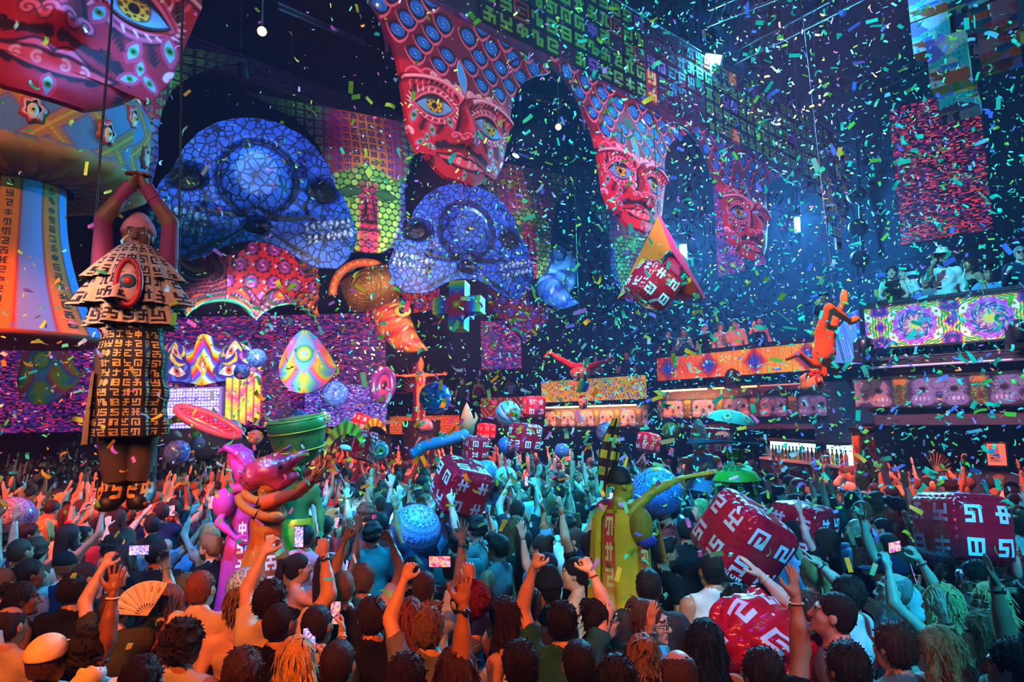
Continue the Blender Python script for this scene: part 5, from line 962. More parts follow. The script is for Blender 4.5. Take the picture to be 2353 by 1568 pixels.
for lab, x0, x1, y0, y1, Yd in (('egg-shaped rainbow panel with one blue eye right of the booth', 640, 775, 762, 905, 24.0), ('egg-shaped rainbow panel with one eye behind the hanging acrobat', 40, 185, 770, 930, 22.5)):
    scallop('egg_panel', lab, x0, x1, y0, y1, Yd, Yd, eggpaint, lambda u: .5 - .5 * np.sqrt(np.clip(1 - ((u - .5) * 2) ** 2, 0, 1)), 96, 90, lambda u: .42 + .58 * np.clip(1 - (np.abs(u - .5) * 2) ** 1.7, 0, 1))
o = Geo().box((0, 1.6, 1.1), (12.5, 3.6, 2.2)).build('stage_platform', BLACK, loc=(-10.8, 24.8, 0)); tag(o, 'black raised stage platform under the booth', 'stage')
# ---------------------------------------------------------------- inflatables
REDV = mat('red_vinyl', H('d00f28'), .22, bump=(5, .35, .04), coat=.7, var=.05); PRINTW = mat('white_print', H('dfe0ee'), .3, coat=.5, var=.03)
def cube_mesh(seed, n=7.0, crump=0.0):
    g = Geo(); N_ = 40; r = random.Random(seed)
    for ax in range(3):
        for sg in (-1, 1):
            t = np.linspace(-1, 1, N_ + 1); a, b = np.meshgrid(t, t); P = np.zeros((N_ + 1, N_ + 1, 3)); P[..., ax] = sg; P[..., (ax + 1) % 3] = a * sg; P[..., (ax + 2) % 3] = b
            q = P / ((np.abs(P) ** n).sum(-1) ** (1 / n))[..., None]; edge = np.maximum(np.abs(a), np.abs(b))
            q = q * (1 + .10 * (1 - edge[..., None] ** 2)); w = .012 * np.sin(24 * a + 5 * b) * ss(.7, 1, np.abs(b)) + .012 * np.sin(24 * b - 4 * a) * ss(.7, 1, np.abs(a)); q = q * (1 + w[..., None])
            if crump: q = q * (1 + crump * (np.sin(5 * P[..., :1] + 3 * P[..., 1:2]) + np.sin(7 * P[..., 2:] - 4 * P[..., :1]) + .7 * np.sin(13 * P[..., 1:2] + 9 * P[..., 2:])))
            G = np.zeros((N_, N_), int); G[2:38, 2:38] = np.kron(glyph_rows((2, 2), r.random(), 2), np.ones((2, 2), int)); g.grid(q * .5, lambda i, j: G[i, j], None, True)
    V = np.concatenate(g.V); return g.mesh('cube_skin', [REDV, PRINTW])
CUBES = [cube_mesh(i) for i in range(5)]; CUBED = cube_mesh(77, 4.5, .035)
VALVE = Geo().tube([(0, 0, 0), (0, 0, .04)], .02, 8).mesh('valve', PRINTW)
def cube(px, py, Y, size, rot, lab, k=0, me=None):
    o = emp('cube_balloon', at(px, py, Y), lab, 'balloon', 'red glyph cubes'); o.rotation_euler = [R_(a) for a in rot]; o.scale = (size,) * 3; ob('skin', me or CUBES[k % 5], o); ob('valve', VALVE, o, loc=(.0, 0, .53)); return o
cA = cube(1707, 1240, 5.9, .60, (24, 28, 22), 'big red glyph cube balloon held up by the man in the grey tee', 0)
tx = bpy.data.curves.new('lettering', 'FONT'); tx.body = 'elrow'; tx.size = .17; tx.extrude = .002; tx.align_x = 'CENTER'; tx.materials.append(PRINTW); t0_ = bpy.data.objects.new('lettering_source', tx); t = bpy.data.objects.new('lettering', bpy.data.meshes.new_from_object(t0_)); bpy.data.objects.remove(t0_); COL.objects.link(t); t.parent = cA; t.matrix_local = Matrix.Translation((-.26, -.515, -.44)) @ Matrix.Rotation(R_(4), 4, 'Y') @ Matrix.Rotation(R_(84), 4, 'X')
cube(1843, 1222, 7.2, .56, (8, 4, 42), 'purple-lit red glyph cube balloon just behind the biggest cube', 1); cube(2210, 1215, 6.0, .58, (-6, 5, 6), 'red glyph cube balloon above the crowd by the right edge', 2)
cube(1745, 1505, 4.3, .58, (28, -10, 34), 'crumpled half-deflated red glyph cube gripped by a hand at the bottom', 3, CUBED); cube(1060, 1118, 7.6, .53, (22, 14, 30), 'tilted red glyph cube balloon over the middle of the crowd', 4)
for a in ((1094, 1030, 13.5, .46, (5, 3, 25), 'red glyph cube balloon beside the long blue tube balloon', 0), (1206, 1006, 12.5, .50, (4, 6, 38), 'red glyph cube balloon showing two faces under the swirl-eye ball', 1), (1227, 935, 15.5, .46, (2, 2, 12), 'rounded red glyph cube floating before the far balcony tubes', 2), (840, 1025, 14, .52, (20, 15, 20), 'red glyph cube lying on hands left of the blue tube balloon', 3), (831, 972, 17.5, .42, (10, 20, 50), 'small far red glyph cube floating left of the blue dotted ball', 4), (1500, 655, 9.0, .54, (18, 34, 25), 'red glyph cube hanging in front of the orange pyramid kite', 3), (1645, 1015, 12.8, .48, (0, 4, 15), 'red glyph cube half hidden behind the umbrella-hatted stilt walker', 2), (1490, 1018, 15, .42, (5, 12, 35), 'small red glyph cube behind the yellow stilt walker fan', 1), (1118, 992, 17.5, .40, (5, 2, 30), 'far flat red glyph cube behind the tip of the blue tube', 0)): cube(*a)
def sph(nu, nv, colf, dispf=None, mats=None):
    g = Geo(); g.ell((0, 0, 0), 1.0, nu, nv, 0, colf)
    if dispf is not None: g.V[0] = g.V[0] * (1 + dispf(g.V[0]))[:, None]
    return g
def sc_(V): return np.arctan2(V[:, 1], V[:, 0]), np.arcsin(np.clip(V[:, 2], -1, 1))
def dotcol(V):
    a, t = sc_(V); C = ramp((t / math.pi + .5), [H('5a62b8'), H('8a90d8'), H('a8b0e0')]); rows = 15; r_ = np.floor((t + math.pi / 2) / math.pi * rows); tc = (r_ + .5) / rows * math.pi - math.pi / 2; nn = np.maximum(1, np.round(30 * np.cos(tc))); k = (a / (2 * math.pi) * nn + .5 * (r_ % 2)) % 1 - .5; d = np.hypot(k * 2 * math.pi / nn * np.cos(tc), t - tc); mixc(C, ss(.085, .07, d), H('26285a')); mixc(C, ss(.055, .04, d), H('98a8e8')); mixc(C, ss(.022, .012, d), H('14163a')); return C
def flamecol(V):
    a, t = sc_(V); C = np.zeros((len(V), 3)) + H('e8e4f0'); f = .5 + .5 * np.sin(7 * a + 2.5 * np.sin(5 * t)); mixc(C, ss(.0, .15, f * .9 - np.abs(t + .2)), H('d82a20')); mixc(C, ss(.25, .4, f * .9 - np.abs(t + .2)), H('f8a02a')); return C
def swirlcol(V):
    a, t = sc_(V); d = np.arccos(np.clip(-V[:, 1], -1, 1)); ph = np.arctan2(V[:, 2], V[:, 0]); C = np.zeros((len(V), 3)) + H('7ad0e8'); mixc(C, ss(.3, .8, np.sin(5 * ph + 5 * d)) * (d > .55), H('e8f4f8')); mixc(C, ss(.55, .9, np.sin(9 * ph + 7 * d)) * (d > .8) * (d < 1.6), H('a02a2a')); mixc(C, ss(.62, .58, d), H('7a2a20')); mixc(C, ss(.5, .46, d), H('58c8d8')); mixc(C, ss(.33, .3, d), H('a8b82a')); mixc(C, ss(.12, .1, d), H('101008')); return C
def planetcol(V):
    a, t = sc_(V); n = np.sin(9 * V[:, 0] + 4 * np.sin(6 * V[:, 2])) * np.sin(8 * V[:, 2] + 3 * np.sin(7 * V[:, 1])); C = ramp(.5 + .5 * n, [H('1f3a8a'), H('3a6ac8'), H('5a90e0')]); mixc(C, ss(.8, .95, np.sin(22 * t)) * .5, H('16225a')); return C
def mosaiccol(V):
    a, t = sc_(V); return ramp(.5 + .5 * np.sin(14 * a) * np.sin(16 * t) + .0 * a, [H('3a5a2a'), H('d8c84a'), H('e8e8d0'), H('2a6a8a'), H('c83a2a')])
def pinkcol(V):
    a, t = sc_(V); C = ramp(.5 + .5 * np.sin(6 * V[:, 0] + 4 * np.sin(5 * V[:, 2])) * np.sin(6 * V[:, 2]), [H('8a5a8a'), H('c888a8'), H('e8b8a0')]); mixc(C, ss(.5, .8, np.sin(30 * a) * np.sin(30 * t)) * .5, H('5a2a5a')); return C
BV = vmat('printed_vinyl', .22, 0, None, None, .6); FURM = vmat('shaggy_fur', .9, 0, (50, .8, .03))
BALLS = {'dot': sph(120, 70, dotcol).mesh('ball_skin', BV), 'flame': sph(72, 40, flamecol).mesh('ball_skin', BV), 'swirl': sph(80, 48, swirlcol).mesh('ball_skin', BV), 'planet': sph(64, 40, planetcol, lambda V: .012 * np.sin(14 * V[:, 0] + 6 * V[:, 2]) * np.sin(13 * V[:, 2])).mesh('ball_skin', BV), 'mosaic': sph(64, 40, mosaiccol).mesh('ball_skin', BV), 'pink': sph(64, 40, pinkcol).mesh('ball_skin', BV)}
def furball(c0, c1):
    return sph(100, 60, lambda V: ramp(RNG.random(len(V)), [c0, c1]), lambda V: -.10 * RNG.random(len(V)) + .05 * np.sin(11 * V[:, 0] + 9 * V[:, 2]) * np.sin(10 * V[:, 1])).mesh('fur', FURM)
BALLS['redfur'] = furball(H('8a0c10'), H('d8201c')); BALLS['yellowfur'] = furball(H('b87a10'), H('f0c030'))
def ball(px, py, rpx, Y, kind, lab, rot=(0, 0, 0), sq=(1, 1, 1)):
    r = rpx / F_PX * Y; o = emp('beach_ball', at(px, py, Y), lab, 'ball', 'balls over the crowd'); o.rotation_euler = [R_(a) for a in rot]; s = ob('skin' if 'fur' not in kind else 'fur', BALLS[kind], o); s.scale = (r * sq[0], r * sq[1], r * sq[2])
    if kind in ('dot', 'planet', 'flame'): v = ob('valve', VALVE, o, loc=(0, 0, r * .99)); v.scale = (.6, .6, .5)
    if 'fur' in kind:
        g = Geo(); q = U((-.75, -.62, -.1)) if kind == 'redfur' else U((.0, -1, .1)); R = Vector(q).to_track_quat('Y', 'Z').to_matrix(); g.ell(q * r * .93, (r * .42, r * .12, r * .42), 16, 8, 0, None, R); g.build('eye_patch', mat('eye_patch_black', (.01, .01, .01), .5) if kind == 'redfur' else mat('eye_patch_pink', H('e8a0c0'), .5), o); g = Geo(); g.ell(q * r * 1.02, (r * .22, r * .08, r * .22), 12, 6, 0, None, R); g.build('eye', mat('eye_cream', H('d8d8b0'), .4), o)
    return o
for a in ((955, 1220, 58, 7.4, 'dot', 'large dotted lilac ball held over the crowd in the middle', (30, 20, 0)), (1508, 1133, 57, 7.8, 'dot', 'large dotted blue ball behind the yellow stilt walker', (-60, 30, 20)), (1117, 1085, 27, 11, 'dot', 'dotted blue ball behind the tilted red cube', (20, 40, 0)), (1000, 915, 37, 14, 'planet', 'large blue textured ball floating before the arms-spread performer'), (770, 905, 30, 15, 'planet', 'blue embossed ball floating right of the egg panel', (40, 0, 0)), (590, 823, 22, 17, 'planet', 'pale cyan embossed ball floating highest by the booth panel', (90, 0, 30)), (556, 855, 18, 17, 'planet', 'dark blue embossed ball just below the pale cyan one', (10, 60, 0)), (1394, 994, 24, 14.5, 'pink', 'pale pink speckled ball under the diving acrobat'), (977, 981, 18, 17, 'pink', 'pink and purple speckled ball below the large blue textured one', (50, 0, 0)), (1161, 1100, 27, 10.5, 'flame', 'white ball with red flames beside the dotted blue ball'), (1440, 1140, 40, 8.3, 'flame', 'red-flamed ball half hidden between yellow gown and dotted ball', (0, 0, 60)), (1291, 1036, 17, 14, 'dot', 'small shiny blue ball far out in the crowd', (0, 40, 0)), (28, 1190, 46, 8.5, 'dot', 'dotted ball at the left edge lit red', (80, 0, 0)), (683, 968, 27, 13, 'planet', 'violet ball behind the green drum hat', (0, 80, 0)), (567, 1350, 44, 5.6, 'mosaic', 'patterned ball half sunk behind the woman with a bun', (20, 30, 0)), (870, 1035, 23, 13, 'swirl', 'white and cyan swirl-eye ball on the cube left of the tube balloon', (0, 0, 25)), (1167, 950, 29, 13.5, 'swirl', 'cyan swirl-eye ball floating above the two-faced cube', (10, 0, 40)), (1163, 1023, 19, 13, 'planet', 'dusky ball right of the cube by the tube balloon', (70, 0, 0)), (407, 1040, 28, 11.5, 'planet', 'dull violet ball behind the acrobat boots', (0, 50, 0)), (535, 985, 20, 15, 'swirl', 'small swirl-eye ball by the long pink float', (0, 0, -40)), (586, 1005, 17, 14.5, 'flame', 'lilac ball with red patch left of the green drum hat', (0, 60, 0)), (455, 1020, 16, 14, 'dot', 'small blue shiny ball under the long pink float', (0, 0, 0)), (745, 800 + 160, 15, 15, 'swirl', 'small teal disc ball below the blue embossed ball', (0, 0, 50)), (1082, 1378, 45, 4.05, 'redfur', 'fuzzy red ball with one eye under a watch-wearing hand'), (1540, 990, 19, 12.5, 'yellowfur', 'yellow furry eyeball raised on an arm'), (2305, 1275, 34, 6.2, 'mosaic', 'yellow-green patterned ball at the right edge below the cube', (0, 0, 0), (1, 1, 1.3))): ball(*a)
def path3(pts, Y): return np.array([at(x, y, Y + (p[0] if p else 0)) for x, y, *p in pts])
def smooth_path(p, n=30):
    t = np.linspace(0, len(p) - 1, n); s = np.stack([np.interp(t, range(len(p)), p[:, k]) for k in range(3)], 1)
    for _ in range(5): s[1:-1] = (s[:-2] + 2 * s[1:-1] + s[2:]) / 4
    return s
p = smooth_path(path3([(945, 1048), (968, 1028), (1000, 1018), (1040, 1008), (1078, 996)], 13.5)); o = emp('tube_balloon', p[0], 'long pale blue tube balloon slanting over the far crowd', 'balloon'); Geo().tube(p - p[0], [.07] + [.115 + .006 * math.sin(k * 2) for k in range(28)] + [.04], 14, 0, H('4a98e0')).build('skin', BV, o)
sp = emp('spear_balloon', at(1073, 985, 15.5), 'pale green spear-shaped balloon with a petal tip', 'balloon'); Geo().lathe([(.0, .62), (.06, .5), (.14, .3), (.19, .1), (.17, -.08), (.09, -.2), (.10, -.28), (.08, -.34), (.05, -.6), (.04, -.75)], 20, 0, lambda a, z, t: ramp(t, [H('9ad8b8'), H('6ab088'), H('4a7a5a'), H('8a7a3a')])).build('skin', BV, sp); Geo().tube([(.15, -.05, .1), (.24, -.08, .25), (.20, -.08, .38)], [.06, .04, .01], 8, 0, H('8ac8a0')).build('petal', BV, sp)
fl = emp('ring_float', at(480, 970, 11.5), 'long pink and white float with mosaic middle raised over the crowd', 'balloon'); pr = []; a_ = np.linspace(0, 2 * math.pi, 33); M_ = Matrix.Rotation(R_(24), 4, 'Y') @ Matrix.Rotation(R_(48), 4, 'X'); ring = np.stack([.62 * np.cos(a_), .15 * np.sin(a_), 0 * a_], 1); Geo().tube(ring, .065, 10, 0, H('b070b0'), cap=False).build('rim', BV, fl, M=M_)
r2, a2 = np.meshgrid(np.linspace(0, 1, 14), a_, indexing='ij'); P = np.stack([.58 * r2 * np.cos(a2), .13 * r2 * np.sin(a2), .05 * (1 - r2 ** 2)], -1); C = ramp(.5 + .5 * np.sin(60 * P[..., 0]) * np.sin(70 * P[..., 1] + 9 * P[..., 0]), [H('3a0c3a'), H('c02a4a'), H('8a3ab0'), H('f0d0e0')]); Geo().grid(P, 0, C, True).build('mosaic_deck', BV, fl, M=M_)
# winged eye placards (yellow) by the drum hat
for lab, x, y, Yp, sc, rz in (('yellow curved wing placard right of the green drum hat', 790, 1035, 11, .40, 10), ('yellow curved wing placard partly behind the green drum hat', 745, 1030, 11.5, .36, -30), ('orange and red feathered horn balloon by the small far cube', 860, 1005, 15, .36, 0), ('yellow wing placard far left of the pink masks', 405, 1000, 14, .45, 40)):
    o = emp('wing_placard', at(x, y, Yp), lab, 'placard', 'wing placards'); o.rotation_euler = (0, R_(rz), R_(8)); u, v = np.meshgrid(np.linspace(0, 1, 26), np.linspace(0, 1, 8)); an = R_(200) - u * R_(190); rad = 1 - v * .45 * np.sin(u * math.pi) ** .6; P = np.stack([rad * np.cos(an) * sc * .8, .05 * np.sin(u * 9), rad * np.sin(an) * sc * 1.2], -1); C = ramp(.5 + .5 * np.sin(44 * u), [H('8a3a10'), H('e8a81a'), H('f8e03a')]); Geo().grid(P, 0, C, True, .03, (0, 1, 0)).build('wing', vmat('painted_canvas', .8), o)
    Geo().ell((.02, -.05, .05), (.10 * sc / .4, .03, .05), 12, 6).build('eye', EYEW, o); Geo().tube([(0, 0, -.3), (0, 0, -1.0)], .012, 6).build('stick', STEEL, o)
# purple eye disc and rainbow cross, pyramid kite, patchwork cubes
dk = emp('eye_disc', at(880, 885, 16), 'dark purple ring-shaped eye disc floating by the stage wall', 'decoration'); dk.rotation_euler = (0, R_(10), R_(35)); a_ = np.linspace(0, 2 * math.pi, 33); Geo().tube(np.stack([.24 * np.cos(a_), 0 * a_, .36 * np.sin(a_)], 1), .11, 10, 0, H('4a1f6a'), cap=False).build('ring', BV, dk); Geo().ell((0, 0, 0), (.18, .08, .28), 16, 10, 0, H('8a2a5a')).ell((0, -.08, 0), (.08, .03, .12), 10, 6, 0, H('2a0a2a')).build('pupil', BV, dk)
rc_ = emp('rainbow_cross', at(1055, 705, 13.5), 'pixelated rainbow striped three-dimensional cross hanging in the air', 'decoration'); rc_.rotation_euler = (R_(-6), 0, R_(-14)); uu = .175; RB = [H('e81a4a'), H('e02a8a'), H('8a4ad0'), H('5a5ae0'), H('3a9ae0'), H('3ac0a0'), H('9ad03a'), H('e8d82a')]
g0 = Geo()
g0.box((0, 0, 0), (2 * uu * 1.0, 2 * uu, 2 * uu), 0, None, RB[0]); g0.box((0, -uu, 0), (uu * .9, .03, uu * .9), 0, None, H('f08a1a')).box((0, -uu - .01, 0), (uu * .4, .03, uu * .4), 0, None, H('f8d82a')); g0.build('hub', vmat('painted_plaster', .45), rc_)
for d, nm in (((1, 0, 0), 0), ((-1, 0, 0), 0), ((0, 0, 1), 1), ((0, 0, -1), 1), ((0, 1, 0), 0)):
    g = Geo(); n = 10
    for k in range(n):
        c = A(*d) * (uu + (k + .5) * 2 * uu / n * .98); s = [2 * uu * (.995 - .02 * (k % 2))] * 3; ax = [i for i in range(3) if d[i]][0]; s[ax] = 2 * uu / n; g.box(c, s, 0, None, ramp(A((k + .8) / n), RB)[0])
    if d[0] == -1: g.box(A(*d) * (3 * uu - .005), (.02, uu, uu), 0, None, H('3a9ae0')).box(A(*d) * (3 * uu), (.03, uu * .5, uu * .5), 0, None, H('5a5ae0'))
    g.build('arm', vmat('painted_plaster', .45), rc_)
Geo().tube([(0, 0, .5), (0, 0, 12)], .006, 4).build('hanging_wire', DARK, rc_)
ky = 10.2; apx, bl, br = at(1512, 495, ky), at(1418, 688, ky - .5), at(1618, 686, ky + .3); bk = at(1530, 660, ky + 1.3); pk = emp('pyramid_kite', apx, 'orange and pink fabric pyramid hanging near the blue floodlight', 'decoration'); KM = mat('kite_orange', H('f08a2a'), .7); KP = mat('kite_pink', H('d8408a'), .6)
def tri(nm, a, b, c, m):
    a, b, c = [A(*(q - apx)) for q in (a, b, c)]; n = np.cross(b - a, c - a); n = n / np.linalg.norm(n) * .015; Geo().add(np.array([a, b, c, a + n, b + n, c + n]), [[0, 1, 2], [5, 4, 3]], 0, None, False).add(np.array([a, b, c, a + n, b + n, c + n]), [[0, 3, 4, 1], [1, 4, 5, 2], [2, 5, 3, 0]], 0, None, False).build(nm, m, pk)
mid = at(1540, 575, ky + .05); tri('side_panel', apx, bl, mid, KM); tri('side_panel', apx, mid, br, KP); tri('back_panel', apx, bl, bk, KP); tri('back_panel', apx, bk, br, KM); tri('base_panel', bl, bk, br, mat('kite_plum', H('6a1f4a'), .6))
Geo().tube([A(0, 0, 0), A(*(br - apx))], .03, 8).build('edge_pole', KP, pk); c_ = A(*(at(1545, 615, ky + .25) - apx)); a_ = np.linspace(0, 2 * math.pi, 25); Geo().tube(np.stack([c_[0] + .22 * np.cos(a_), c_[1] + 0 * a_, c_[2] + .24 * np.sin(a_)], 1), .05, 8, 0, None, False).build('eye_ring', mat('kite_teal', H('3a8a9a'), .5), pk); Geo().ell(c_, (.17, .07, .18), 14, 8).build('eye_disc', KP, pk)
Geo().tube([(0, 0, 0), (0, 0, 10)], .006, 4).build('hanging_wire', DARK, pk)
def patchwork(seed):
    r = np.random.default_rng(seed); g = Geo(); pal = A(H('7a5ae0'), H('e0709a'), H('c83a1a'), H('f08a1a'), H('3a6ad8'), H('8a8a1a'), H('4a1f5a'), H('c8b8e8'), H('2a9ac8'), H('6a1a2a'))
    for ax in range(3):
        for sg in (-1, 1):
            t = np.linspace(-1, 1, 27); a, b = np.meshgrid(t, t); P = np.zeros((27, 27, 3)); P[..., ax] = sg; P[..., (ax + 1) % 3] = a * sg; P[..., (ax + 2) % 3] = b; pts = r.uniform(-1, 1, (8, 2)); ci = r.integers(0, len(pal), 8); d = np.stack([np.abs(a - x) + np.hypot(a - x, b - y) for x, y in pts], -1); C = pal[ci[d.argmin(-1)]]; dots = (np.sin(30 * a) > .2) & (np.sin(24 * b) > .2) & (np.sin(3 * a + 2 * b + ax) > .5); C = np.where(dots[..., None], C * .35, C); ds = np.sort(d, -1); C = np.where((ds[..., 1] - ds[..., 0] < .04)[..., None], A(*H('d8c8f0')) * .7, C); g.grid(P * .5, 0, C, False)
    return g.mesh('block', vmat('painted_canvas', .8))
PW = [patchwork(i) for i in range(4)]; pc = emp('patchwork_blocks', at(2240, 130, 7.5), 'cluster of patchwork printed blocks hanging at the top right corner', 'decoration'); pc.rotation_euler = (R_(2), 0, R_(-40)); bs = .40
for k, (x, y, z, h) in enumerate(((-1, 0, 2, 1), (0, 0, 2, 1), (1, 0, 2, 1), (2, 0, 2, 1), (-1, 0, .95, 1), (0, .6, 1, 1), (1, .3, .9, 1), (2, 0, 1, 1), (-.6, -.5, -.25, 1.5), (-.5, .2, -1.2, .8), (.6, .6, .2, 1), (1.6, -.3, .3, 1.3), (1.8, -.2, -.8, 1), (2.6, 0, .6, 1.4), (2.7, .2, 1.8, 1))):
    b_ = ob('block', PW[k % 4], pc, loc=(x * bs, y * bs, z * bs)); b_.scale = (bs, bs, bs * h)
Geo().tube([(0, 0, .9), (0, 0, 12)], .012, 5).build('hanging_wire', DARK, pc)
# ---------------------------------------------------------------- performers
POSES['hands_top'] = (((.04, .12, .99), (-.55, .10, .83), (-.8, .4, 0), 'cup'), ((.04, .12, .99), (-.55, .10, .83), (-.8, .4, 0), 'cup'))
POSES['offer'] = (((.30, .85, .25), (.05, .80, .60), (0, .3, .9), 'open'), ((.25, .75, .10), (-.1, .75, .62), (0, .3, .9), 'open'))
POSES['spread'] = (((.98, .05, -.05), (.98, .1, .05), (0, 1, .2), 'open'), ((.98, .05, -.05), (.98, .1, .05), (0, 1, .2), 'open'))
POSES['hip'] = (((.55, -.1, -.8), (-.15, .75, -.6), (-1, 0, 0), 'relax'), ((.45, .05, -.85), (.1, .5, -.85), (-1, 0, 0), 'relax'))
POSES['fanup'] = (((.20, .75, .60), (-.1, .95, .25), (-.3, 0, -1), 'grip'), ((.30, .45, -.8), (-.1, .95, -.1), (0, 0, 1), 'grip'))
FELT = omat('costume_felt', .75, (30, .3, .01), .08, .3); SATIN = omat('costume_satin', .35, (6, .4, .05), .08, .5)
def body_of(parent, sex, pose, color, hy=0, hp=0, lod=0, mats=None, name='body', M=None):
    me = body_geo(sex, pose, hy, hp, lod).mesh('performer_body', mats or BODYM); return ob(name, me, parent, M=M, color=color)
def foldy(n, amp, ph=0.0, z0=0.0, z1=1.0):
    return lambda a, z: 1 + amp * np.clip((z1 - z) / (z1 - z0), 0, 1) * np.sin(n * a + ph + 1.3 * np.sin(2 * a + z * 2))
def band_glyphs(parent, rings, name, m, n, cols, seed):
    """glyph print laid on a strip given by its left and right edge curves"""
    L_, R2 = rings; k = n * 7 + 1; t = np.linspace(0, 1, k); tl = np.linspace(0, 1, len(L_)); a = np.stack([np.interp(t, tl, np.asarray(L_)[:, i]) for i in range(3)], 1); b = np.stack([np.interp(t, tl, np.asarray(R2)[:, i]) for i in range(3)], 1); w = np.linspace(0, 1, cols * 7 + 1); P = a[:, None] * (1 - w[None, :, None]) + b[:, None] * w[None, :, None]; G = glyph_rows((n, cols), seed)[::-1]
    Geo().grid(P, lambda i, j: G[i, j], None, False).build(name, m, parent)
# hanging acrobat, nearest figure
fe = at(288, 1168, 4.25); ac = emp('acrobat', fe, 'acrobat hanging at the left with joined raised hands, glyph poncho and long glyph skirt', 'person'); ac.rotation_euler = (0, 0, R_(203)); ac.scale = (1.08,) * 3
BG = [mat('acro_trouser', H('4a3418'), .8)]; body_of(ac, 'm', 'hands_top', SKINS['brown'], 0, 6)
Geo().tube([(.088, 0, .92), (.09, .01, .5), (.055, 0, .16)], [.11, .085, .07], 14).build('trouser_leg', BG[0], ac); Geo().tube([(-.088, 0, .92), (-.09, .01, .5), (-.055, 0, .16)], [.11, .085, .07], 14).build('trouser_leg', BG[0], ac)
BOOT = [mat('boot_black', H('120c0a'), .5), mat('boot_print', H('c89a4a'), .5)]
for s in (-1, 1):
    f = Fld((-.15, -.16, -.06), (.15, .28, .36), .012); f.rc((0, -.01, .30), (0, -.01, .06), .078, .075, .02).rc((0, 0, .04), (0, .12, .01), .07, .062, .04).plane(2, -.03, 1).plane(2, .32, -1); V_, Q_ = f.net(); c = V_[Q_].mean(1); gl = glyph_rows((2, 2), 60 + s); i = np.clip(((c[:, 2] - .02) / .27 * 14).astype(int), 0, 13); j = np.clip(((c[:, 0] + .08) / .16 * 14).astype(int), 0, 13); Geo().add(V_, Q_, (gl[i, j] * (c[:, 1] > .0)).astype(int)).build('boot', BOOT, ac, loc=(.075 * s, -.02, .03))
SKP = [mat('skirt_dark', H('1c1018'), .8), mat('skirt_print', H('d8b060'), .7)]; G = glyph_rows((13, 22), 31); zs_ = np.linspace(1.16, .42, 92)
Geo().lathe([(.158 + .03 * math.sin(min(1, (1.16 - z) / .5) * 1.6) + .008 * math.sin(z * 30), z) for z in zs_], 154, lambda a, v: G[np.clip(((1 - v) * 91).astype(int), 0, 90), np.clip((a / (2 * math.pi) * 154).astype(int), 0, 153)], None, fold=foldy(7, .16, 1.0, .42, 1.2)).build('skirt', SKP, ac)
Geo().lathe([(.17, 1.13), (.20, 1.16), (.21, 1.19), (.17, 1.22)], 48, 0, None, fold=lambda a, z: 1 + .05 * np.sin(26 * a)).build('waist_ruffle', mat('ruffle_gold', H('b08a3a'), .5, .3), ac)
PO = [mat('poncho_cream', H('c8a890'), .8), mat('poncho_ink', H('2a1a2a'), .8)]
for k, (z0_, z1_, r0, r1, am) in enumerate(((1.58, 1.36, .09, .25, .12), (1.47, 1.20, .16, .285, .16), (1.36, 1.08, .18, .235, .14))):
    G2 = glyph_rows((3, 18), 80 + k); zz = np.linspace(0, 1, 22); Geo().lathe([(r0 + (r1 - r0) * t ** .8, z0_ + (z1_ - z0_) * t) for t in zz], 126, lambda a, v, G2=G2: G2[20 - np.clip((v * 21).astype(int), 0, 20), np.clip((a / (2 * math.pi) * 126).astype(int), 0, 125)], None, fold=lambda a, z, k=k, z0_=z0_, z1_=z1_, am=am: 1 + np.clip((z0_ - z) / (z0_ - z1_), 0, 1) * (am * np.sin(5 * a + k) + am * .8 * np.sin(9 * a + 2.1 * k) + .05 * np.sin(23 * a))).build('poncho_tier', PO, ac)
em = Geo(); t_ = np.linspace(0, 2 * math.pi, 29); em.tube(np.stack([.060 * np.sin(t_), .285 + 0 * t_, 1.30 + .12 * np.cos(t_) * (1 + .1 * np.abs(np.cos(t_)))], 1), .017, 8, 0, H('c01a20'), cap=False).build('emblem_rim', vmat('painted_plaster', .45), ac); Geo().ell((0, .275, 1.30), (.060, .025, .11), 18, 10, 0, H('d8a8a0')).ell((0, .295, 1.305), (.043, .015, .043), 14, 8, 0, H('2a4a9a')).ell((0, .303, 1.305), (.034, .014, .034), 14, 8, 0, H('3a8a5a')).ell((0, .310, 1.305), (.025, .012, .025), 14, 8, 0, H('c83a1a')).build('emblem_eye', vmat('painted_plaster', .45), ac)
ob('headscarf', cap_geo('beanie').mesh('headscarf', [CLOTH]), ac, M=head_M(0, 6, 'm'), color=H('c8788a'))
for s in (-1, 1): S_, E_, W_, fd, pn, hk = arm_pts('hands_top', s, 'm'); Geo().tube([S_, E_, W_], [.062, .05, .036], 12).tube([W_ - fd * .08, W_ - fd * .03, W_ - fd * .0], [.046, .042, .046], 12).build('sleeve', mat('sleeve_magenta', H('8a2a5a'), .75), ac)
for s in (-1, 1): Geo().tube([(.24 * s, 0, 1.2), (.20 * s, 0, 3), (.20 * s, 0, 14)], .008, 5).build('harness_rope', DARK, ac)
# glyph cape hanging at the hip
Geo().lathe([(.20, .80), (.215, .6), (.225, .38)], 14, 0, None, a0=R_(-30), a1=R_(25), fold=foldy(9, .1)).build('side_cloth', mat('cloth_tan', H('7a5a2a'), .8), ac)
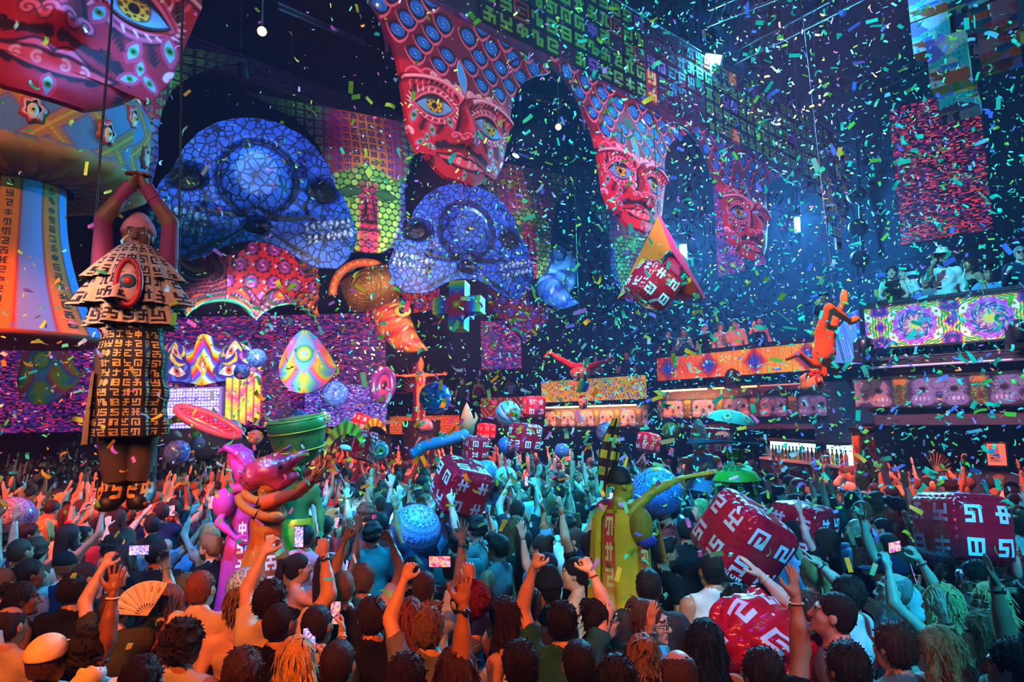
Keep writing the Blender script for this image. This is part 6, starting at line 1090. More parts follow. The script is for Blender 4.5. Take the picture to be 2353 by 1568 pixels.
# upside-down acrobat by the balcony
hd = at(1880, 880, 9.6); ua = emp('acrobat', hd, 'acrobat in orange suit hanging upside down by the balcony stair', 'person'); f = Fld((-1.0, -.7, -.4), (1.0, .7, 1.75), .022); ORS = H('c8641a')
J = {k: np.array(at(x, y, 9.6 + d) - hd) for k, (x, y, d) in dict(neck=(1893, 850, 0), chest=(1893, 815, 0), pel=(1898, 765, 0), sl=(1868, 838, 0), el=(1835, 812, -.1), wl=(1808, 832 - 6, -.15), sr=(1918, 842, .05), er=(1925, 826 + 20, .1), wr=(1920, 880 - 22, .05), hl=(1888, 762, -.02), kl=(1890, 742 - 5, -.15), al=(1955, 738, .0), hr=(1910, 765, .05), kr=(1918, 735, .15), ar=(1940, 690, .1)).items()}
f.el(J['chest'] * .5 + J['pel'] * .5, (.15, .12, .24), .05).el(J['chest'], (.17, .12, .15), .05).el(J['pel'], (.15, .12, .13), .05).rc(J['sl'], J['sr'], .06, None, .05).rc(J['sl'], J['el'], .055, .04).rc(J['el'], J['wl'], .04, .028).rc(J['sr'], J['er'], .055, .04).rc(J['er'], J['wr'], .042, .03)
k1 = np.array(at(1905, 738 - 30, 9.4) - hd); f.rc(J['hl'], k1, .095, .065).rc(k1, J['al'], .065, .045).rc(J['hr'], J['kr'], .09, .065).rc(J['kr'], J['ar'], .062, .042).rc(J['neck'], J['neck'] + A(0, 0, -.08), .05)
f.geo().build('suit_body', FELT, ua, color=ORS)
hc = np.array(at(1872, 880, 9.6) - hd); fh = Fld(hc - .3, hc + .3, .012); fh.el(hc, (.12, .13, .14), .03); pp = [hc + A(-.05, 0, -.05), hc + A(-.16, -.02, -.06), hc + A(-.19, -.02, .06), hc + A(-.13, -.02, .13)]; fh.chain(pp, [.07, .055, .04, .02], .03); fh.geo().build('horned_mask', FELT, ua, color=H('d0c0a0')); Geo().ell(hc + A(.0, -.11, .03), (.045, .05, .08), 12, 8, 0, H('c01a20')).ell(hc + A(.0, -.15, .03), (.025, .02, .04), 10, 6, 0, H('e8e0c0')).build('mask_eye', vmat('painted_plaster', .45), ua)
for k, j in enumerate(('al', 'ar')):
    d = A(.10, 0, .03) if j == 'al' else A(.0, -.02, .12); q = J[j]; Geo().tube([q - d * .3, q + d * .5, q + d * 1.2], [.055, .06, .035], 10, 0).build('shoe', mat('shoe_ochre', H('c88a3a'), .6), ua)
Geo().tube([J['al'] * .3 + k1 * .7, J['al'] * .3 + k1 * .7 + A(-.3, 0, 9)], .006, 4).build('harness_rope', STEEL, ua)
g = Geo()
for k in range(6): q = hc + A(.06 * math.cos(k), -.06, .12 + .03 * math.sin(k * 2)); g.ell(q, (.05, .03, .035), 8, 5)
g.build('ruff', mat('ruff_red', H('c02a2a'), .7), ua)
# diving acrobat over the far balcony
Yd = 16.5; hd = at(1335, 905, Yd); da = emp('acrobat', hd, 'acrobat diving head down with red legs spread over the far balcony', 'person'); q = lambda x, y, d=0: np.array(at(x, y, Yd + d) - hd); f = Fld((-1.2, -.5, -.3), (1.2, .5, 1.4), .035); f.el(q(1335, 872), (.15, .12, .16), .05).rc(q(1332, 888), q(1334, 848), .13, .16, .04).rc(q(1322, 846), q(1290, 828), .11, .075, .04).rc(q(1290, 828), q(1262, 810), .075, .05).rc(q(1262, 810), q(1252, 822), .05, .04).rc(q(1348, 846), q(1380, 836), .11, .075, .04).rc(q(1380, 836), q(1408, 824), .07, .05).rc(q(1408, 824), q(1402, 842), .05, .035); f.geo().build('suit_body', FELT, da, color=H('a01a1e'))
Geo().lathe([(.16, -.02), (.24, .1), (.26, .22), (.15, .30)], 40, lambda a, v: (np.sin(a * 9) * np.sin(v * 14) > .2).astype(int), None, fold=lambda a, z: 1 + .05 * np.sin(18 * a)).build('ruffled_shorts', [mat('shorts_cream', H('d8a080'), .8), mat('shorts_red', H('a01a1e'), .8)], da, loc=q(1334, 872)); Geo().lathe([(.13, -.02), (.22, .12), (.24, .25)], 30, 0, lambda a, z, t: ramp((a / 6.28 * 2) % 1, RAINBOW), fold=lambda a, z: 1 + .08 * np.sin(8 * a)).build('rainbow_frill', vmat('painted_canvas', .8), da, loc=q(1334, 900)); Geo().lathe([(0, -.26), (.09, -.22), (.12, -.1), (.11, .02), (.07, .1)], 21, lambda a, v: GA[3][np.clip((v * 5).astype(int), 0, 4), (a / 6.284 * 20).astype(int) % 5], None).build('glyph_hood', [mat('hood_cream', H('e0d0b0'), .7), mat('hood_red', H('c02a1e'), .7)], da, loc=q(1340, 918)); Geo().tube([q(1334, 850), q(1334, 850) + A(0, 0, 12)], .008, 4).build('harness_rope', DARK, da)
# arms-spread performer standing high by the totem
pp_ = at(968, 965, 19.0); sp_ = emp('performer', pp_, 'performer in pointed head-dress with arms spread before the red totem', 'person'); sp_.rotation_euler = (0, 0, R_(172)); sp_.scale = (.92,) * 3; body_of(sp_, 'm', 'spread', H('a86a3a'), 0, 0, 1); Geo().lathe([(0, .34), (.05, .26), (.10, .12), (.10, 0)], 16).build('pointed_hood', mat('hood_gold', H('b0622a'), .5), sp_, loc=(0, 0, 1.66)); Geo().ell((0, .10, 1.25), (.09, .05, .2), 14, 8, 0, H('c8281a')).ell((0, .14, 1.28), (.035, .03, .05), 10, 6, 0, H('e8c85a')).build('flame_emblem', vmat('painted_plaster', .45), sp_)
o = Geo().tube([(0, 0, 0), (0, 0, pp_.z - .02)], .55, 16).build('podium', BLACK, loc=(pp_.x, pp_.y, 0)); tag(o, 'dark round podium carrying the arms-spread performer', 'podium')
# stilt walkers
def walker(px, py, Y, yaw, lab, sex='f', z_head=None): p = at(px, py, Y); o = emp('stilt_walker', (p.x, p.y, p.z - 1.63), lab, 'person'); o.rotation_euler = (0, 0, R_(yaw)); return o
def gown(o, prof, color, n=9, amp=.1, m=None, name='gown', ph=0.0):
    z = [q[1] for q in prof]; zz = np.linspace(z[0], z[-1], 50); r = np.interp(-zz, [-a for a in z], [q[0] for q in prof]); return Geo().lathe(list(zip(r, zz)), 72, 0, None, fold=foldy(n, amp, ph, z[-1], z[0])).build(name, m or SATIN, o, color=color)
ow = walker(615, 1098, 6.3, -78, 'stilt walker in flowing orange gown with a red fish mask, arms raised'); zf = -ow.location.z; ORG = H('d8641a'); body_of(ow, 'f', 'offer', ORG, mats=[FELT] * 5); gown(ow, [(.13, 1.36), (.15, 1.2), (.14, 1.08), (.20, .9), (.30, .4), (.42, zf + .6), (.55, zf + .02)], ORG, 8, .14)
f = Fld((-.22, -.28, -.26), (.22, .42, .30), .012); f.el((0, -.02, .03), (.13, .17, .14), 0).rc((0, .05, .03), (0, .34, .20), .12, .03, .06).rc((0, .10, -.07), (0, .24, -.03), .09, .05, .05).rc((0, -.05, .12), (0, .2, .26), .03, .015, .03).el((0, -.15, -.03), (.11, .1, .12), .05); f.warp(lambda X, Y, Z: .006 * np.sin(40 * X + 20 * Y) * np.sin(36 * Z)); f.geo().build('fish_mask', omat('mask_latex', .3, (12, .6, .03), .15, .6, .3), ow, loc=(0, 0, 1.66), color=H('c82a4a'))
for s in (-1, 1): Geo().ell((.12 * s, .13, 1.73), (.018, .022, .022), 10, 6).build('mask_eye', EYED, ow)
g = Geo(); a_ = np.linspace(0, 2 * math.pi, 25)
for k, (rz_, r0) in enumerate(((1.45, .19), (1.36, .26))): Geo().tube(np.stack([r0 * np.cos(a_), -.05 + r0 * .75 * np.sin(a_), rz_ - (.05 + .05 * k) * np.sin(a_ + .3)], 1), .040, 10, 0, None, False).build('collar_roll', FELT, ow, color=ORG)
t_ = np.linspace(1.15, zf + .5, 20)
def strip(o, az, w, prof_r, zz, m, n, seed, name='glyph_strip'):
    L_ = [(prof_r(z) * math.cos(az - w), prof_r(z) * math.sin(az - w), z) for z in zz]; R2 = [(prof_r(z) * math.cos(az + w), prof_r(z) * math.sin(az + w), z) for z in zz]; band_glyphs(o, (L_, R2), name, m, n, 1, seed)
pr_ = lambda z: np.interp(-z, [-1.2, -1.08, -.9, -.4, -(zf + .6)], [.16, .16, .23, .335, .47]) + .03
OGS = [mat('strip_orange', H('a8481a'), .7), mat('strip_white', H('e8e0d0'), .7)]; strip(ow, R_(18), .26, pr_, t_, OGS, 8, 5)
for s in (-1, 1): S_, E_, W_, fd, pn, hk = arm_pts('offer', s, 'f'); Geo().tube(np.linspace(S_, E_, 8), [.075, .066, .07, .062, .066, .056, .06, .05], 12).tube(np.linspace(E_, W_, 8), [.052, .046, .049, .043, .046, .038, .042, .034], 12).build('ruched_sleeve', FELT, ow, color=H('d0481f'))
pw = walker(562, 1090, 6.9, -150 + 40, 'stilt walker in pink and violet gown with a swept-back pink mask'); zf = -pw.location.z; PKC = H('d03a9a'); body_of(pw, 'f', 'hip', PKC, 15, 0, mats=[FELT] * 5); gown(pw, [(.13, 1.38), (.15, 1.2), (.13, 1.08), (.19, .9), (.28, .4), (.40, zf + .6), (.5, zf + .02)], H('c83a9a'), 7, .12, None, 'gown', 2.0)
f = Fld((-.22, -.38, -.26), (.22, .22, .38), .012); f.el((0, 0, .0), (.10, .12, .15), 0).rc((0, -.05, .08), (0, -.24, .26), .11, .03, .05)
for k in range(5): f.chain([(.03 * (k - 2), .08, .05), (.045 * (k - 2), -.02, .18), (.05 * (k - 2), -.16, .25), (.05 * (k - 2), -.26, .20)], [.02, .035, .03, .012], .012)
f.rc((0, .10, .02), (0, .15, -.03), .025, .03, .02); f.geo().build('swept_mask', omat('mask_latex', .3), pw, loc=(0, 0, 1.66), color=H('d03a9a'))
Geo().ell((-.22, -.05, 1.36), (.11, .11, .15), 18, 12).build('puff_sleeve', FELT, pw, color=PKC); Geo().ell((.22, -.05, 1.36), (.11, .11, .15), 18, 12).build('puff_sleeve', FELT, pw, color=PKC); a_ = np.linspace(0, 2 * math.pi, 25); Geo().tube(np.stack([.17 * np.cos(a_), .12 * np.sin(a_), 1.47 + .03 * np.sin(3 * a_)], 1), .045, 10, 0, None, False).build('collar_roll', FELT, pw, color=H('c83a7a')); pr2 = lambda z: np.interp(-z, [-1.2, -1.08, -.9, -.4, -(zf + .6)], [.16, .15, .215, .315, .45]) + .03
strip(pw, R_(40), .28, pr2, np.linspace(1.2, zf + .5, 20), [mat('strip_pink', H('b02a7a'), .7), mat('strip_white', H('e8e0d0'), .7)], 8, 9)
gw = walker(684, 1078, 7.7, -168, 'stilt walker in green suit wearing a giant green drum hat'); GRN = H('2a6a34'); body_of(gw, 'm', 'idle', GRN, 0, 0, 1, mats=[FELT] * 5); Geo().lathe([(.14, -.28), (.22, -.22), (.28, -.12), (.31, .02), (.32, .10), (.325, .105), (.325, .20), (.31, .235), (.28, .24), (.0, .245)], 44).build('drum_hat', omat('hat_satin', .3, (3, .3, .05), .1, .6, .3), gw, color=H('3a7a30'), M=Matrix.Translation((0, 0, 1.98)) @ Matrix.Rotation(R_(8), 4, 'Y') @ Matrix.Rotation(R_(-6), 4, 'X'))
a_ = np.linspace(0, 2 * math.pi, 45); 
for z_, r_ in ((1.98 + .10, .327), (1.98 - .12, .285), (1.98 + .23, .315)): Geo().tube(np.stack([r_ * np.cos(a_), r_ * np.sin(a_), 0 * a_], 1), .008, 6, 0, None, False).build('hat_piping', mat('piping_gold', H('c8b02a'), .4, .3), gw, M=Matrix.Translation((0, 0, 1.98)) @ Matrix.Rotation(R_(8), 4, 'Y') @ Matrix.Rotation(R_(-6), 4, 'X') @ Matrix.Translation((0, 0, z_ - 1.98)))
for az in (60, 105, 150): 
    g = Geo()
    for k in range(-2, 3): c_ = math.cos(R_(az)) * .315, math.sin(R_(az)) * .315; g.tube([(c_[0], c_[1], 0), (c_[0] * 1.01 + .02 * k * -math.sin(R_(az)), c_[1] * 1.01 + .02 * k * math.cos(R_(az)), .06 - .012 * abs(k))], [.006, .001], 4)
    g.build('leaf_print', mat('leaf_dark', H('16301a'), .6), gw, loc=(0, 0, 1.93))
gown(gw, [(.19, 1.0), (.21, .9), (.20, .7), (.22, .3), (.23, -.3), (.22, -gw.location.z + .05)], H('6a9a20'), 6, .06, SATIN, 'satin_trousers'); Geo().lathe([(.17, 1.08), (.185, 1.05), (.19, 1.0)], 30).build('belt', mat('piping_gold', H('c8b02a'), .4, .3), gw)
yw = walker(1428, 1112, 5.5, -70, 'stilt walker in long yellow gown with rainbow glyph strips holding folded fans'); zf = -yw.location.z; YEL = H('c8a818'); body_of(yw, 'f', 'fanup', H('a89a28'), 0, 0); gown(yw, [(.16, 1.44), (.20, 1.30), (.21, 1.0), (.24, .6), (.30, .2), (.36, zf + .5), (.40, zf + .02)], YEL, 7, .13, FELT); strip_c = []
pr3 = lambda z: np.interp(-z, [-1.44, -1.30, -1.0, -.6, -.2, -(zf + .5)], [.17, .205, .215, .25, .32, .385]) + .035
zz = np.linspace(1.42, zf + .35, 30)
for az, sd in ((R_(-58), 3), (R_(12), 8)):
    L_ = [(pr3(z) * math.cos(az - .2), pr3(z) * math.sin(az - .2), z) for z in zz]; R2 = [(pr3(z) * math.cos(az + .2), pr3(z) * math.sin(az + .2), z) for z in zz]; k = 7 * 9 + 1; t = np.linspace(0, 1, k); tl = np.linspace(0, 1, 30); a = np.stack([np.interp(t, tl, np.array(L_)[:, i]) for i in range(3)], 1); b = np.stack([np.interp(t, tl, np.array(R2)[:, i]) for i in range(3)], 1); w_ = np.linspace(0, 1, 8); P = a[:, None] * (1 - w_[None, :, None]) + b[:, None] * w_[None, :, None]; C = np.repeat(ramp(t, [H('c01a2a'), H('d8481a'), H('c8b02a'), H('4a9a4a'), H('3a6ac8'), H('6a2a9a')])[:, None], 8, 1); Gm = glyph_rows((9, 1), sd)[::-1]; Geo().grid(P, lambda i, j: Gm[i, j], C, False).build('rainbow_strip', [vmat('painted_canvas', .8), mat('strip_cream', H('d8c87a'), .7)], yw)
Geo().ell((-.20, -.02, 1.36), (.14, .13, .13), 18, 12).build('puff_sleeve', FELT, yw, color=H('a81a4a')); Geo().ell((.19, .05, 1.31), (.10, .10, .15), 18, 12).build('puff_sleeve', FELT, yw, color=H('8a7a1a')); Geo().ell((.21, .08, 1.20), (.08, .09, .06), 14, 10).build('puff_sleeve', FELT, yw, color=H('3a3a9a'))
Geo().lathe([(0, .10), (.05, .095), (.085, .06), (.10, 0), (.105, -.03)], 24).build('hood_cap', mat('hat_black', H('0e0a0c'), .7), yw, loc=(0, -.02, 1.68)); gown(yw, [(.17, 1.47), (.25, 1.36), (.27, 1.1), (.31, .6), (.37, .1), (.43, zf + .4)], YEL, 9, .10, FELT, 'cape', .8) if False else Geo().lathe([(.17, 1.47), (.25, 1.38), (.275, 1.1), (.315, .6), (.375, .1), (.43, zf + .35)], 30, 0, None, a0=R_(-175), a1=R_(-72), fold=lambda a, z: 1 + .05 * np.sin(16 * a) * np.clip(1.5 - z, 0, 1)).build('cape', FELT, yw, color=H('d8c01c'))
Geo().grid(np.stack(np.meshgrid(np.linspace(-.1, .1, 8), np.linspace(0, 1, 10)) + [np.zeros((10, 8))], -1) * 0 + np.stack([np.linspace(-.085, .085, 8)[None, :] * np.sin(np.linspace(.35, 2.9, 10))[:, None], .03 * np.cos(np.linspace(0, 6, 8))[None, :] + np.zeros((10, 1)), np.linspace(0, .62, 10)[:, None] + np.zeros((1, 8))], -1), lambda i, j: ((i % 2 == 0) & (j % 3 != 2)).astype(int), None, False, .02, (0, 1, 0)).build('headboard', [mat('board_dark', H('2a0c24'), .6), mat('board_yellow', H('c8b81a'), .6)], yw, M=Matrix.Translation((-.05, -.13, 1.56)) @ Matrix.Rotation(R_(80), 4, 'Z') @ Matrix.Rotation(R_(12), 4, 'Y'))
def fan_closed(o, p, d, L_, m, name='folded_fan'):
    d = U(d); Geo().tube([A(*p), A(*p) + d * L_ * .5, A(*p) + d * L_], [.018, .035, .045], 8, 0, None, True, (1, .5)).build(name, m, o)
S_, E_, W_, fd, pn, hk = arm_pts('fanup', 1, 'f'); fan_closed(yw, W_ - A(0, .08, 0), (0.1, 1, .12), .42, mat('fan_yellow', H('b89a10'), .7, bump=(60, .8, .01))); S_, E_, W_, fd, pn, hk = arm_pts('fanup', -1, 'f'); fan_closed(yw, W_ + A(0, .1, .1), (0, .15, -1), .34, mat('fan_ochre', H('8a5a10'), .7, bump=(60, .8, .01)))
rw = walker(1690, 1062, 8.6, 150, 'stilt walker in dark robe with lime glyph ribbons and an eye-painted umbrella hat'); zf = -rw.location.z; DKB = H('1c1838'); body_of(rw, 'm', 'chest', H('2a3a5a'), -20, -5, 1, mats=[SATIN] * 5); gown(rw, [(.20, 1.46), (.26, 1.3), (.25, 1.05), (.24, .8), (.28, .3), (.34, zf + .1)], DKB, 6, .08, SATIN, 'robe')
LG = [mat('ribbon_lime', H('6a9a18'), .7), mat('ribbon_ink', H('14180c'), .7)]; pr4 = lambda z: np.interp(-z, [-1.5, -1.3, -1.05, -.8], [.20, .275, .27, .26]) + .02
for k, az in enumerate((40, 75, 110, 150, 190, 0)): strip(rw, R_(az), .11, pr4, np.linspace(1.48, .84, 14), LG, 6, 50 + k, 'glyph_ribbon')
Geo().lathe([(.27, .84), (.275, .72)], 43, lambda a, v: GA[1][np.clip((v * 5).astype(int), 0, 4), (a / 6.284 * 42).astype(int) % 5], None).build('glyph_belt', LG, rw); Geo().lathe([(.10, 1.56), (.24, 1.50), (.30, 1.40)], 30, 0, None, a0=R_(20), a1=R_(200)).build('wide_collar', mat('collar_lime', H('5a9a14'), .6), rw); band_glyphs(rw, ([(-.10, .15, 1.60), (-.13, .27, 1.36)], [(.12, .15, 1.60), (.15, .27, 1.36)]), 'glyph_bib', LG, 3, 3, 4); Geo().lathe([(.108, 1.67), (.112, 1.79)], 50, lambda a, v: GA[5][np.clip((v * 5).astype(int), 0, 4), (a / 6.284 * 49).astype(int) % 5], None).build('glyph_headband', LG, rw, loc=(0, 0, -.0))
Geo().lathe([(0, 1.80), (.09, 1.78), (.11, 1.72)], 20).build('hood', mat('hood_dark', H('14101c'), .7), rw)
def umb_col(a, z, t): C = np.zeros(a.shape + (3,)) + H('8ac8a8'); k = (a / (2 * math.pi) * 6) % 1 - .5; d = np.hypot(k * 1.6, (t - .62) * 1.2); mixc(C, ss(.42, .36, d), H('e03a20')); mixc(C, ss(.33, .29, d + .1 * np.abs(k)), H('f8e8c0')); mixc(C, ss(.16, .14, d), H('e0a02a')); mixc(C, ss(.07, .05, d), H('301008')); return C
tt2 = np.linspace(0, 1, 16); Geo().lathe([(.30 * math.sin(t * 1.5) + .002, .16 * math.cos(t * 1.5)) for t in tt2], 72, 0, umb_col).build('umbrella_hat', vmat('painted_canvas', .8), rw, M=Matrix.Translation((.03, .02, 2.14)) @ Matrix.Rotation(R_(-12), 4, 'Y')); Geo().tube([(.03, .02, 1.8), (.03, .02, 2.26)], .01, 6).build('umbrella_pole', STEEL, rw)
g = Geo(); 
for k in range(6): g.tube([(.55, .18 + .01 * k, 1.93 - .012 * k), (.1, .2, 1.90), (-.35, .2 - .008 * k, 1.86 + .004 * k)], [.012, .02, .006], 6)
g.build('folded_parasol', mat('parasol_navy', H('16142e'), .6), rw)
ew = walker(1607, 1022, 10.8, 190, 'costumed figure in pale egg-shaped hood with eye-painted tunic'); body_of(ew, 'm', 'chest', H('b86a4a'), 10, 0, 1); Geo().lathe([(0, .34), (.05, .30), (.11, .18), (.135, .04), (.125, -.08), (.09, -.14)], 26, 0, lambda a, z, t: ramp(t, [H('88b8a8'), H('a8d0b8'), H('7a9a8a')])).build('egg_hood', vmat('painted_plaster', .45), ew, loc=(0, -.01, 1.72)); Geo().tube([(0, -.1, 1.95), (.1, .06, 1.85), (.13, .04, 1.72)], [.03, .05, .02], 8).build('flame_trim', mat('trim_orange', H('e0701a'), .6), ew); gown(ew, [(.16, 1.46), (.20, 1.3), (.19, 1.1), (.24, .9), (.30, .5)], H('6a8ab8'), 5, .06, FELT, 'tunic')
Geo().ell((0, .20, 1.22), (.08, .04, .14), 14, 8, 0, H('e0601a')).ell((0, .235, 1.21), (.05, .03, .06), 12, 8, 0, H('f8e8d0')).ell((0, .26, 1.21), (.022, .015, .03), 10, 6, 0, H('b82a1a')).build('eye_emblem', vmat('painted_plaster', .45), ew)
for s in (-1, 1): Geo().ell((.24 * s, 0, 1.38), (.12, .10, .06), 12, 8).build('shoulder_cape', mat('trim_orange', H('e0701a'), .6), ew)
# ---------------------------------------------------------------- the crowd
LAND = [('the fuzzy red ball', 1080, 1376), ('the biggest red cube', 1707, 1240), ('the crumpled red cube', 1745, 1505), ('the purple-lit cube', 1843, 1222), ('the right-edge red cube', 2210, 1215), ('the yellow gown', 1410, 1300), ('the dotted lilac ball', 955, 1220), ('the dotted blue ball', 1508, 1133), ('the orange gown', 610, 1220), ('the pink gown', 545, 1200), ('the green drum hat', 690, 1000), ('the tilted red cube', 1060, 1118), ('the acrobat boots', 290, 1130), ('the left-edge dotted ball', 28, 1190), ('the ribboned dark robe', 1700, 1110), ('the painted red column', 1987, 1040), ('the long blue tube balloon', 1010, 1025), ('the egg-hooded figure', 1605, 1050), ('the patterned half-sunk ball', 567, 1350), ('the two-faced cube', 1206, 1006), ('the white flame ball', 1161, 1100), ('the lit bar shelves', 1870, 1040), ('the long pink float', 480, 970), ('the yellow-green ball', 2305, 1275), ('the bottom right corner', 2340, 1550), ('the bottom left corner', 10, 1550), ('the bottom edge centre', 1176, 1568), ('the cream cap', 1939, 1115), ('the swirl-eye ball cube', 850, 1030), ('the wing placard', 795, 1035)]
POSEW = {'idle': 'arms down', 'phone_up': 'filming overhead with both hands', 'arms_up': 'both arms up', 'one_up': 'one arm raised', 'point_up': 'pointing up', 'phone_one': 'looking at a phone', 'wave': 'waving', 'fists': 'both fists up', 'reach': 'reaching up', 'chest': 'hand on chest', 'rail': 'leaning', 'drink': 'holding a drink'}
TOPW = {'tee': 'tee', 'shirt': 'long-sleeved top', 'tank': 'tank top', 'strap': 'strappy top', 'dress': 'sleeveless dress'}
USED = {}
def place_words(px, py):
    n, x, y = min(LAND, key=lambda l: math.hypot((l[1] - px), (l[2] - py) * 1.3)); dx, dy = px - x, (py - y) * 1.2
    w_ = ('right of ' if dx > 0 else 'left of ') if abs(dx) > abs(dy) else ('below ' if dy > 0 else 'above '); d = math.hypot(dx, dy); return ('just ' if d < 55 else '') + w_ + n
def facing(yaw):
    a = (yaw + 180) % 360 - 180
    return 'back turned' if abs(a) < 45 else ('facing camera' if abs(a) > 135 else ('facing left' if a > 0 else 'facing right'))
def crowd_label(pos, k):
    px, py, _ = proj((pos[0], pos[1], 1.6)); acc = (' and cap' if k.get('cap') else '') + (' and sunglasses' if k.get('glasses') == 'sun' else (' and glasses' if k.get('glasses') else ''))
    lab = 'person in %s %s%s, %s, %s, %s' % (k['top'][1], TOPW[k['top'][0]], acc, facing(k['yaw']), POSEW[k['pose']], place_words(px, py))
    ws = lab.split()
    if len(ws) > 16: lab = 'person in %s %s%s, %s, %s' % (k['top'][1], TOPW[k['top'][0]], acc, POSEW[k['pose']], place_words(px, py))
    if len(lab.split()) > 16: lab = 'person in %s %s%s, %s' % (k['top'][1], TOPW[k['top'][0]], acc, place_words(px, py))
    if lab in USED: lab = lab.replace('person in', 'person %s in' % ('nearer the camera' if USED[lab] % 2 else 'farther back'), 1) if len(lab.split()) < 14 else lab.replace(', ' + facing(k['yaw']), ' farther back', 1)
    n = USED.get(lab, 0); USED[lab] = n + 1
    return lab
PHB = Geo().box((0, 0, 0), (.074, .008, .152)).mesh('phone_case', GLASSY)
X, Z = np.meshgrid(np.linspace(-.034, .034, 9), np.linspace(-.070, .070, 15)); SCR = [Geo().grid(np.stack([X, 0 * X - .0048, Z], -1), 0, ramp(RNG.random(X.shape), p_), True).mesh('phone_screen', vmat('phone_display', .2, 1.6)) for p_ in ([H('1f3a8a'), H('5a8ae0'), H('c86ab0'), H('e8e0f0')], [H('2a1a5a'), H('d0406a'), H('e0a04a'), H('3a6ad0')])]
PHC = Geo().tube([(.018, .004, .055), (.018, .008, .055)], .009, 8).tube([(.018, .004, .032), (.018, .008, .032)], .009, 8).mesh('phone_camera', DARK)
def phone(M, lab):
    o = emp('phone', (0, 0, 0), lab, 'phone', 'phones in the crowd'); o.matrix_world = M; ob('case', PHB, o); ob('screen', SCR[len(lab) % 2], o); ob('camera_bump', PHC, o); return o
def add_person(pos, k):
    lab = k.get('label') or crowd_label(pos, k); kk = {a: b for a, b in k.items() if a not in ('label',)}; kk.setdefault('group', 'crowd on the dance floor')
    o = person(pos, label=lab, **kk); sx = -k.get('scale', 1) if k.get('mirror') else k.get('scale', 1); M = Matrix.Translation((pos[0], pos[1], k.get('z', 0))) @ Matrix.Rotation(R_(k['yaw']), 4, 'Z') @ Matrix.Diagonal((sx, abs(sx), abs(sx), 1)); sex = k.get('sex', 'm')
    if k.get('lod', 0) < 2 and k['pose'] in ('phone_up', 'phone_one'):
        a = A(*pose_point(o, k['pose'], sex, 1, .10, .03))
        if k['pose'] == 'phone_up': b = A(*pose_point(o, k['pose'], sex, -1, .10, .03)); c = (a + b) / 2; L_ = Matrix.Rotation(R_(90), 4, 'Y') if RNG.random() < .5 else Matrix.Identity(4)
        else: c = a + A(-.01, -.02, .03); L_ = Matrix.Rotation(R_(-12), 4, 'X')
        T = M @ Matrix.Translation(Vector(c)); R3 = Matrix.Rotation(R_(k['yaw']), 4, 'Z'); phone(Matrix.Translation(T.to_translation()) @ R3 @ L_, 'phone %s person in %s %s, %s' % ('held overhead by' if k['pose'] == 'phone_up' else 'held by', k['top'][1], TOPW[k['top'][0]], place_words(*proj((pos[0], pos[1], 1.6))[:2]).replace('just ', '')))
    return o
D = lambda **k: k
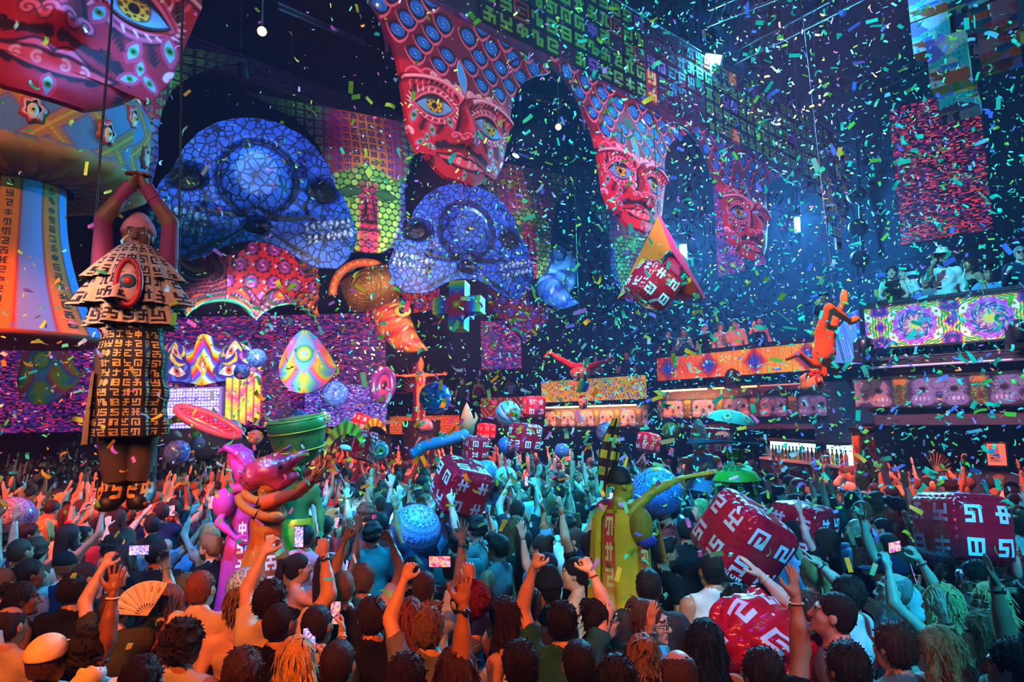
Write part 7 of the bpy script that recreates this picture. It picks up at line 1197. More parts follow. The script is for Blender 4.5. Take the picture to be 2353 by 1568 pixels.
# front rows, read off the photograph: head position, then who stands there
FRONT = [
 (25, 1433, D(pose='idle', yaw=-8, hair=('balding', 'dark brown'), top=('shirt', 'beige'))),
 (112, 1512, D(pose='one_up', yaw=5, hair=('short', 'brown'), top=('tee', 'white'), cap=('cap', 'cream'), skin='brown')),
 (214, 1492, D(pose='idle', yaw=10, hair=('curly', 'black'), top=('tee', 'white'))),
 (268, 1392, D(pose='phone_up', yaw=4, hair=('crop', 'brown'), top=('tee', 'olive'), skin='fair')),
 (168, 1354, D(pose='idle', yaw=15, hair=('short', 'black'), top=('tee', 'black'))),
 (54, 1372, D(sex='f', pose='idle', yaw=-50, hair=('bun', 'black'), top=('dress', 'charcoal'), skin='brown')),
 (389, 1378, D(sex='f', pose='chest', yaw=-5, hair=('long', 'auburn'), top=('strap', 'black'), skin='fair')),
 (424, 1352, D(sex='f', pose='idle', yaw=70, hair=('pony', 'blond'), top=('tank', 'white'), skin='fair')),
 (464, 1349, D(pose='idle', yaw=-4, hair=('crop', 'auburn'), top=('tee', 'beige'), skin='fair', scale=1.05)),
 (424, 1474, D(pose='idle', yaw=-15, hair=('curly', 'dark brown'), top=('tank', 'white'))),
 (482, 1256, D(pose='idle', yaw=75, hair=('quiff', 'light brown'), top=('tee', 'black'), beard=True, skin='fair')),
 (361, 1267, D(pose='idle', yaw=10, hair=('crop', 'black'), top=('tee', 'black'), scale=1.05)),
 (275, 1260, D(pose='idle', yaw=-70, hair=('afro', 'dark brown'), top=('tee', 'navy'))),
 (264, 1314, D(sex='f', pose='idle', yaw=-75, hair=('short', 'dark brown'), top=('tee', 'charcoal'))),
 (200, 1324, D(pose='idle', yaw=-40, hair=('crop', 'dark brown'), top=('tee', 'black'))),
 (543, 1390, D(sex='f', pose='idle', yaw=20, hair=('bun', 'light brown'), top=('strap', 'beige'), skin='fair')),
 (626, 1375, D(pose='phone_up', yaw=-14, hair=('short', 'dark brown'), top=('tee', 'cream'), skin='fair', scale=1.06)),
 (643, 1428, D(pose='phone_one', yaw=-10, hair=('crop', 'dark brown'), top=('tee', 'black'), skin='fair')),
 (732, 1432, D(pose='idle', yaw=-15, hair=('crop', 'dark brown'), top=('tee', 'olive'))),
 (679, 1512, D(sex='f', pose='phone_one', yaw=30, hair=('long', 'blond'), top=('strap', 'charcoal'), skin='fair')),
 (752, 1306, D(sex='f', pose='one_up', yaw=0, hair=('longwavy', 'dark brown'), top=('strap', 'black'))),
 (706, 1232, D(pose='wave', yaw=-25, hair=('short', 'black'), top=('tee', 'pink'), skin='brown', beard=True)),
 (688, 1302, D(sex='f', pose='phone_one', yaw=-60, hair=('pony', 'dark brown'), top=('strap', 'black'), skin='fair')),
 (480, 1192, D(pose='idle', yaw=30, hair=('quiff', 'black'), top=('tee', 'black'))),
 (836, 1328, D(pose='fists', yaw=0, hair=('short', 'light brown'), top=('tee', 'white'), skin='tan')),
 (852, 1414, D(pose='idle', yaw=25, hair=('short', 'dark brown'), top=('tee', 'black'), beard=True, glasses='sun')),
 (941, 1414, D(sex='f', pose='idle', yaw=0, hair=('long', 'auburn'), top=('strap', 'charcoal'))),
 (988, 1440, D(pose='phone_up', yaw=-6, hair=('quiff', 'light brown'), top=('tee', 'grey'), skin='fair')),
 (976, 1346, D(pose='one_up', yaw=-5, hair=('crop', 'brown'), top=('tee', 'white'), skin='tan')),
 (948, 1312, D(pose='idle', yaw=10, hair=('short', 'black'), top=('tee', 'black'))),
 (1152, 1418, D(sex='f', pose='idle', yaw=75, hair=('longwavy', 'dark brown'), top=('strap', 'white'), skin='fair')),
 (1216, 1385, D(pose='idle', yaw=0, hair=('crop', 'brown'), top=('tee', 'charcoal'))),
 (1255, 1349, D(pose='idle', yaw=40, hair=('short', 'black'), top=('tee', 'black'), cap=('beanie', 'black'))),
 (1319, 1314, D(sex='f', pose='idle', yaw=80, hair=('bun', 'black'), top=('strap', 'cream'), skin='fair')),
 (1316, 1240, D(pose='one_up', yaw=85, hair=('crop', 'brown'), top=('tee', 'black'), glasses='sun', beard=True, mirror=True, skin='fair')),
 (1241, 1258, D(pose='one_up', yaw=60, hair=('bun', 'dark brown'), top=('shirt', 'sky blue'))),
 (1141, 1256, D(pose='idle', yaw=60, hair=('quiff', 'dark brown'), top=('tank', 'grey'), glasses='round')),
 (1055, 1246, D(pose='idle', yaw=0, hair=('curly', 'black'), top=('tee', 'teal'))),
 (1044, 1303, D(pose='idle', yaw=-20, hair=('crop', 'black'), top=('tee', 'charcoal'))),
 (1292, 1425, D(pose='fists', yaw=-8, hair=('short', 'black'), top=('tee', 'teal'), skin='fair')),
 (1384, 1418, D(sex='f', pose='wave', yaw=-70, hair=('bun', 'black'), top=('tee', 'black'), glasses='round', skin='fair')),
 (1498, 1425, D(sex='f', pose='idle', yaw=-120, hair=('bun', 'brown'), top=('tank', 'sky blue'), glasses='round', skin='fair')),
 (1476, 1506, D(sex='f', pose='idle', yaw=0, hair=('bun', 'light brown'), top=('strap', 'charcoal'))),
 (1194, 1522, D(sex='f', pose='idle', yaw=10, hair=('short', 'black'), top=('tee', 'black'))),
 (1491, 1346, D(pose='idle', yaw=-12, hair=('crop', 'black'), top=('tee', 'charcoal'), skin='fair', scale=1.04)),
 (1530, 1267, D(pose='idle', yaw=-80, hair=('quiff', 'black'), top=('tee', 'black'), beard=True)),
 (1558, 1545, D(pose='idle', yaw=-5, hair=('balding', 'brown'), top=('tee', 'black'))),
 (1910, 1406, D(pose='reach', yaw=62, hair=('crop', 'dark brown'), top=('tee', 'grey'), skin='fair', hp=12, scale=1.04)),
 (1944, 1362, D(pose='idle', yaw=40, hair=('short', 'dark brown'), top=('shirt', 'white'))),
 (2049, 1353, D(pose='reach', yaw=80, hair=('balding', 'grey'), top=('tank', 'grey'), skin='fair', hp=8)),
 (1996, 1267, D(pose='idle', yaw=110, hair=('quiff', 'light brown'), top=('tee', 'navy'), skin='fair')),
 (2042, 1317, D(pose='idle', yaw=70, hair=('short', 'black'), top=('tee', 'black'), cap=('cap', 'navy'))),
 (1964, 1217, D(pose='chest', yaw=100, hair=('bald', 'black'), top=('tee', 'sky blue'), beard=True)),
 (1864, 1310, D(sex='f', pose='idle', yaw=15, hair=('pony', 'blond'), top=('strap', 'grey'), skin='fair')),
 (1764, 1378, D(pose='idle', yaw=150, hp=-18, hair=('short', 'black'), top=('tee', 'black'), skin='fair')),
 (1692, 1381, D(sex='f', pose='idle', yaw=0, hair=('long', 'black'), top=('tank', 'black'))),
 (1632, 1306, D(pose='idle', yaw=10, hair=('crop', 'black'), top=('tank', 'white'), skin='tan', scale=1.04)),
 (1574, 1217, D(pose='idle', yaw=0, hair=('short', 'black'), top=('tee', 'black'))),
 (1607, 1167, D(sex='f', pose='idle', yaw=70, hair=('long', 'blond'), top=('tee', 'teal'), skin='fair')),
 (1942, 1530, D(pose='idle', yaw=15, hair=('short', 'dark brown'), top=('tee', 'charcoal'))),
 (2153, 1490, D(sex='f', pose='idle', yaw=40, hair=('long', 'blond'), top=('strap', 'black'), skin='fair')),
 (2160, 1385, D(sex='f', pose='phone_up', yaw=30, hair=('longwavy', 'blond'), top=('dress', 'charcoal'), skin='fair')),
 (2274, 1385, D(sex='f', pose='chest', yaw=110, hair=('longwavy', 'blond'), top=('tee', 'black'), glasses='sun', skin='fair')),
 (2239, 1324, D(pose='phone_one', yaw=60, hair=('short', 'black'), top=('tee', 'black'), glasses='sun')),
 (2321, 1525, D(pose='one_up', yaw=40, hair=('short', 'black'), top=('tee', 'sky blue'))),
 (1930, 1117, D(pose='idle', yaw=10, hair=('crop', 'grey'), top=('shirt', 'charcoal'), cap=('beanie', 'cream'))),
 (1989, 1146, D(pose='idle', yaw=-80, hair=('balding', 'brown'), top=('shirt', 'cream'), skin='fair')),
 (2292, 1106, D(pose='idle', yaw=70, hair=('crop', 'light brown'), top=('tee', 'white'), skin='fair')),
 (2330, 1140, D(pose='idle', yaw=160, hair=('short', 'black'), top=('tee', 'black'), beard=True, cap=('cap', 'black'))),
 (2060, 1290, D(pose='point_up', yaw=85, hair=('short', 'brown'), top=('tee', 'white'), skin='fair')),
 (1750, 1545, D(pose='one_up', yaw=10, hair=('short', 'dark brown'), top=('tee', 'black'))),
 (935, 1555, D(pose='one_up', yaw=0, hair=('short', 'dark brown'), top=('tee', 'cream'))),
 (1050, 1540, D(sex='f', pose='idle', yaw=0, hair=('longwavy', 'brown'), top=('strap', 'black'))),
 (1416, 1560, D(pose='phone_one', yaw=-5, hair=('short', 'black'), top=('tee', 'black'))),
 (560, 1540, D(pose='idle', yaw=5, hair=('short', 'brown'), top=('tee', 'black'))),
 (330, 1560, D(pose='idle', yaw=0, hair=('short', 'dark brown'), top=('tee', 'olive'))),
 (780, 1520, D(pose='idle', yaw=-8, hair=('crop', 'dark brown'), top=('tee', 'black'))),
 (2050, 1480, D(pose='wave', yaw=20, hair=('short', 'brown'), top=('tank', 'grey'), skin='fair')),
 (2260, 1455, D(sex='f', pose='idle', yaw=60, hair=('longwavy', 'light brown'), top=('tank', 'black'), skin='fair')),
 (1620, 1470, D(sex='f', pose='idle', yaw=-10, hair=('long', 'black'), top=('tank', 'black'))),
 (1330, 1520, D(pose='idle', yaw=0, hair=('crop', 'black'), top=('tee', 'charcoal'))),
 (1840, 1400, D(sex='f', pose='idle', yaw=25, hair=('longwavy', 'brown'), top=('tank', 'grey'))),
]
SPOTS = []
for px, py, k in FRONT:
    sc = k.get('scale', 1.0); p = on_z(px, py, (1.655 if k.get('sex', 'm') == 'm' else 1.635) * sc); SPOTS.append((p.x, p.y)); k.setdefault('hy', 0); k.setdefault('lod', 0 if p.y < 5.3 else 1); add_person((p.x, p.y), k)
# watches and wristbands on the raised wrists of the front rows
WB = [Geo().tube(np.stack([.031 * np.cos(np.linspace(0, 2 * math.pi, 17)), .031 * np.sin(np.linspace(0, 2 * math.pi, 17)), 0 * np.linspace(0, 1, 17)], 1), .006, 6, 0, None, False).mesh('wristband', m) for m in (mat('band_black', (.02, .02, .02), .5), mat('band_cream', H('d8c8a0'), .6), mat('band_red', H('a02a2a'), .6))]
WF = Geo().lathe([(0, .006), (.017, .006), (.019, 0), (.019, -.006)], 16).mesh('watch_face', STEEL)
for (px, py, k), o in zip(FRONT, PEOPLE):
    if k['pose'] in ('idle', 'chest') or k['lod'] > 0: continue
    S_, E_, W_, fd, pn, hk = arm_pts(k['pose'], 1, k.get('sex', 'm')); M_ = Matrix(hand_mat(W_ - fd * .035, fd, pn).tolist()); i = (px * 7 + py) % 3; b = ob('wristband', WB[i], o, M=M_)
    if i == 0: ob('watch_face', WF, b, M=Matrix.Translation((0, -.036, 0)) @ Matrix.Rotation(R_(90), 4, 'X'))
KEEP = [(at(1986, 1040, 10.9).x, at(1986, 1040, 10.9).y, .5)] + [(q.location.x, q.location.y, .42) for q in (ow, pw, gw, yw, rw, ew)] + [(pp_.x, pp_.y, .7)]
rc2 = random.Random(21); cand = []
row = 0; y = 3.55
while y < 23.2:
    st = .50 + .008 * y; x = -.80 * y - .8 + (row % 2) * st / 2
    while x < min(.84 * y + .8, 14):
        X_, Y_ = x + rc2.uniform(-.1, .1), y + rc2.uniform(-.1, .1)
        if all(math.hypot(X_ - a, Y_ - b) > .43 for a, b in SPOTS) and all(math.hypot(X_ - a, Y_ - b) > r for a, b, r in KEEP): cand.append((X_, Y_))
        x += st
    row += 1; y += st * .87
CLEAR = [(1335, 1490, 1265, 1500, 5.45), (520, 660, 1190, 1335, 6.2), (655, 720, 1150, 1260, 7.5), (1640, 1770, 1085, 1170, 8.5), (1590, 1830, 1170, 1345, 5.9), (2110, 2320, 1130, 1300, 6.0), (1630, 1880, 1420, 1568, 4.2), (1030, 1135, 1330, 1430, 4.3), (890, 1015, 1170, 1290, 7.3), (990, 1130, 1060, 1185, 7.5), (1450, 1570, 1080, 1195, 7.7)]
def hides(q):
    px, py, d = proj((q[0], q[1], 1.55)); w_ = .22 * F_PX / d
    return any(px + w_ > x0 and px - w_ < x1 and y0 < py < y1 + 40 and q[1] < dd for x0, x1, y0, y1, dd in CLEAR)
def outside(q):
    t = A(B['n1'][0] - B['n0'][0], B['n1'][1] - B['n0'][1]); t /= np.hypot(*t); n_ = A(-t[1], t[0]); t2 = A(B['m1'][0] - B['m0'][0], B['m1'][1] - B['m0'][1]); t2 /= np.hypot(*t2); n2 = A(-t2[1], t2[0])
    return (A(*q) - A(6.2, 13.6)).dot(n_) > -.35 or ((A(*q) - A(*B['m0'])).dot(n2) > 1.2 and q[1] > 12)
cand = [q for q in cand if not hides(q) and not outside(q)]
cand.sort(key=lambda q: math.hypot(*q)); N_IND = 300 - len(FRONT) - 16
def rnd_person(X_, Y_, lod):
    r = rc2; sex = 'm' if r.random() < .6 else 'f'; u = r.random(); near = Y_ < 5.2
    pose = r.choice(['idle', 'idle', 'chest', 'drink', 'idle']) if near else ('idle' if u < (.45 if Y_ < 9 else .62) else r.choice(['arms_up', 'one_up', 'one_up', 'point_up', 'phone_up', 'phone_one', 'wave', 'fists', 'reach', 'chest', 'one_up']))
    base = 8 if X_ < 1.2 else (55 if Y_ < 9 else 75); base = -30 if X_ < -5 else base; yaw = base + r.gauss(0, 28)
    if r.random() < .06: yaw += 150
    hair = (r.choice(['short', 'crop', 'quiff', 'curly', 'short', 'crop', 'balding']) if sex == 'm' else r.choice(['long', 'longwavy', 'pony', 'bun', 'long']), r.choice(['black', 'dark brown', 'dark brown', 'brown', 'light brown', 'black'] + (['blond', 'auburn'] if sex == 'f' else [])))
    top = (r.choice(['tee', 'tee', 'tee', 'tank', 'shirt']) if sex == 'm' else r.choice(['strap', 'tank', 'tee', 'dress']), r.choice(['black', 'black', 'white', 'charcoal', 'grey', 'navy', 'cream', 'olive', 'sky blue', 'teal', 'beige', 'red', 'brown', 'white']))
    return dict(sex=sex, pose=pose, yaw=yaw, hy=r.choice([0, 25]), hp=0, lod=lod, scale=r.uniform(.95, 1.06), skin=r.choice(['tan', 'fair', 'fair', 'tan', 'brown', 'pale']), hair=hair, top=top, pants=('long', r.choice(['black', 'navy', 'charcoal'])), beard=(sex == 'm' and lod == 0 and r.random() < .3), cap=('cap', r.choice(['black', 'navy', 'white'])) if r.random() < .06 else None, glasses='sun' if r.random() < .08 else None, mirror=r.random() < .5)
for X_, Y_ in cand[:N_IND]: add_person((X_, Y_), rnd_person(X_, Y_, 0 if Y_ < 4.5 else 1))
# the mass farther back, too many and too small to tell one by one
g = Geo(); HB = {}
def mass_geo(sex, pose, hk):
    kk = (sex, pose, hk)
    if kk not in HB:
        m = Geo(); tr = body_geo(sex, pose, 0, 0, 2); t2 = top_geo(sex, pose, 'tee' if sex == 'm' else 'tank', 2); HB[kk] = (tr, t2)
    return HB[kk]
for X_, Y_ in cand[N_IND:]:
    k = rnd_person(X_, Y_, 2); tr, t2 = mass_geo(k['sex'], k['pose'], 0); sc = k['scale']; M = np.array(Matrix.Translation((X_, Y_, 0)) @ Matrix.Rotation(R_(k['yaw']), 4, 'Z') @ Matrix.Scale(sc, 4))
    off_ = 0
    for V, (F, mi, sm) in zip(tr.V, tr.P):
        hi = V[F - off_].mean(1)[:, 2] > 1.12; F2 = (F - off_)[hi]
        if len(F2):
            u_, inv = np.unique(F2, return_inverse=True); W_ = V[u_]; c = np.where(((np.abs(W_[:, 0]) < .25) & (W_[:, 2] < 1.47) & (W_[:, 1] < .16))[:, None], A(*CLOTHC[k['top'][1]]), A(*SKINS[k['skin']])); g.add(W_ @ M[:3, :3].T + M[:3, 3], inv.reshape(F2.shape), 0, c)
        off_ += len(V)
    h = Geo(); h.ell((0, -.02, .05), (.092, .11, .10), 8, 5); HM = np.array(head_M(0, 0, k['sex'])); V = h.V[0] @ HM[:3, :3].T + HM[:3, 3]; g.add(V @ M[:3, :3].T + M[:3, 3], h.P[0][0], 0, HAIRC[k['hair'][1]])
o = g.build('crowd', vmat('crowd_colours', .7)); tag(o, 'dense mass of dancing people far back towards the stage', 'crowd', kind='stuff')
print('CROWD', len(cand), 'dup labels', sum(v - 1 for v in USED.values()), sum(len(m.polygons) for m in bpy.data.meshes))
# ---------------------------------------------------------------- balcony guests
def guest(px, py, a, b, back, zfl, k, lab):
    """stand a guest `back` metres behind the rail a-b, at the picture column px"""
    t = A(b[0] - a[0], b[1] - a[1]); t /= np.hypot(*t); n = A(-t[1], t[0]); a2 = A(*a) + n * back; b2 = a2 + t * 6; d = ray(px, py); s = d.x / d.y; v = b2 - a2; q = a2 + v * ((s * a2[1] - a2[0]) / (v[0] - s * v[1])); k.setdefault('lod', 1); k['z'] = zfl; k['label'] = lab; k['group'] = 'guests on the balconies'; k.setdefault('hy', 0); return add_person((q[0], q[1]), k)
n0, n1, m0, m1, f0, f1 = B['n0'], B['n1'], B['m0'], B['m1'], B['f0'], B['f1']
guest(2050, 640, n0, n1, .35, 3.78, D(sex='f', pose='rail', yaw=150, hair=('short', 'dark brown'), top=('tank', 'black'), lod=0, skin='fair'), 'person in black top with necklace leaning on the near balcony rail'); guest(2076, 625, n0, n1, .75, 3.78, D(pose='idle', yaw=110, hair=('short', 'dark brown'), top=('tee', 'white'), lod=0, skin='fair'), 'person in white tee standing behind the black-topped balcony guest')
hm = guest(2168, 605, n0, n1, .4, 3.78, D(pose='phone_one', yaw=160, hair=('short', 'dark brown'), top=('shirt', 'white'), beard=True, glasses='sun', lod=0, skin='tan', scale=1.06), 'person in wide-brimmed hat and white shirt looking at a phone on the balcony')
Geo().lathe([(0, .14), (.07, .135), (.085, .12), (.092, .03), (.095, .025), (.20, .02), (.205, .012), (.19, .008), (.09, .01)], 28).build('brim_hat', CLOTH, hm, color=CLOTHC['cream'], M=head_M(0, 0, 'm') @ Matrix.Translation((0, -.01, .07)))
guest(2225, 618, n0, n1, .65, 3.78, D(sex='f', pose='idle', yaw=120, hair=('longwavy', 'dark brown'), top=('strap', 'black'), lod=0), 'person with long loose hair beside the hat wearer on the balcony'); guest(2125, 640, n0, n1, .9, 3.6, D(pose='idle', yaw=140, hair=('crop', 'brown'), top=('tee', 'grey')), 'person half hidden behind the hat wearer on the balcony'); guest(2268, 640, n0, n1, .7, 3.55, D(pose='idle', yaw=170, hair=('short', 'black'), top=('tee', 'sky blue')), 'person in pale blue tee seated low on the near balcony'); guest(2345, 590, n0, n1, .4, 3.78, D(pose='drink', yaw=150, hair=('crop', 'grey'), top=('shirt', 'navy'), glasses='sun', lod=0, skin='fair'), 'person in dark shirt and sunglasses at the right end of the balcony')
guest(1895, 715, (6.9, 14.6), (8.0, 13.2), .3, 3.8, D(pose='idle', yaw=120, hair=('short', 'black'), top=('tee', 'charcoal'), cap=('cap', 'black')), 'person in dark cap on the stair landing above the blue panel')
for px, k, lab in ((1535, D(pose='rail', yaw=150, hair=('curly', 'black'), top=('tee', 'black')), 'person in black tee at the far end of the glyph balcony rail'), (1570, D(sex='f', pose='chest', yaw=170, hair=('long', 'brown'), top=('tank', 'teal')), 'person in teal tank top on the glyph balcony'), (1618, D(pose='idle', yaw=130, hair=('balding', 'grey'), top=('tee', 'black'), glasses='round', skin='fair'), 'person in glasses and black tee looking aside on the glyph balcony'), (1655, D(sex='f', pose='drink', yaw=190, hair=('pony', 'brown'), top=('strap', 'cream')), 'person in cream strappy top holding a drink on the glyph balcony'), (1690, D(pose='drink', yaw=140, hair=('short', 'black'), top=('shirt', 'beige')), 'person in beige shirt near the middle of the glyph balcony'), (1745, D(sex='f', pose='phone_one', yaw=170, hair=('long', 'dark brown'), top=('strap', 'black'), skin='fair'), 'person photographing from the glyph balcony, nearest the stair')): guest(px, 750, m0, m1, .45, 3.52, k, lab)
for px, k, lab in ((1345, D(sex='f', pose='idle', yaw=180, hair=('long', 'brown'), top=('strap', 'red')), 'person in red strappy top behind the diving acrobat'), (1368, D(sex='f', pose='drink', yaw=200, hair=('long', 'dark brown'), top=('tank', 'pink')), 'person in pink tank top on the far balcony'), (1400, D(pose='idle', yaw=150, hair=('short', 'brown'), top=('tee', 'navy')), 'person in navy tee on the far balcony'), (1440, D(pose='idle', yaw=170, hair=('crop', 'black'), top=('tee', 'charcoal')), 'person in charcoal tee at the near end of the far balcony')): guest(px, 830, f0, f1, .5, 3.15, k, lab)
for px, k, lab in ((1100, D(sex='f', pose='idle', yaw=190, hair=('long', 'brown'), top=('strap', 'red')), 'person in red strappy top on the farthest balcony'), (1140, D(pose='fists', yaw=180, hair=('short', 'black'), top=('tee', 'red')), 'person with fists up on the farthest balcony'), (1172, D(sex='f', pose='idle', yaw=10, hair=('pony', 'brown'), top=('strap', 'white')), 'person in white strappy top turned away on the farthest balcony'), (1062, D(pose='idle', yaw=170, hair=('short', 'brown'), top=('tee', 'charcoal')), 'person in charcoal tee at the left end of the farthest balcony')): guest(px, 880, (-1.3, 26.25), B['e1'], .5, 2.75, k, lab)
gl = emp('drink_glass', at(2014, 675, 11.7), 'tall beer glass held at the near balcony rail', 'drink'); Geo().lathe([(.03, -.07), (.038, .07), (.035, .07), (.028, -.065)], 14).build('glass', mat('beer_glass', H('a8a040'), .1, coat=1), gl); Geo().lathe([(.0, .055), (.034, .055)], 14).build('foam', PRINTW, gl)
gl = emp('drink_glass', at(2158, 658, 11.1), 'red drink in a tumbler held by the hat-wearing guest', 'drink'); Geo().lathe([(.0, -.06), (.035, -.06), (.042, .06), (.038, .06), (.032, -.05)], 14).build('glass', mat('red_drink', H('a01a2a'), .1, coat=1), gl); Geo().box((0, 0, .03), (.03, .03, .03)).build('ice_cube', PRINTW, gl)
# ---------------------------------------------------------------- lamps you can see
def moving_head(px, py, Y, lab, yaw=0, s=1.0):
    o = emp('moving_head_lamp', at(px, py, Y), lab, 'stage light', 'moving head lamps'); o.rotation_euler = (0, 0, R_(yaw)); o.scale = (s,) * 3; f = Fld((-.25, -.28, -.22), (.25, .28, .30), .018); f.el((0, 0, .06), (.17, .19, .21), 0).rc((0, 0, 0), (0, 0, -.1), .16, .16, .05).plane(2, -.12, 1); f.geo().build('head', mat('lamp_shell', H('18161c'), .35, coat=.3), o); Geo().lathe([(0, .02), (.11, .02), (.115, 0), (.11, -.02)], 24).build('lens', GLASSY, o, M=Matrix.Translation((0, -.18, .08)) @ Matrix.Rotation(R_(90), 4, 'X'))
    for x in (-.19, .19): Geo().box((x, 0, -.05), (.045, .14, .34)).build('yoke_arm', BLACK, o)
    Geo().box((0, 0, -.26), (.40, .26, .10)).build('base', BLACK, o)
moving_head(1984, 800, 11.6, 'black moving head lamp mounted before the mandala board', 20, .82); moving_head(1682, 868, 16.0, 'black moving head lamp mounted before the orange glyph board', 30, .85); moving_head(2340, 765, 10.2, 'black moving head lamp at the right edge of the mandala board', 0, .8)
def par(px, py, Y, aim, lab, col, e, r=.10, up=True, watts=0, ang=40):
    p = at(px, py, Y); d = (Vector(aim) - p).normalized(); o = emp('spotlight', p, lab, 'stage light', 'par spotlights'); o.matrix_world = Matrix.Translation(p) @ d.to_track_quat('-Z', 'Y').to_matrix().to_4x4(); Geo().lathe([(0, r * 2.4), (r * .6, r * 2.3), (r * .8, r * 1.2), (r * 1.05, .0), (r * 1.05, -.02), (r * .98, -.0)], 20).build('can', DARK, o); Geo().ell((0, 0, .02), (r * .97, r * .97, r * .12), 18, 6).build('lens', mat('lens_%s' % lab[:14].replace(' ', '_'), (.1, .1, .1), .2, emit=e, ecol=col), o); Geo().tube([(-r * 1.2, 0, r), (-r * 1.2, 0, r * 3.2), (r * 1.2, 0, r * 3.2), (r * 1.2, 0, r)], .012, 6).build('yoke', DARK, o); Geo().tube([(0, 0, r * 3.2), Vector((0, 0, r * 3.2)) + (d.to_track_quat('-Z', 'Y').to_matrix().transposed() @ Vector((0, 0, 3)))], .02, 5).build('drop_rod', DARK, o)
    if watts: spot('lamp_in_can', p + d * .12, aim, col, watts, ang, .7, .08)
par(602, 72, 10, CAM, 'amber spotlight hanging between the first two masks', (1, .55, .15), 5, .075); par(559, 176, 13.5, (-6.0, 15.2, 8.5), 'blue spotlight shining down on the large skull', (.25, .6, 1), 8, .13, watts=260, ang=46); par(1283, 812 - 520, 14, CAM, 'small amber spotlight seen through the first arch', (1, .45, .1), 6, .07); par(1185, 358, 21, (-1.5, 20, 8), 'blue-white spotlight above the smaller skull', (.5, .8, 1), 10, .13, watts=600, ang=50)
def flood(px, py, Y, wd, hg, rot, lab, e, watts, aim):
    p = at(px, py, Y); d = (Vector(aim) - p).normalized(); o = emp('flood_light', p, lab, 'stage light', 'blue floods'); o.matrix_world = Matrix.Translation(p) @ d.to_track_quat('-Z', 'Y').to_matrix().to_4x4() @ Matrix.Rotation(R_(rot), 4, 'Z'); Geo().box((0, 0, .06), (wd * 1.3, hg * 1.2, .12)).build('housing', BLACK, o); Geo().box((0, 0, -.01), (wd, hg, .02)).build('lens', mat('flood_lens', (.1, .1, .1), .2, emit=e, ecol=(.12, .75, 1.0)), o); Geo().tube([(-wd * .7, 0, .06), (-wd * .7, 0, .3), (wd * .7, 0, .3), (wd * .7, 0, .06)], .02, 6).build('bracket', DARK, o)
    Mi = o.matrix_world.inverted(); top_ = p + Vector((.12, .35, 18.9 - p.z)); Geo().tube([Mi @ (p - d * .1), Mi @ (p + Vector((.12, .35, .1))), Mi @ top_], .025, 6).build('drop_rod', DARK, o)
    if watts: spot('flood_beam', p + d * .1, aim, (.04, .55, 1.0), watts, 110, .9, .25)
flood(1638, 137, 17.0, .42, .26, 20, 'glaring blue flood light on the roof truss above the frieze', 60, 7000, (2.0, 9.0, 6.0)); flood(1570, 578, 22.0, .22, .46, 0, 'glaring blue flood light behind the pyramid kite', 90, 12000, (1.0, 3, 3.6)); flood(1832, 516, 21.0, .16, .46, 0, 'upright blue flood light on the right wall', 90, 10000, (2.0, 3, 3.6))
# blue-lit wall panels beside the right flood: a wash from a lamp mounted at the flood
def washer(p, aim, w_, ang): spot('wall_washer', p, aim, (.03, .45, 1.0), w_, ang, .8, .1)
p = at(1832, 560, 20.2); washer(p, at(1900, 560, 24.0), 2200, 95); p = at(1560, 600, 21.5); washer(p, at(1600, 620, 30), 1800, 100)
# roof trusses, upper right, and suspended cables
def truss(p0, p1, lab, r=.03, h=.35, lit=None):
    p0, p1 = Vector(p0), Vector(p1); L_ = (p1 - p0).length; o = emp('roof_truss', p0, lab, 'truss'); o.matrix_world = Matrix.Translation(p0) @ (p1 - p0).to_track_quat('X', 'Z').to_matrix().to_4x4(); g = Geo()
    for z in (0, h): Geo().tube([(0, 0, z), (L_, 0, z)], r, 6).build('chord', STEEL, o)
    n = int(L_ / h / 1.2); g = Geo()
    for k in range(n): x = k * L_ / n; g.tube([(x, 0, 0), (x + L_ / n / 2, 0, h), (x + L_ / n, 0, 0)], r * .5, 4)
    b = g.build('bracing', STEEL, o); b['kind'] = 'stuff'
truss(at(1625, 60, 14), at(1880, -40, 11), 'short steel roof truss crossing the top edge right of centre'); truss(at(1690, 148, 17), at(2000, -10, 13), 'long steel roof truss beside the roof flood light'); truss(at(1850, 240, 20), at(1990, 180, 18), 'lattice roof truss near the end of the frieze'); truss(at(1880, 265, 21), at(2150, 150, 16), 'dark roof truss running to the upper right corner'); truss(at(640, 20, 13), at(840, 105, 17), 'roof pipe truss behind the big red mask', .02, .12); truss(at(1130, 215, 18), at(1330, 245, 22), 'thin roof pipe truss seen through the first arch', .03, .2)
for lab, x, Yc, y0, y1 in (('thin cable dropping to the frieze end, left one', 1820, 17, -10, 275), ('thin cable dropping to the frieze end, right one', 1868, 19, 60, 300)):
    o = Geo().tube([at(x, y0, Yc), at(x + 12, y1, Yc)], .012, 5).build('hanging_cable', STEEL); tag(o, lab, 'cable')
def orb(px, py, Y, lab):
    o = emp('round_speaker', at(px, py, Y), lab, 'speaker', 'round wall speakers'); Geo().ell((0, 0, 0), .26, 24, 16).build('shell', mat('speaker_shell', H('14141a'), .3, coat=.4), o); Geo().lathe([(.0, .02), (.15, .02), (.18, -.03)], 20).build('grille', DARK, o, M=Matrix.Translation((-.10, -.2, 0)) @ Matrix.Rotation(R_(80), 4, 'X')); Geo().tube([(0, 0, 0), (.5, .5, 0)], .04, 8).build('arm', DARK, o)
orb(1968, 448, 18, 'uppermost black round speaker on the right wall pole'); orb(1972, 523, 18, 'middle black round speaker on the right wall pole'); orb(1976, 595, 18, 'lowest black round speaker on the right wall pole')
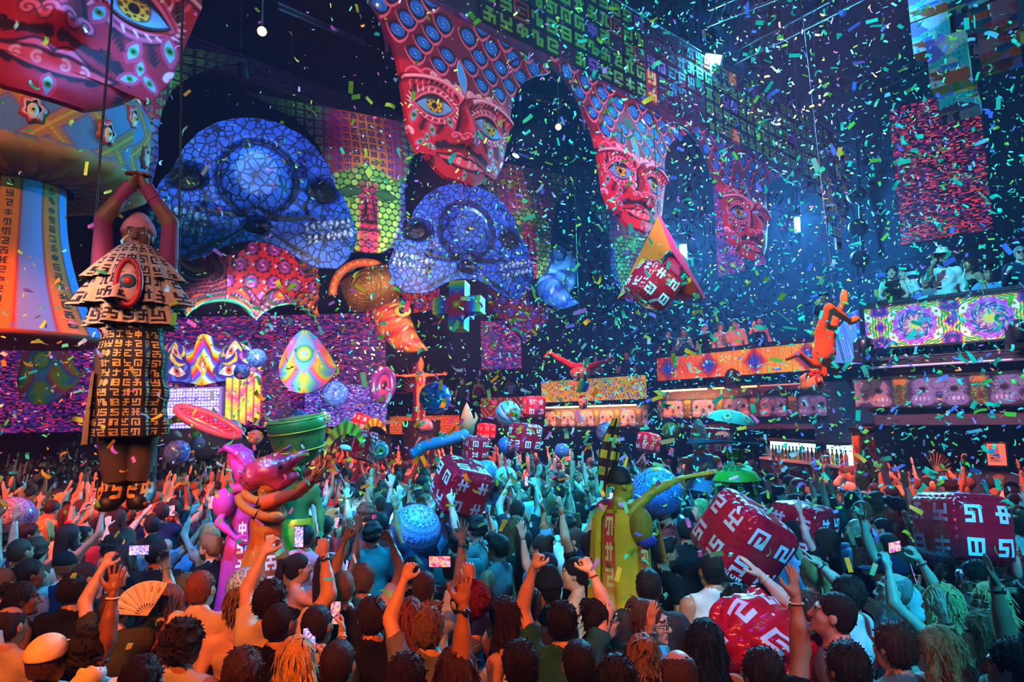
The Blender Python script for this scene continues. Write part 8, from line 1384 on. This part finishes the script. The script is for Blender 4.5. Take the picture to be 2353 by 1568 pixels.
o = Geo().tube([at(1984, 630, 18.3), at(1970, 330, 18.3)], .05, 8).build('speaker_pole', DARK); tag(o, 'dark upright pole carrying the round speakers', 'pole')
# light rig on a cable tray under the near balcony board
o = emp('cable_tray', (B['n0'][0], B['n0'][1], 3.72), 'cable tray and pipe running under the mandala board', 'cable tray'); L, R = frame2(B['n0'], B['n1']); o.rotation_euler = R.to_euler(); Geo().tube([(.2, -.1, .06), (L, -.1, .06)], .02, 6).build('pipe', DARK, o); Geo().box((L / 2, -.05, .0), (L, .10, .05)).build('tray', BLACK, o)
g = Geo(); r = random.Random(3)
for k in range(14): x = .15 + .04 * k; g.tube([(x, -.12, .08), (x + r.uniform(-.2, .3), -.16, -.02 + r.uniform(-.05, .1)), (x + r.uniform(-.1, .4), -.13, .05)], .006, 4)
b = g.build('cable_loop', mat('cable_grey', H('5a5a68'), .5), o); b['kind'] = 'stuff'
# painted column and bar under the near balcony
cpn = at(1986, 1040, 10.9); col_ = emp('painted_column', (cpn.x, cpn.y, 0), 'red and yellow painted round column under the near balcony', 'column'); Geo().lathe([(.17, z) for z in np.linspace(0, 2.58, 60)], 40, 0, lambda a, z, t: ramp(.5 + .5 * np.sin(14 * z + 2 * np.sin(4 * a)) * np.cos(4 * a + 2 * np.sin(9 * z)), [H('7a1420'), H('d03a1a'), H('f0a02a'), H('c82a3a'), H('f0e0b0')])).build('shaft', vmat('painted_canvas', .8), col_); Geo().lathe([(.2, 2.5), (.22, 2.58)], 30).build('capital', BLACK, col_)
bp = at(1755, 1045, 15.5); bq = at(1945, 1052, 12.6); br_ = emp('bar_shelf', (bp.x, bp.y, 0), 'lit bar shelving with a white counter under the balcony', 'bar'); L, R = frame2((bp.x, bp.y), (bq.x, bq.y)); br_.rotation_euler = R.to_euler(); zt = at(1850, 1018, 14).z; zb = at(1850, 1062, 14).z
Geo().box((L / 2, .20, (zt + zb) / 2), (L, .04, zt - zb)).build('lit_back', mat('bar_backlight', (.6, .8, .9), .4, emit=1.3, ecol=(.55, .85, 1.0)), br_); Geo().box((L / 2, .05, zb), (L, .34, .05)).build('shelf', PRINTW, br_); Geo().box((L / 2, .05, zt + .03), (L, .34, .05)).build('shelf', BLACK, br_); Geo().box((L / 2, .05, zb / 2), (L, .3, zb - .06)).build('counter_front', BLACK, br_)
BOT = Geo().lathe([(0, 0), (.036, 0), (.036, .17), (.014, .22), (.013, .27), (0, .27)], 12).mesh('bottle', OBJ); CAPM = Geo().lathe([(.016, .26), (.016, .285), (0, .285)], 8).mesh('bottle_cap', BLACK); r = random.Random(8); bc = [('amber', H('b8641a')), ('green', H('3a7a3a')), ('clear', H('c8d0d0')), ('red', H('a02a1a')), ('gold', H('d8a83a'))]
for k in range(22):
    u_ = (k + .5) / 22; c = bc[r.randrange(5)]; M = Matrix.Translation((bp.x, bp.y, 0)) @ R @ Matrix.Translation((u_ * L, .04, zb + .027)); nn = ['first', 'second', 'third', 'fourth', 'fifth', 'sixth', 'seventh', 'eighth', 'ninth', 'tenth', 'eleventh'][k % 11]; o = emp('bottle', (0, 0, 0), '%s bottle on the bar shelf, %s from the %s end' % (c[0], nn if k < 11 else ['eleventh', 'tenth', 'ninth', 'eighth', 'seventh', 'sixth', 'fifth', 'fourth', 'third', 'second', 'first'][k - 11], 'left' if k < 11 else 'right'), 'bottle', 'bottles on the bar'); o.matrix_world = M; ob('glass_body', BOT, o, color=c[1]); ob('bottle_cap', CAPM, o)
sg = emp('menu_sign', at(2290, 1045, 9.6), 'white menu sheet in a dark frame on the wall under the balcony', 'sign'); sg.rotation_euler = (0, 0, R_(-40)); Geo().box((0, .01, 0), (.26, .02, .36)).build('frame', BLACK, sg); Geo().box((0, -.004, 0), (.22, .01, .31)).build('sheet', PRINTW, sg); g = Geo()
for k in range(9): g.box((-.03, -.011, .11 - k * .025), (.12, .002, .006))
b = g.build('printed_lines', INK, sg); b['kind'] = 'stuff'
wl = Geo().box((3.5, .1, 1.3), (7, .2, 2.6)).build('wall_under_balcony', WALLM, M=Matrix.Translation((6.2, 13.6, 0)) @ frame2(B['n0'], B['n1'])[1]); tag(wl, kind='structure')
# hand fan at the front left
fa = emp('hand_fan', at(338, 1415, 4.55), 'open white folding fan with red print held up at the front left', 'fan'); fa.rotation_euler = (R_(-10), R_(-20), R_(20)); fb = Geo().tube([(0, 0, 0), (0, 0, .21)], [.004, .010], 5, 0, None, True, (1, .4)).mesh('rib', mat('fan_wood', H('c8a878'), .6))
u, v = np.meshgrid(np.linspace(0, 1, 37), np.linspace(.35, 1, 5)); an = R_(40) + u * R_(110); P = np.stack([.22 * v * np.cos(an), .006 * np.where(np.arange(37) % 2, 1, -1)[None, :] * v, .22 * v * np.sin(an)], -1); Geo().grid(P, lambda i, j: ((j % 5 == 2) & (i == 2)).astype(int), None, False, .002, (0, 1, 0)).build('leaf_paper', [mat('fan_paper', H('e0d0b8'), .8), mat('fan_red', H('b02a2a'), .8)], fa)
for k in range(9): ob('rib', fb, fa, M=Matrix.Rotation(-(R_(40) + k / 8 * R_(110)) + math.pi / 2, 4, 'Y'))
# black fan on the far right crowd
fa2 = emp('hand_fan', at(2150, 1085, 9.5), 'open dark folding fan raised in the red-lit crowd on the right', 'fan'); fa2.rotation_euler = (0, R_(30), R_(10)); Geo().grid(P * 1.3, 0, None, False, .002, (0, 1, 0)).build('leaf_paper', mat('fan_black', H('1c1420'), .6), fa2)
for k in range(9): ob('rib', fb, fa2, M=Matrix.Rotation(-(R_(40) + k / 8 * R_(110)) + math.pi / 2, 4, 'Y') @ Matrix.Scale(1.3, 4))
# ---------------------------------------------------------------- confetti
CC = [('mint', H('5af0b0')), ('yellow', H('f0e84a')), ('lilac', H('b89af8')), ('pink', H('ff7ac0')), ('pale', H('e0f0e8')), ('gold', H('f8b83a'))]
def cmat(n, c):
    m, t, b = nt('confetti_' + n); b.inputs['Base Color'].default_value = (*c, 1); b.inputs['Roughness'].default_value = .45; nz = rough_bump(t, b, 40, .2, .003); tr = N(t, 'ShaderNodeBsdfTranslucent'); tr.inputs[0].default_value = (*c, 1); mx = N(t, 'ShaderNodeMixShader'); mx.inputs[0].default_value = .45; o = t.nodes['Material Output']; t.links.new(b.outputs[0], mx.inputs[1]); t.links.new(tr.outputs[0], mx.inputs[2]); t.links.new(mx.outputs[0], o.inputs[0]); return m
CM = [cmat(*c) for c in CC]
def strip_geo(bend, tw):
    t = np.linspace(-.5, .5, 5); V = []
    for s in t:
        a = bend * s; x = .060 * (math.sin(a) / bend if bend > .05 else s); z = .060 * ((1 - math.cos(a)) / bend if bend > .05 else 0); c_, s_ = math.cos(tw * s), math.sin(tw * s); V += [(x, -.0100 * c_, z - .0100 * s_), (x, .0100 * c_, z + .0100 * s_)]
    return np.array(V), np.array([[2 * i, 2 * i + 1, 2 * i + 3, 2 * i + 2] for i in range(4)])
SH = [strip_geo(b, t) for b, t in ((0, 0), (1.0, .3), (2.2, .0), (.5, .8), (1.6, -.6), (3.0, .4))]
CMESH = [[Geo().add(V, F, 0, None, True).mesh('confetti_strip', m) for V, F in SH] for m in CM]
rc3 = np.random.default_rng(5); n = 8500; pts = []
while len(pts) < n:
    px, py = rc3.uniform(-40, 2393), rc3.uniform(-40, 1500); dens = 1.0 if px > 1150 else (.62 if px > 500 else .5)
    if py < 640 and px < 800: dens *= .28
    if py < 300 and px < 1250: dens *= .45
    if py > 1180: dens *= .38
    if py > 1330: dens *= .6
    if 620 < py < 1120: dens *= 1.3
    if rc3.random() > dens / 1.3: continue
    d = (2.6 ** 2 + rc3.random() ** 1.15 * (15.5 ** 2 - 2.6 ** 2)) ** .5; p = at(px, py, d)
    if p.z < 1.95: continue
    pts.append((d, p))
LAND += [('the corner mask', 100, 130), ('the big red mask', 970, 250), ('the mid-sized mask', 1420, 400), ('the far small mask', 1700, 480), ('the large skull', 575, 460), ('the smaller skull', 1040, 560), ('the roof flood light', 1638, 137), ('the red pixel wall', 2180, 380), ('the patchwork blocks', 2230, 150), ('the pyramid kite', 1515, 600), ('the rainbow cross', 1055, 705), ('the golden barrel', 845, 660), ('the frieze end', 1930, 370), ('the hat-wearing guest', 2168, 610), ('the mandala board', 2150, 740), ('the orange glyph board', 1700, 830), ('the upside-down acrobat', 1890, 790), ('the diving acrobat', 1335, 870), ('the hanging acrobat', 265, 700), ('the booth', 435, 930), ('the egg panel', 705, 830), ('the first arch', 1210, 280), ('the second arch', 1550, 380), ('the blue wall flood', 1832, 516), ('the round speakers', 1970, 520), ('the striped pillar', 90, 560), ('the skull strip', 2150, 890), ('the arms-spread performer', 966, 880), ('the top edge', 1300, 10), ('the amber spotlight', 602, 72)]
pts.sort(key=lambda q: q[0]); bulk = [[] for _ in CM]
def rot_rand():
    q = rc3.normal(size=4); q /= np.linalg.norm(q); from mathutils import Quaternion; return Quaternion(q).to_matrix()
POSW = ['mint', 'yellow', 'lilac', 'pink', 'pale', 'gold']
for k, (d, p) in enumerate(pts):
    u = rc3.random(); c = (0 if u < .52 else 2 if u < .68 else 1 if u < .86 else 3 if u < .91 else 4) if p.x > .2 * d - .6 else (1 if u < .36 else 3 if u < .55 else 0 if u < .75 else 4 if u < .88 else 5); s = rc3.integers(len(SH)); R3 = rot_rand()  # paper colours sorted by side, standing in for cyan and warm light
    if k < 290:
        o = ob('confetti', CMESH[c][s]); o.matrix_world = Matrix.Translation(p) @ R3.to_4x4(); x, y, _ = proj(p); tag(o, '%s %s confetti strip falling %s' % (['flat', 'bent', 'curled', 'slightly twisted', 'twisted', 'tightly curled'][s], POSW[c], place_words(x, y)), 'confetti', 'confetti strips near the camera')
    else: V, F = SH[s]; bulk[c].append((V @ np.array(R3).T + np.array(p), F))
for c, L_ in enumerate(bulk):
    if not L_: continue
    g = Geo(); V = np.concatenate([v for v, f in L_]); F = np.concatenate([f + i * 10 for i, (v, f) in enumerate(L_)]); g.add(V, F, 0, None, True); o = g.build('confetti_cloud', CM[c]); tag(o, 'cloud of tiny %s confetti strips filling the air' % POSW[c], 'confetti', kind='stuff')

# ---------------------------------------------------------------- haze in the hall
hz, t, b = nt('hall_haze'); t.nodes.remove(b); vsn = N(t, 'ShaderNodeVolumeScatter'); vsn.inputs['Color'].default_value = (.80, .55, 1.0, 1); vsn.inputs['Density'].default_value = .0020; vsn.inputs['Anisotropy'].default_value = .35; t.links.new(vsn.outputs[0], t.nodes['Material Output'].inputs['Volume'])
o = Geo().box((0, 14.5, 9), (44, 44, 17.5)).build('haze', hz); tag(o, 'thin lilac stage haze hanging in the whole hall', 'haze', kind='stuff')
for m in bpy.data.materials: m.cycles.emission_sampling = 'NONE'
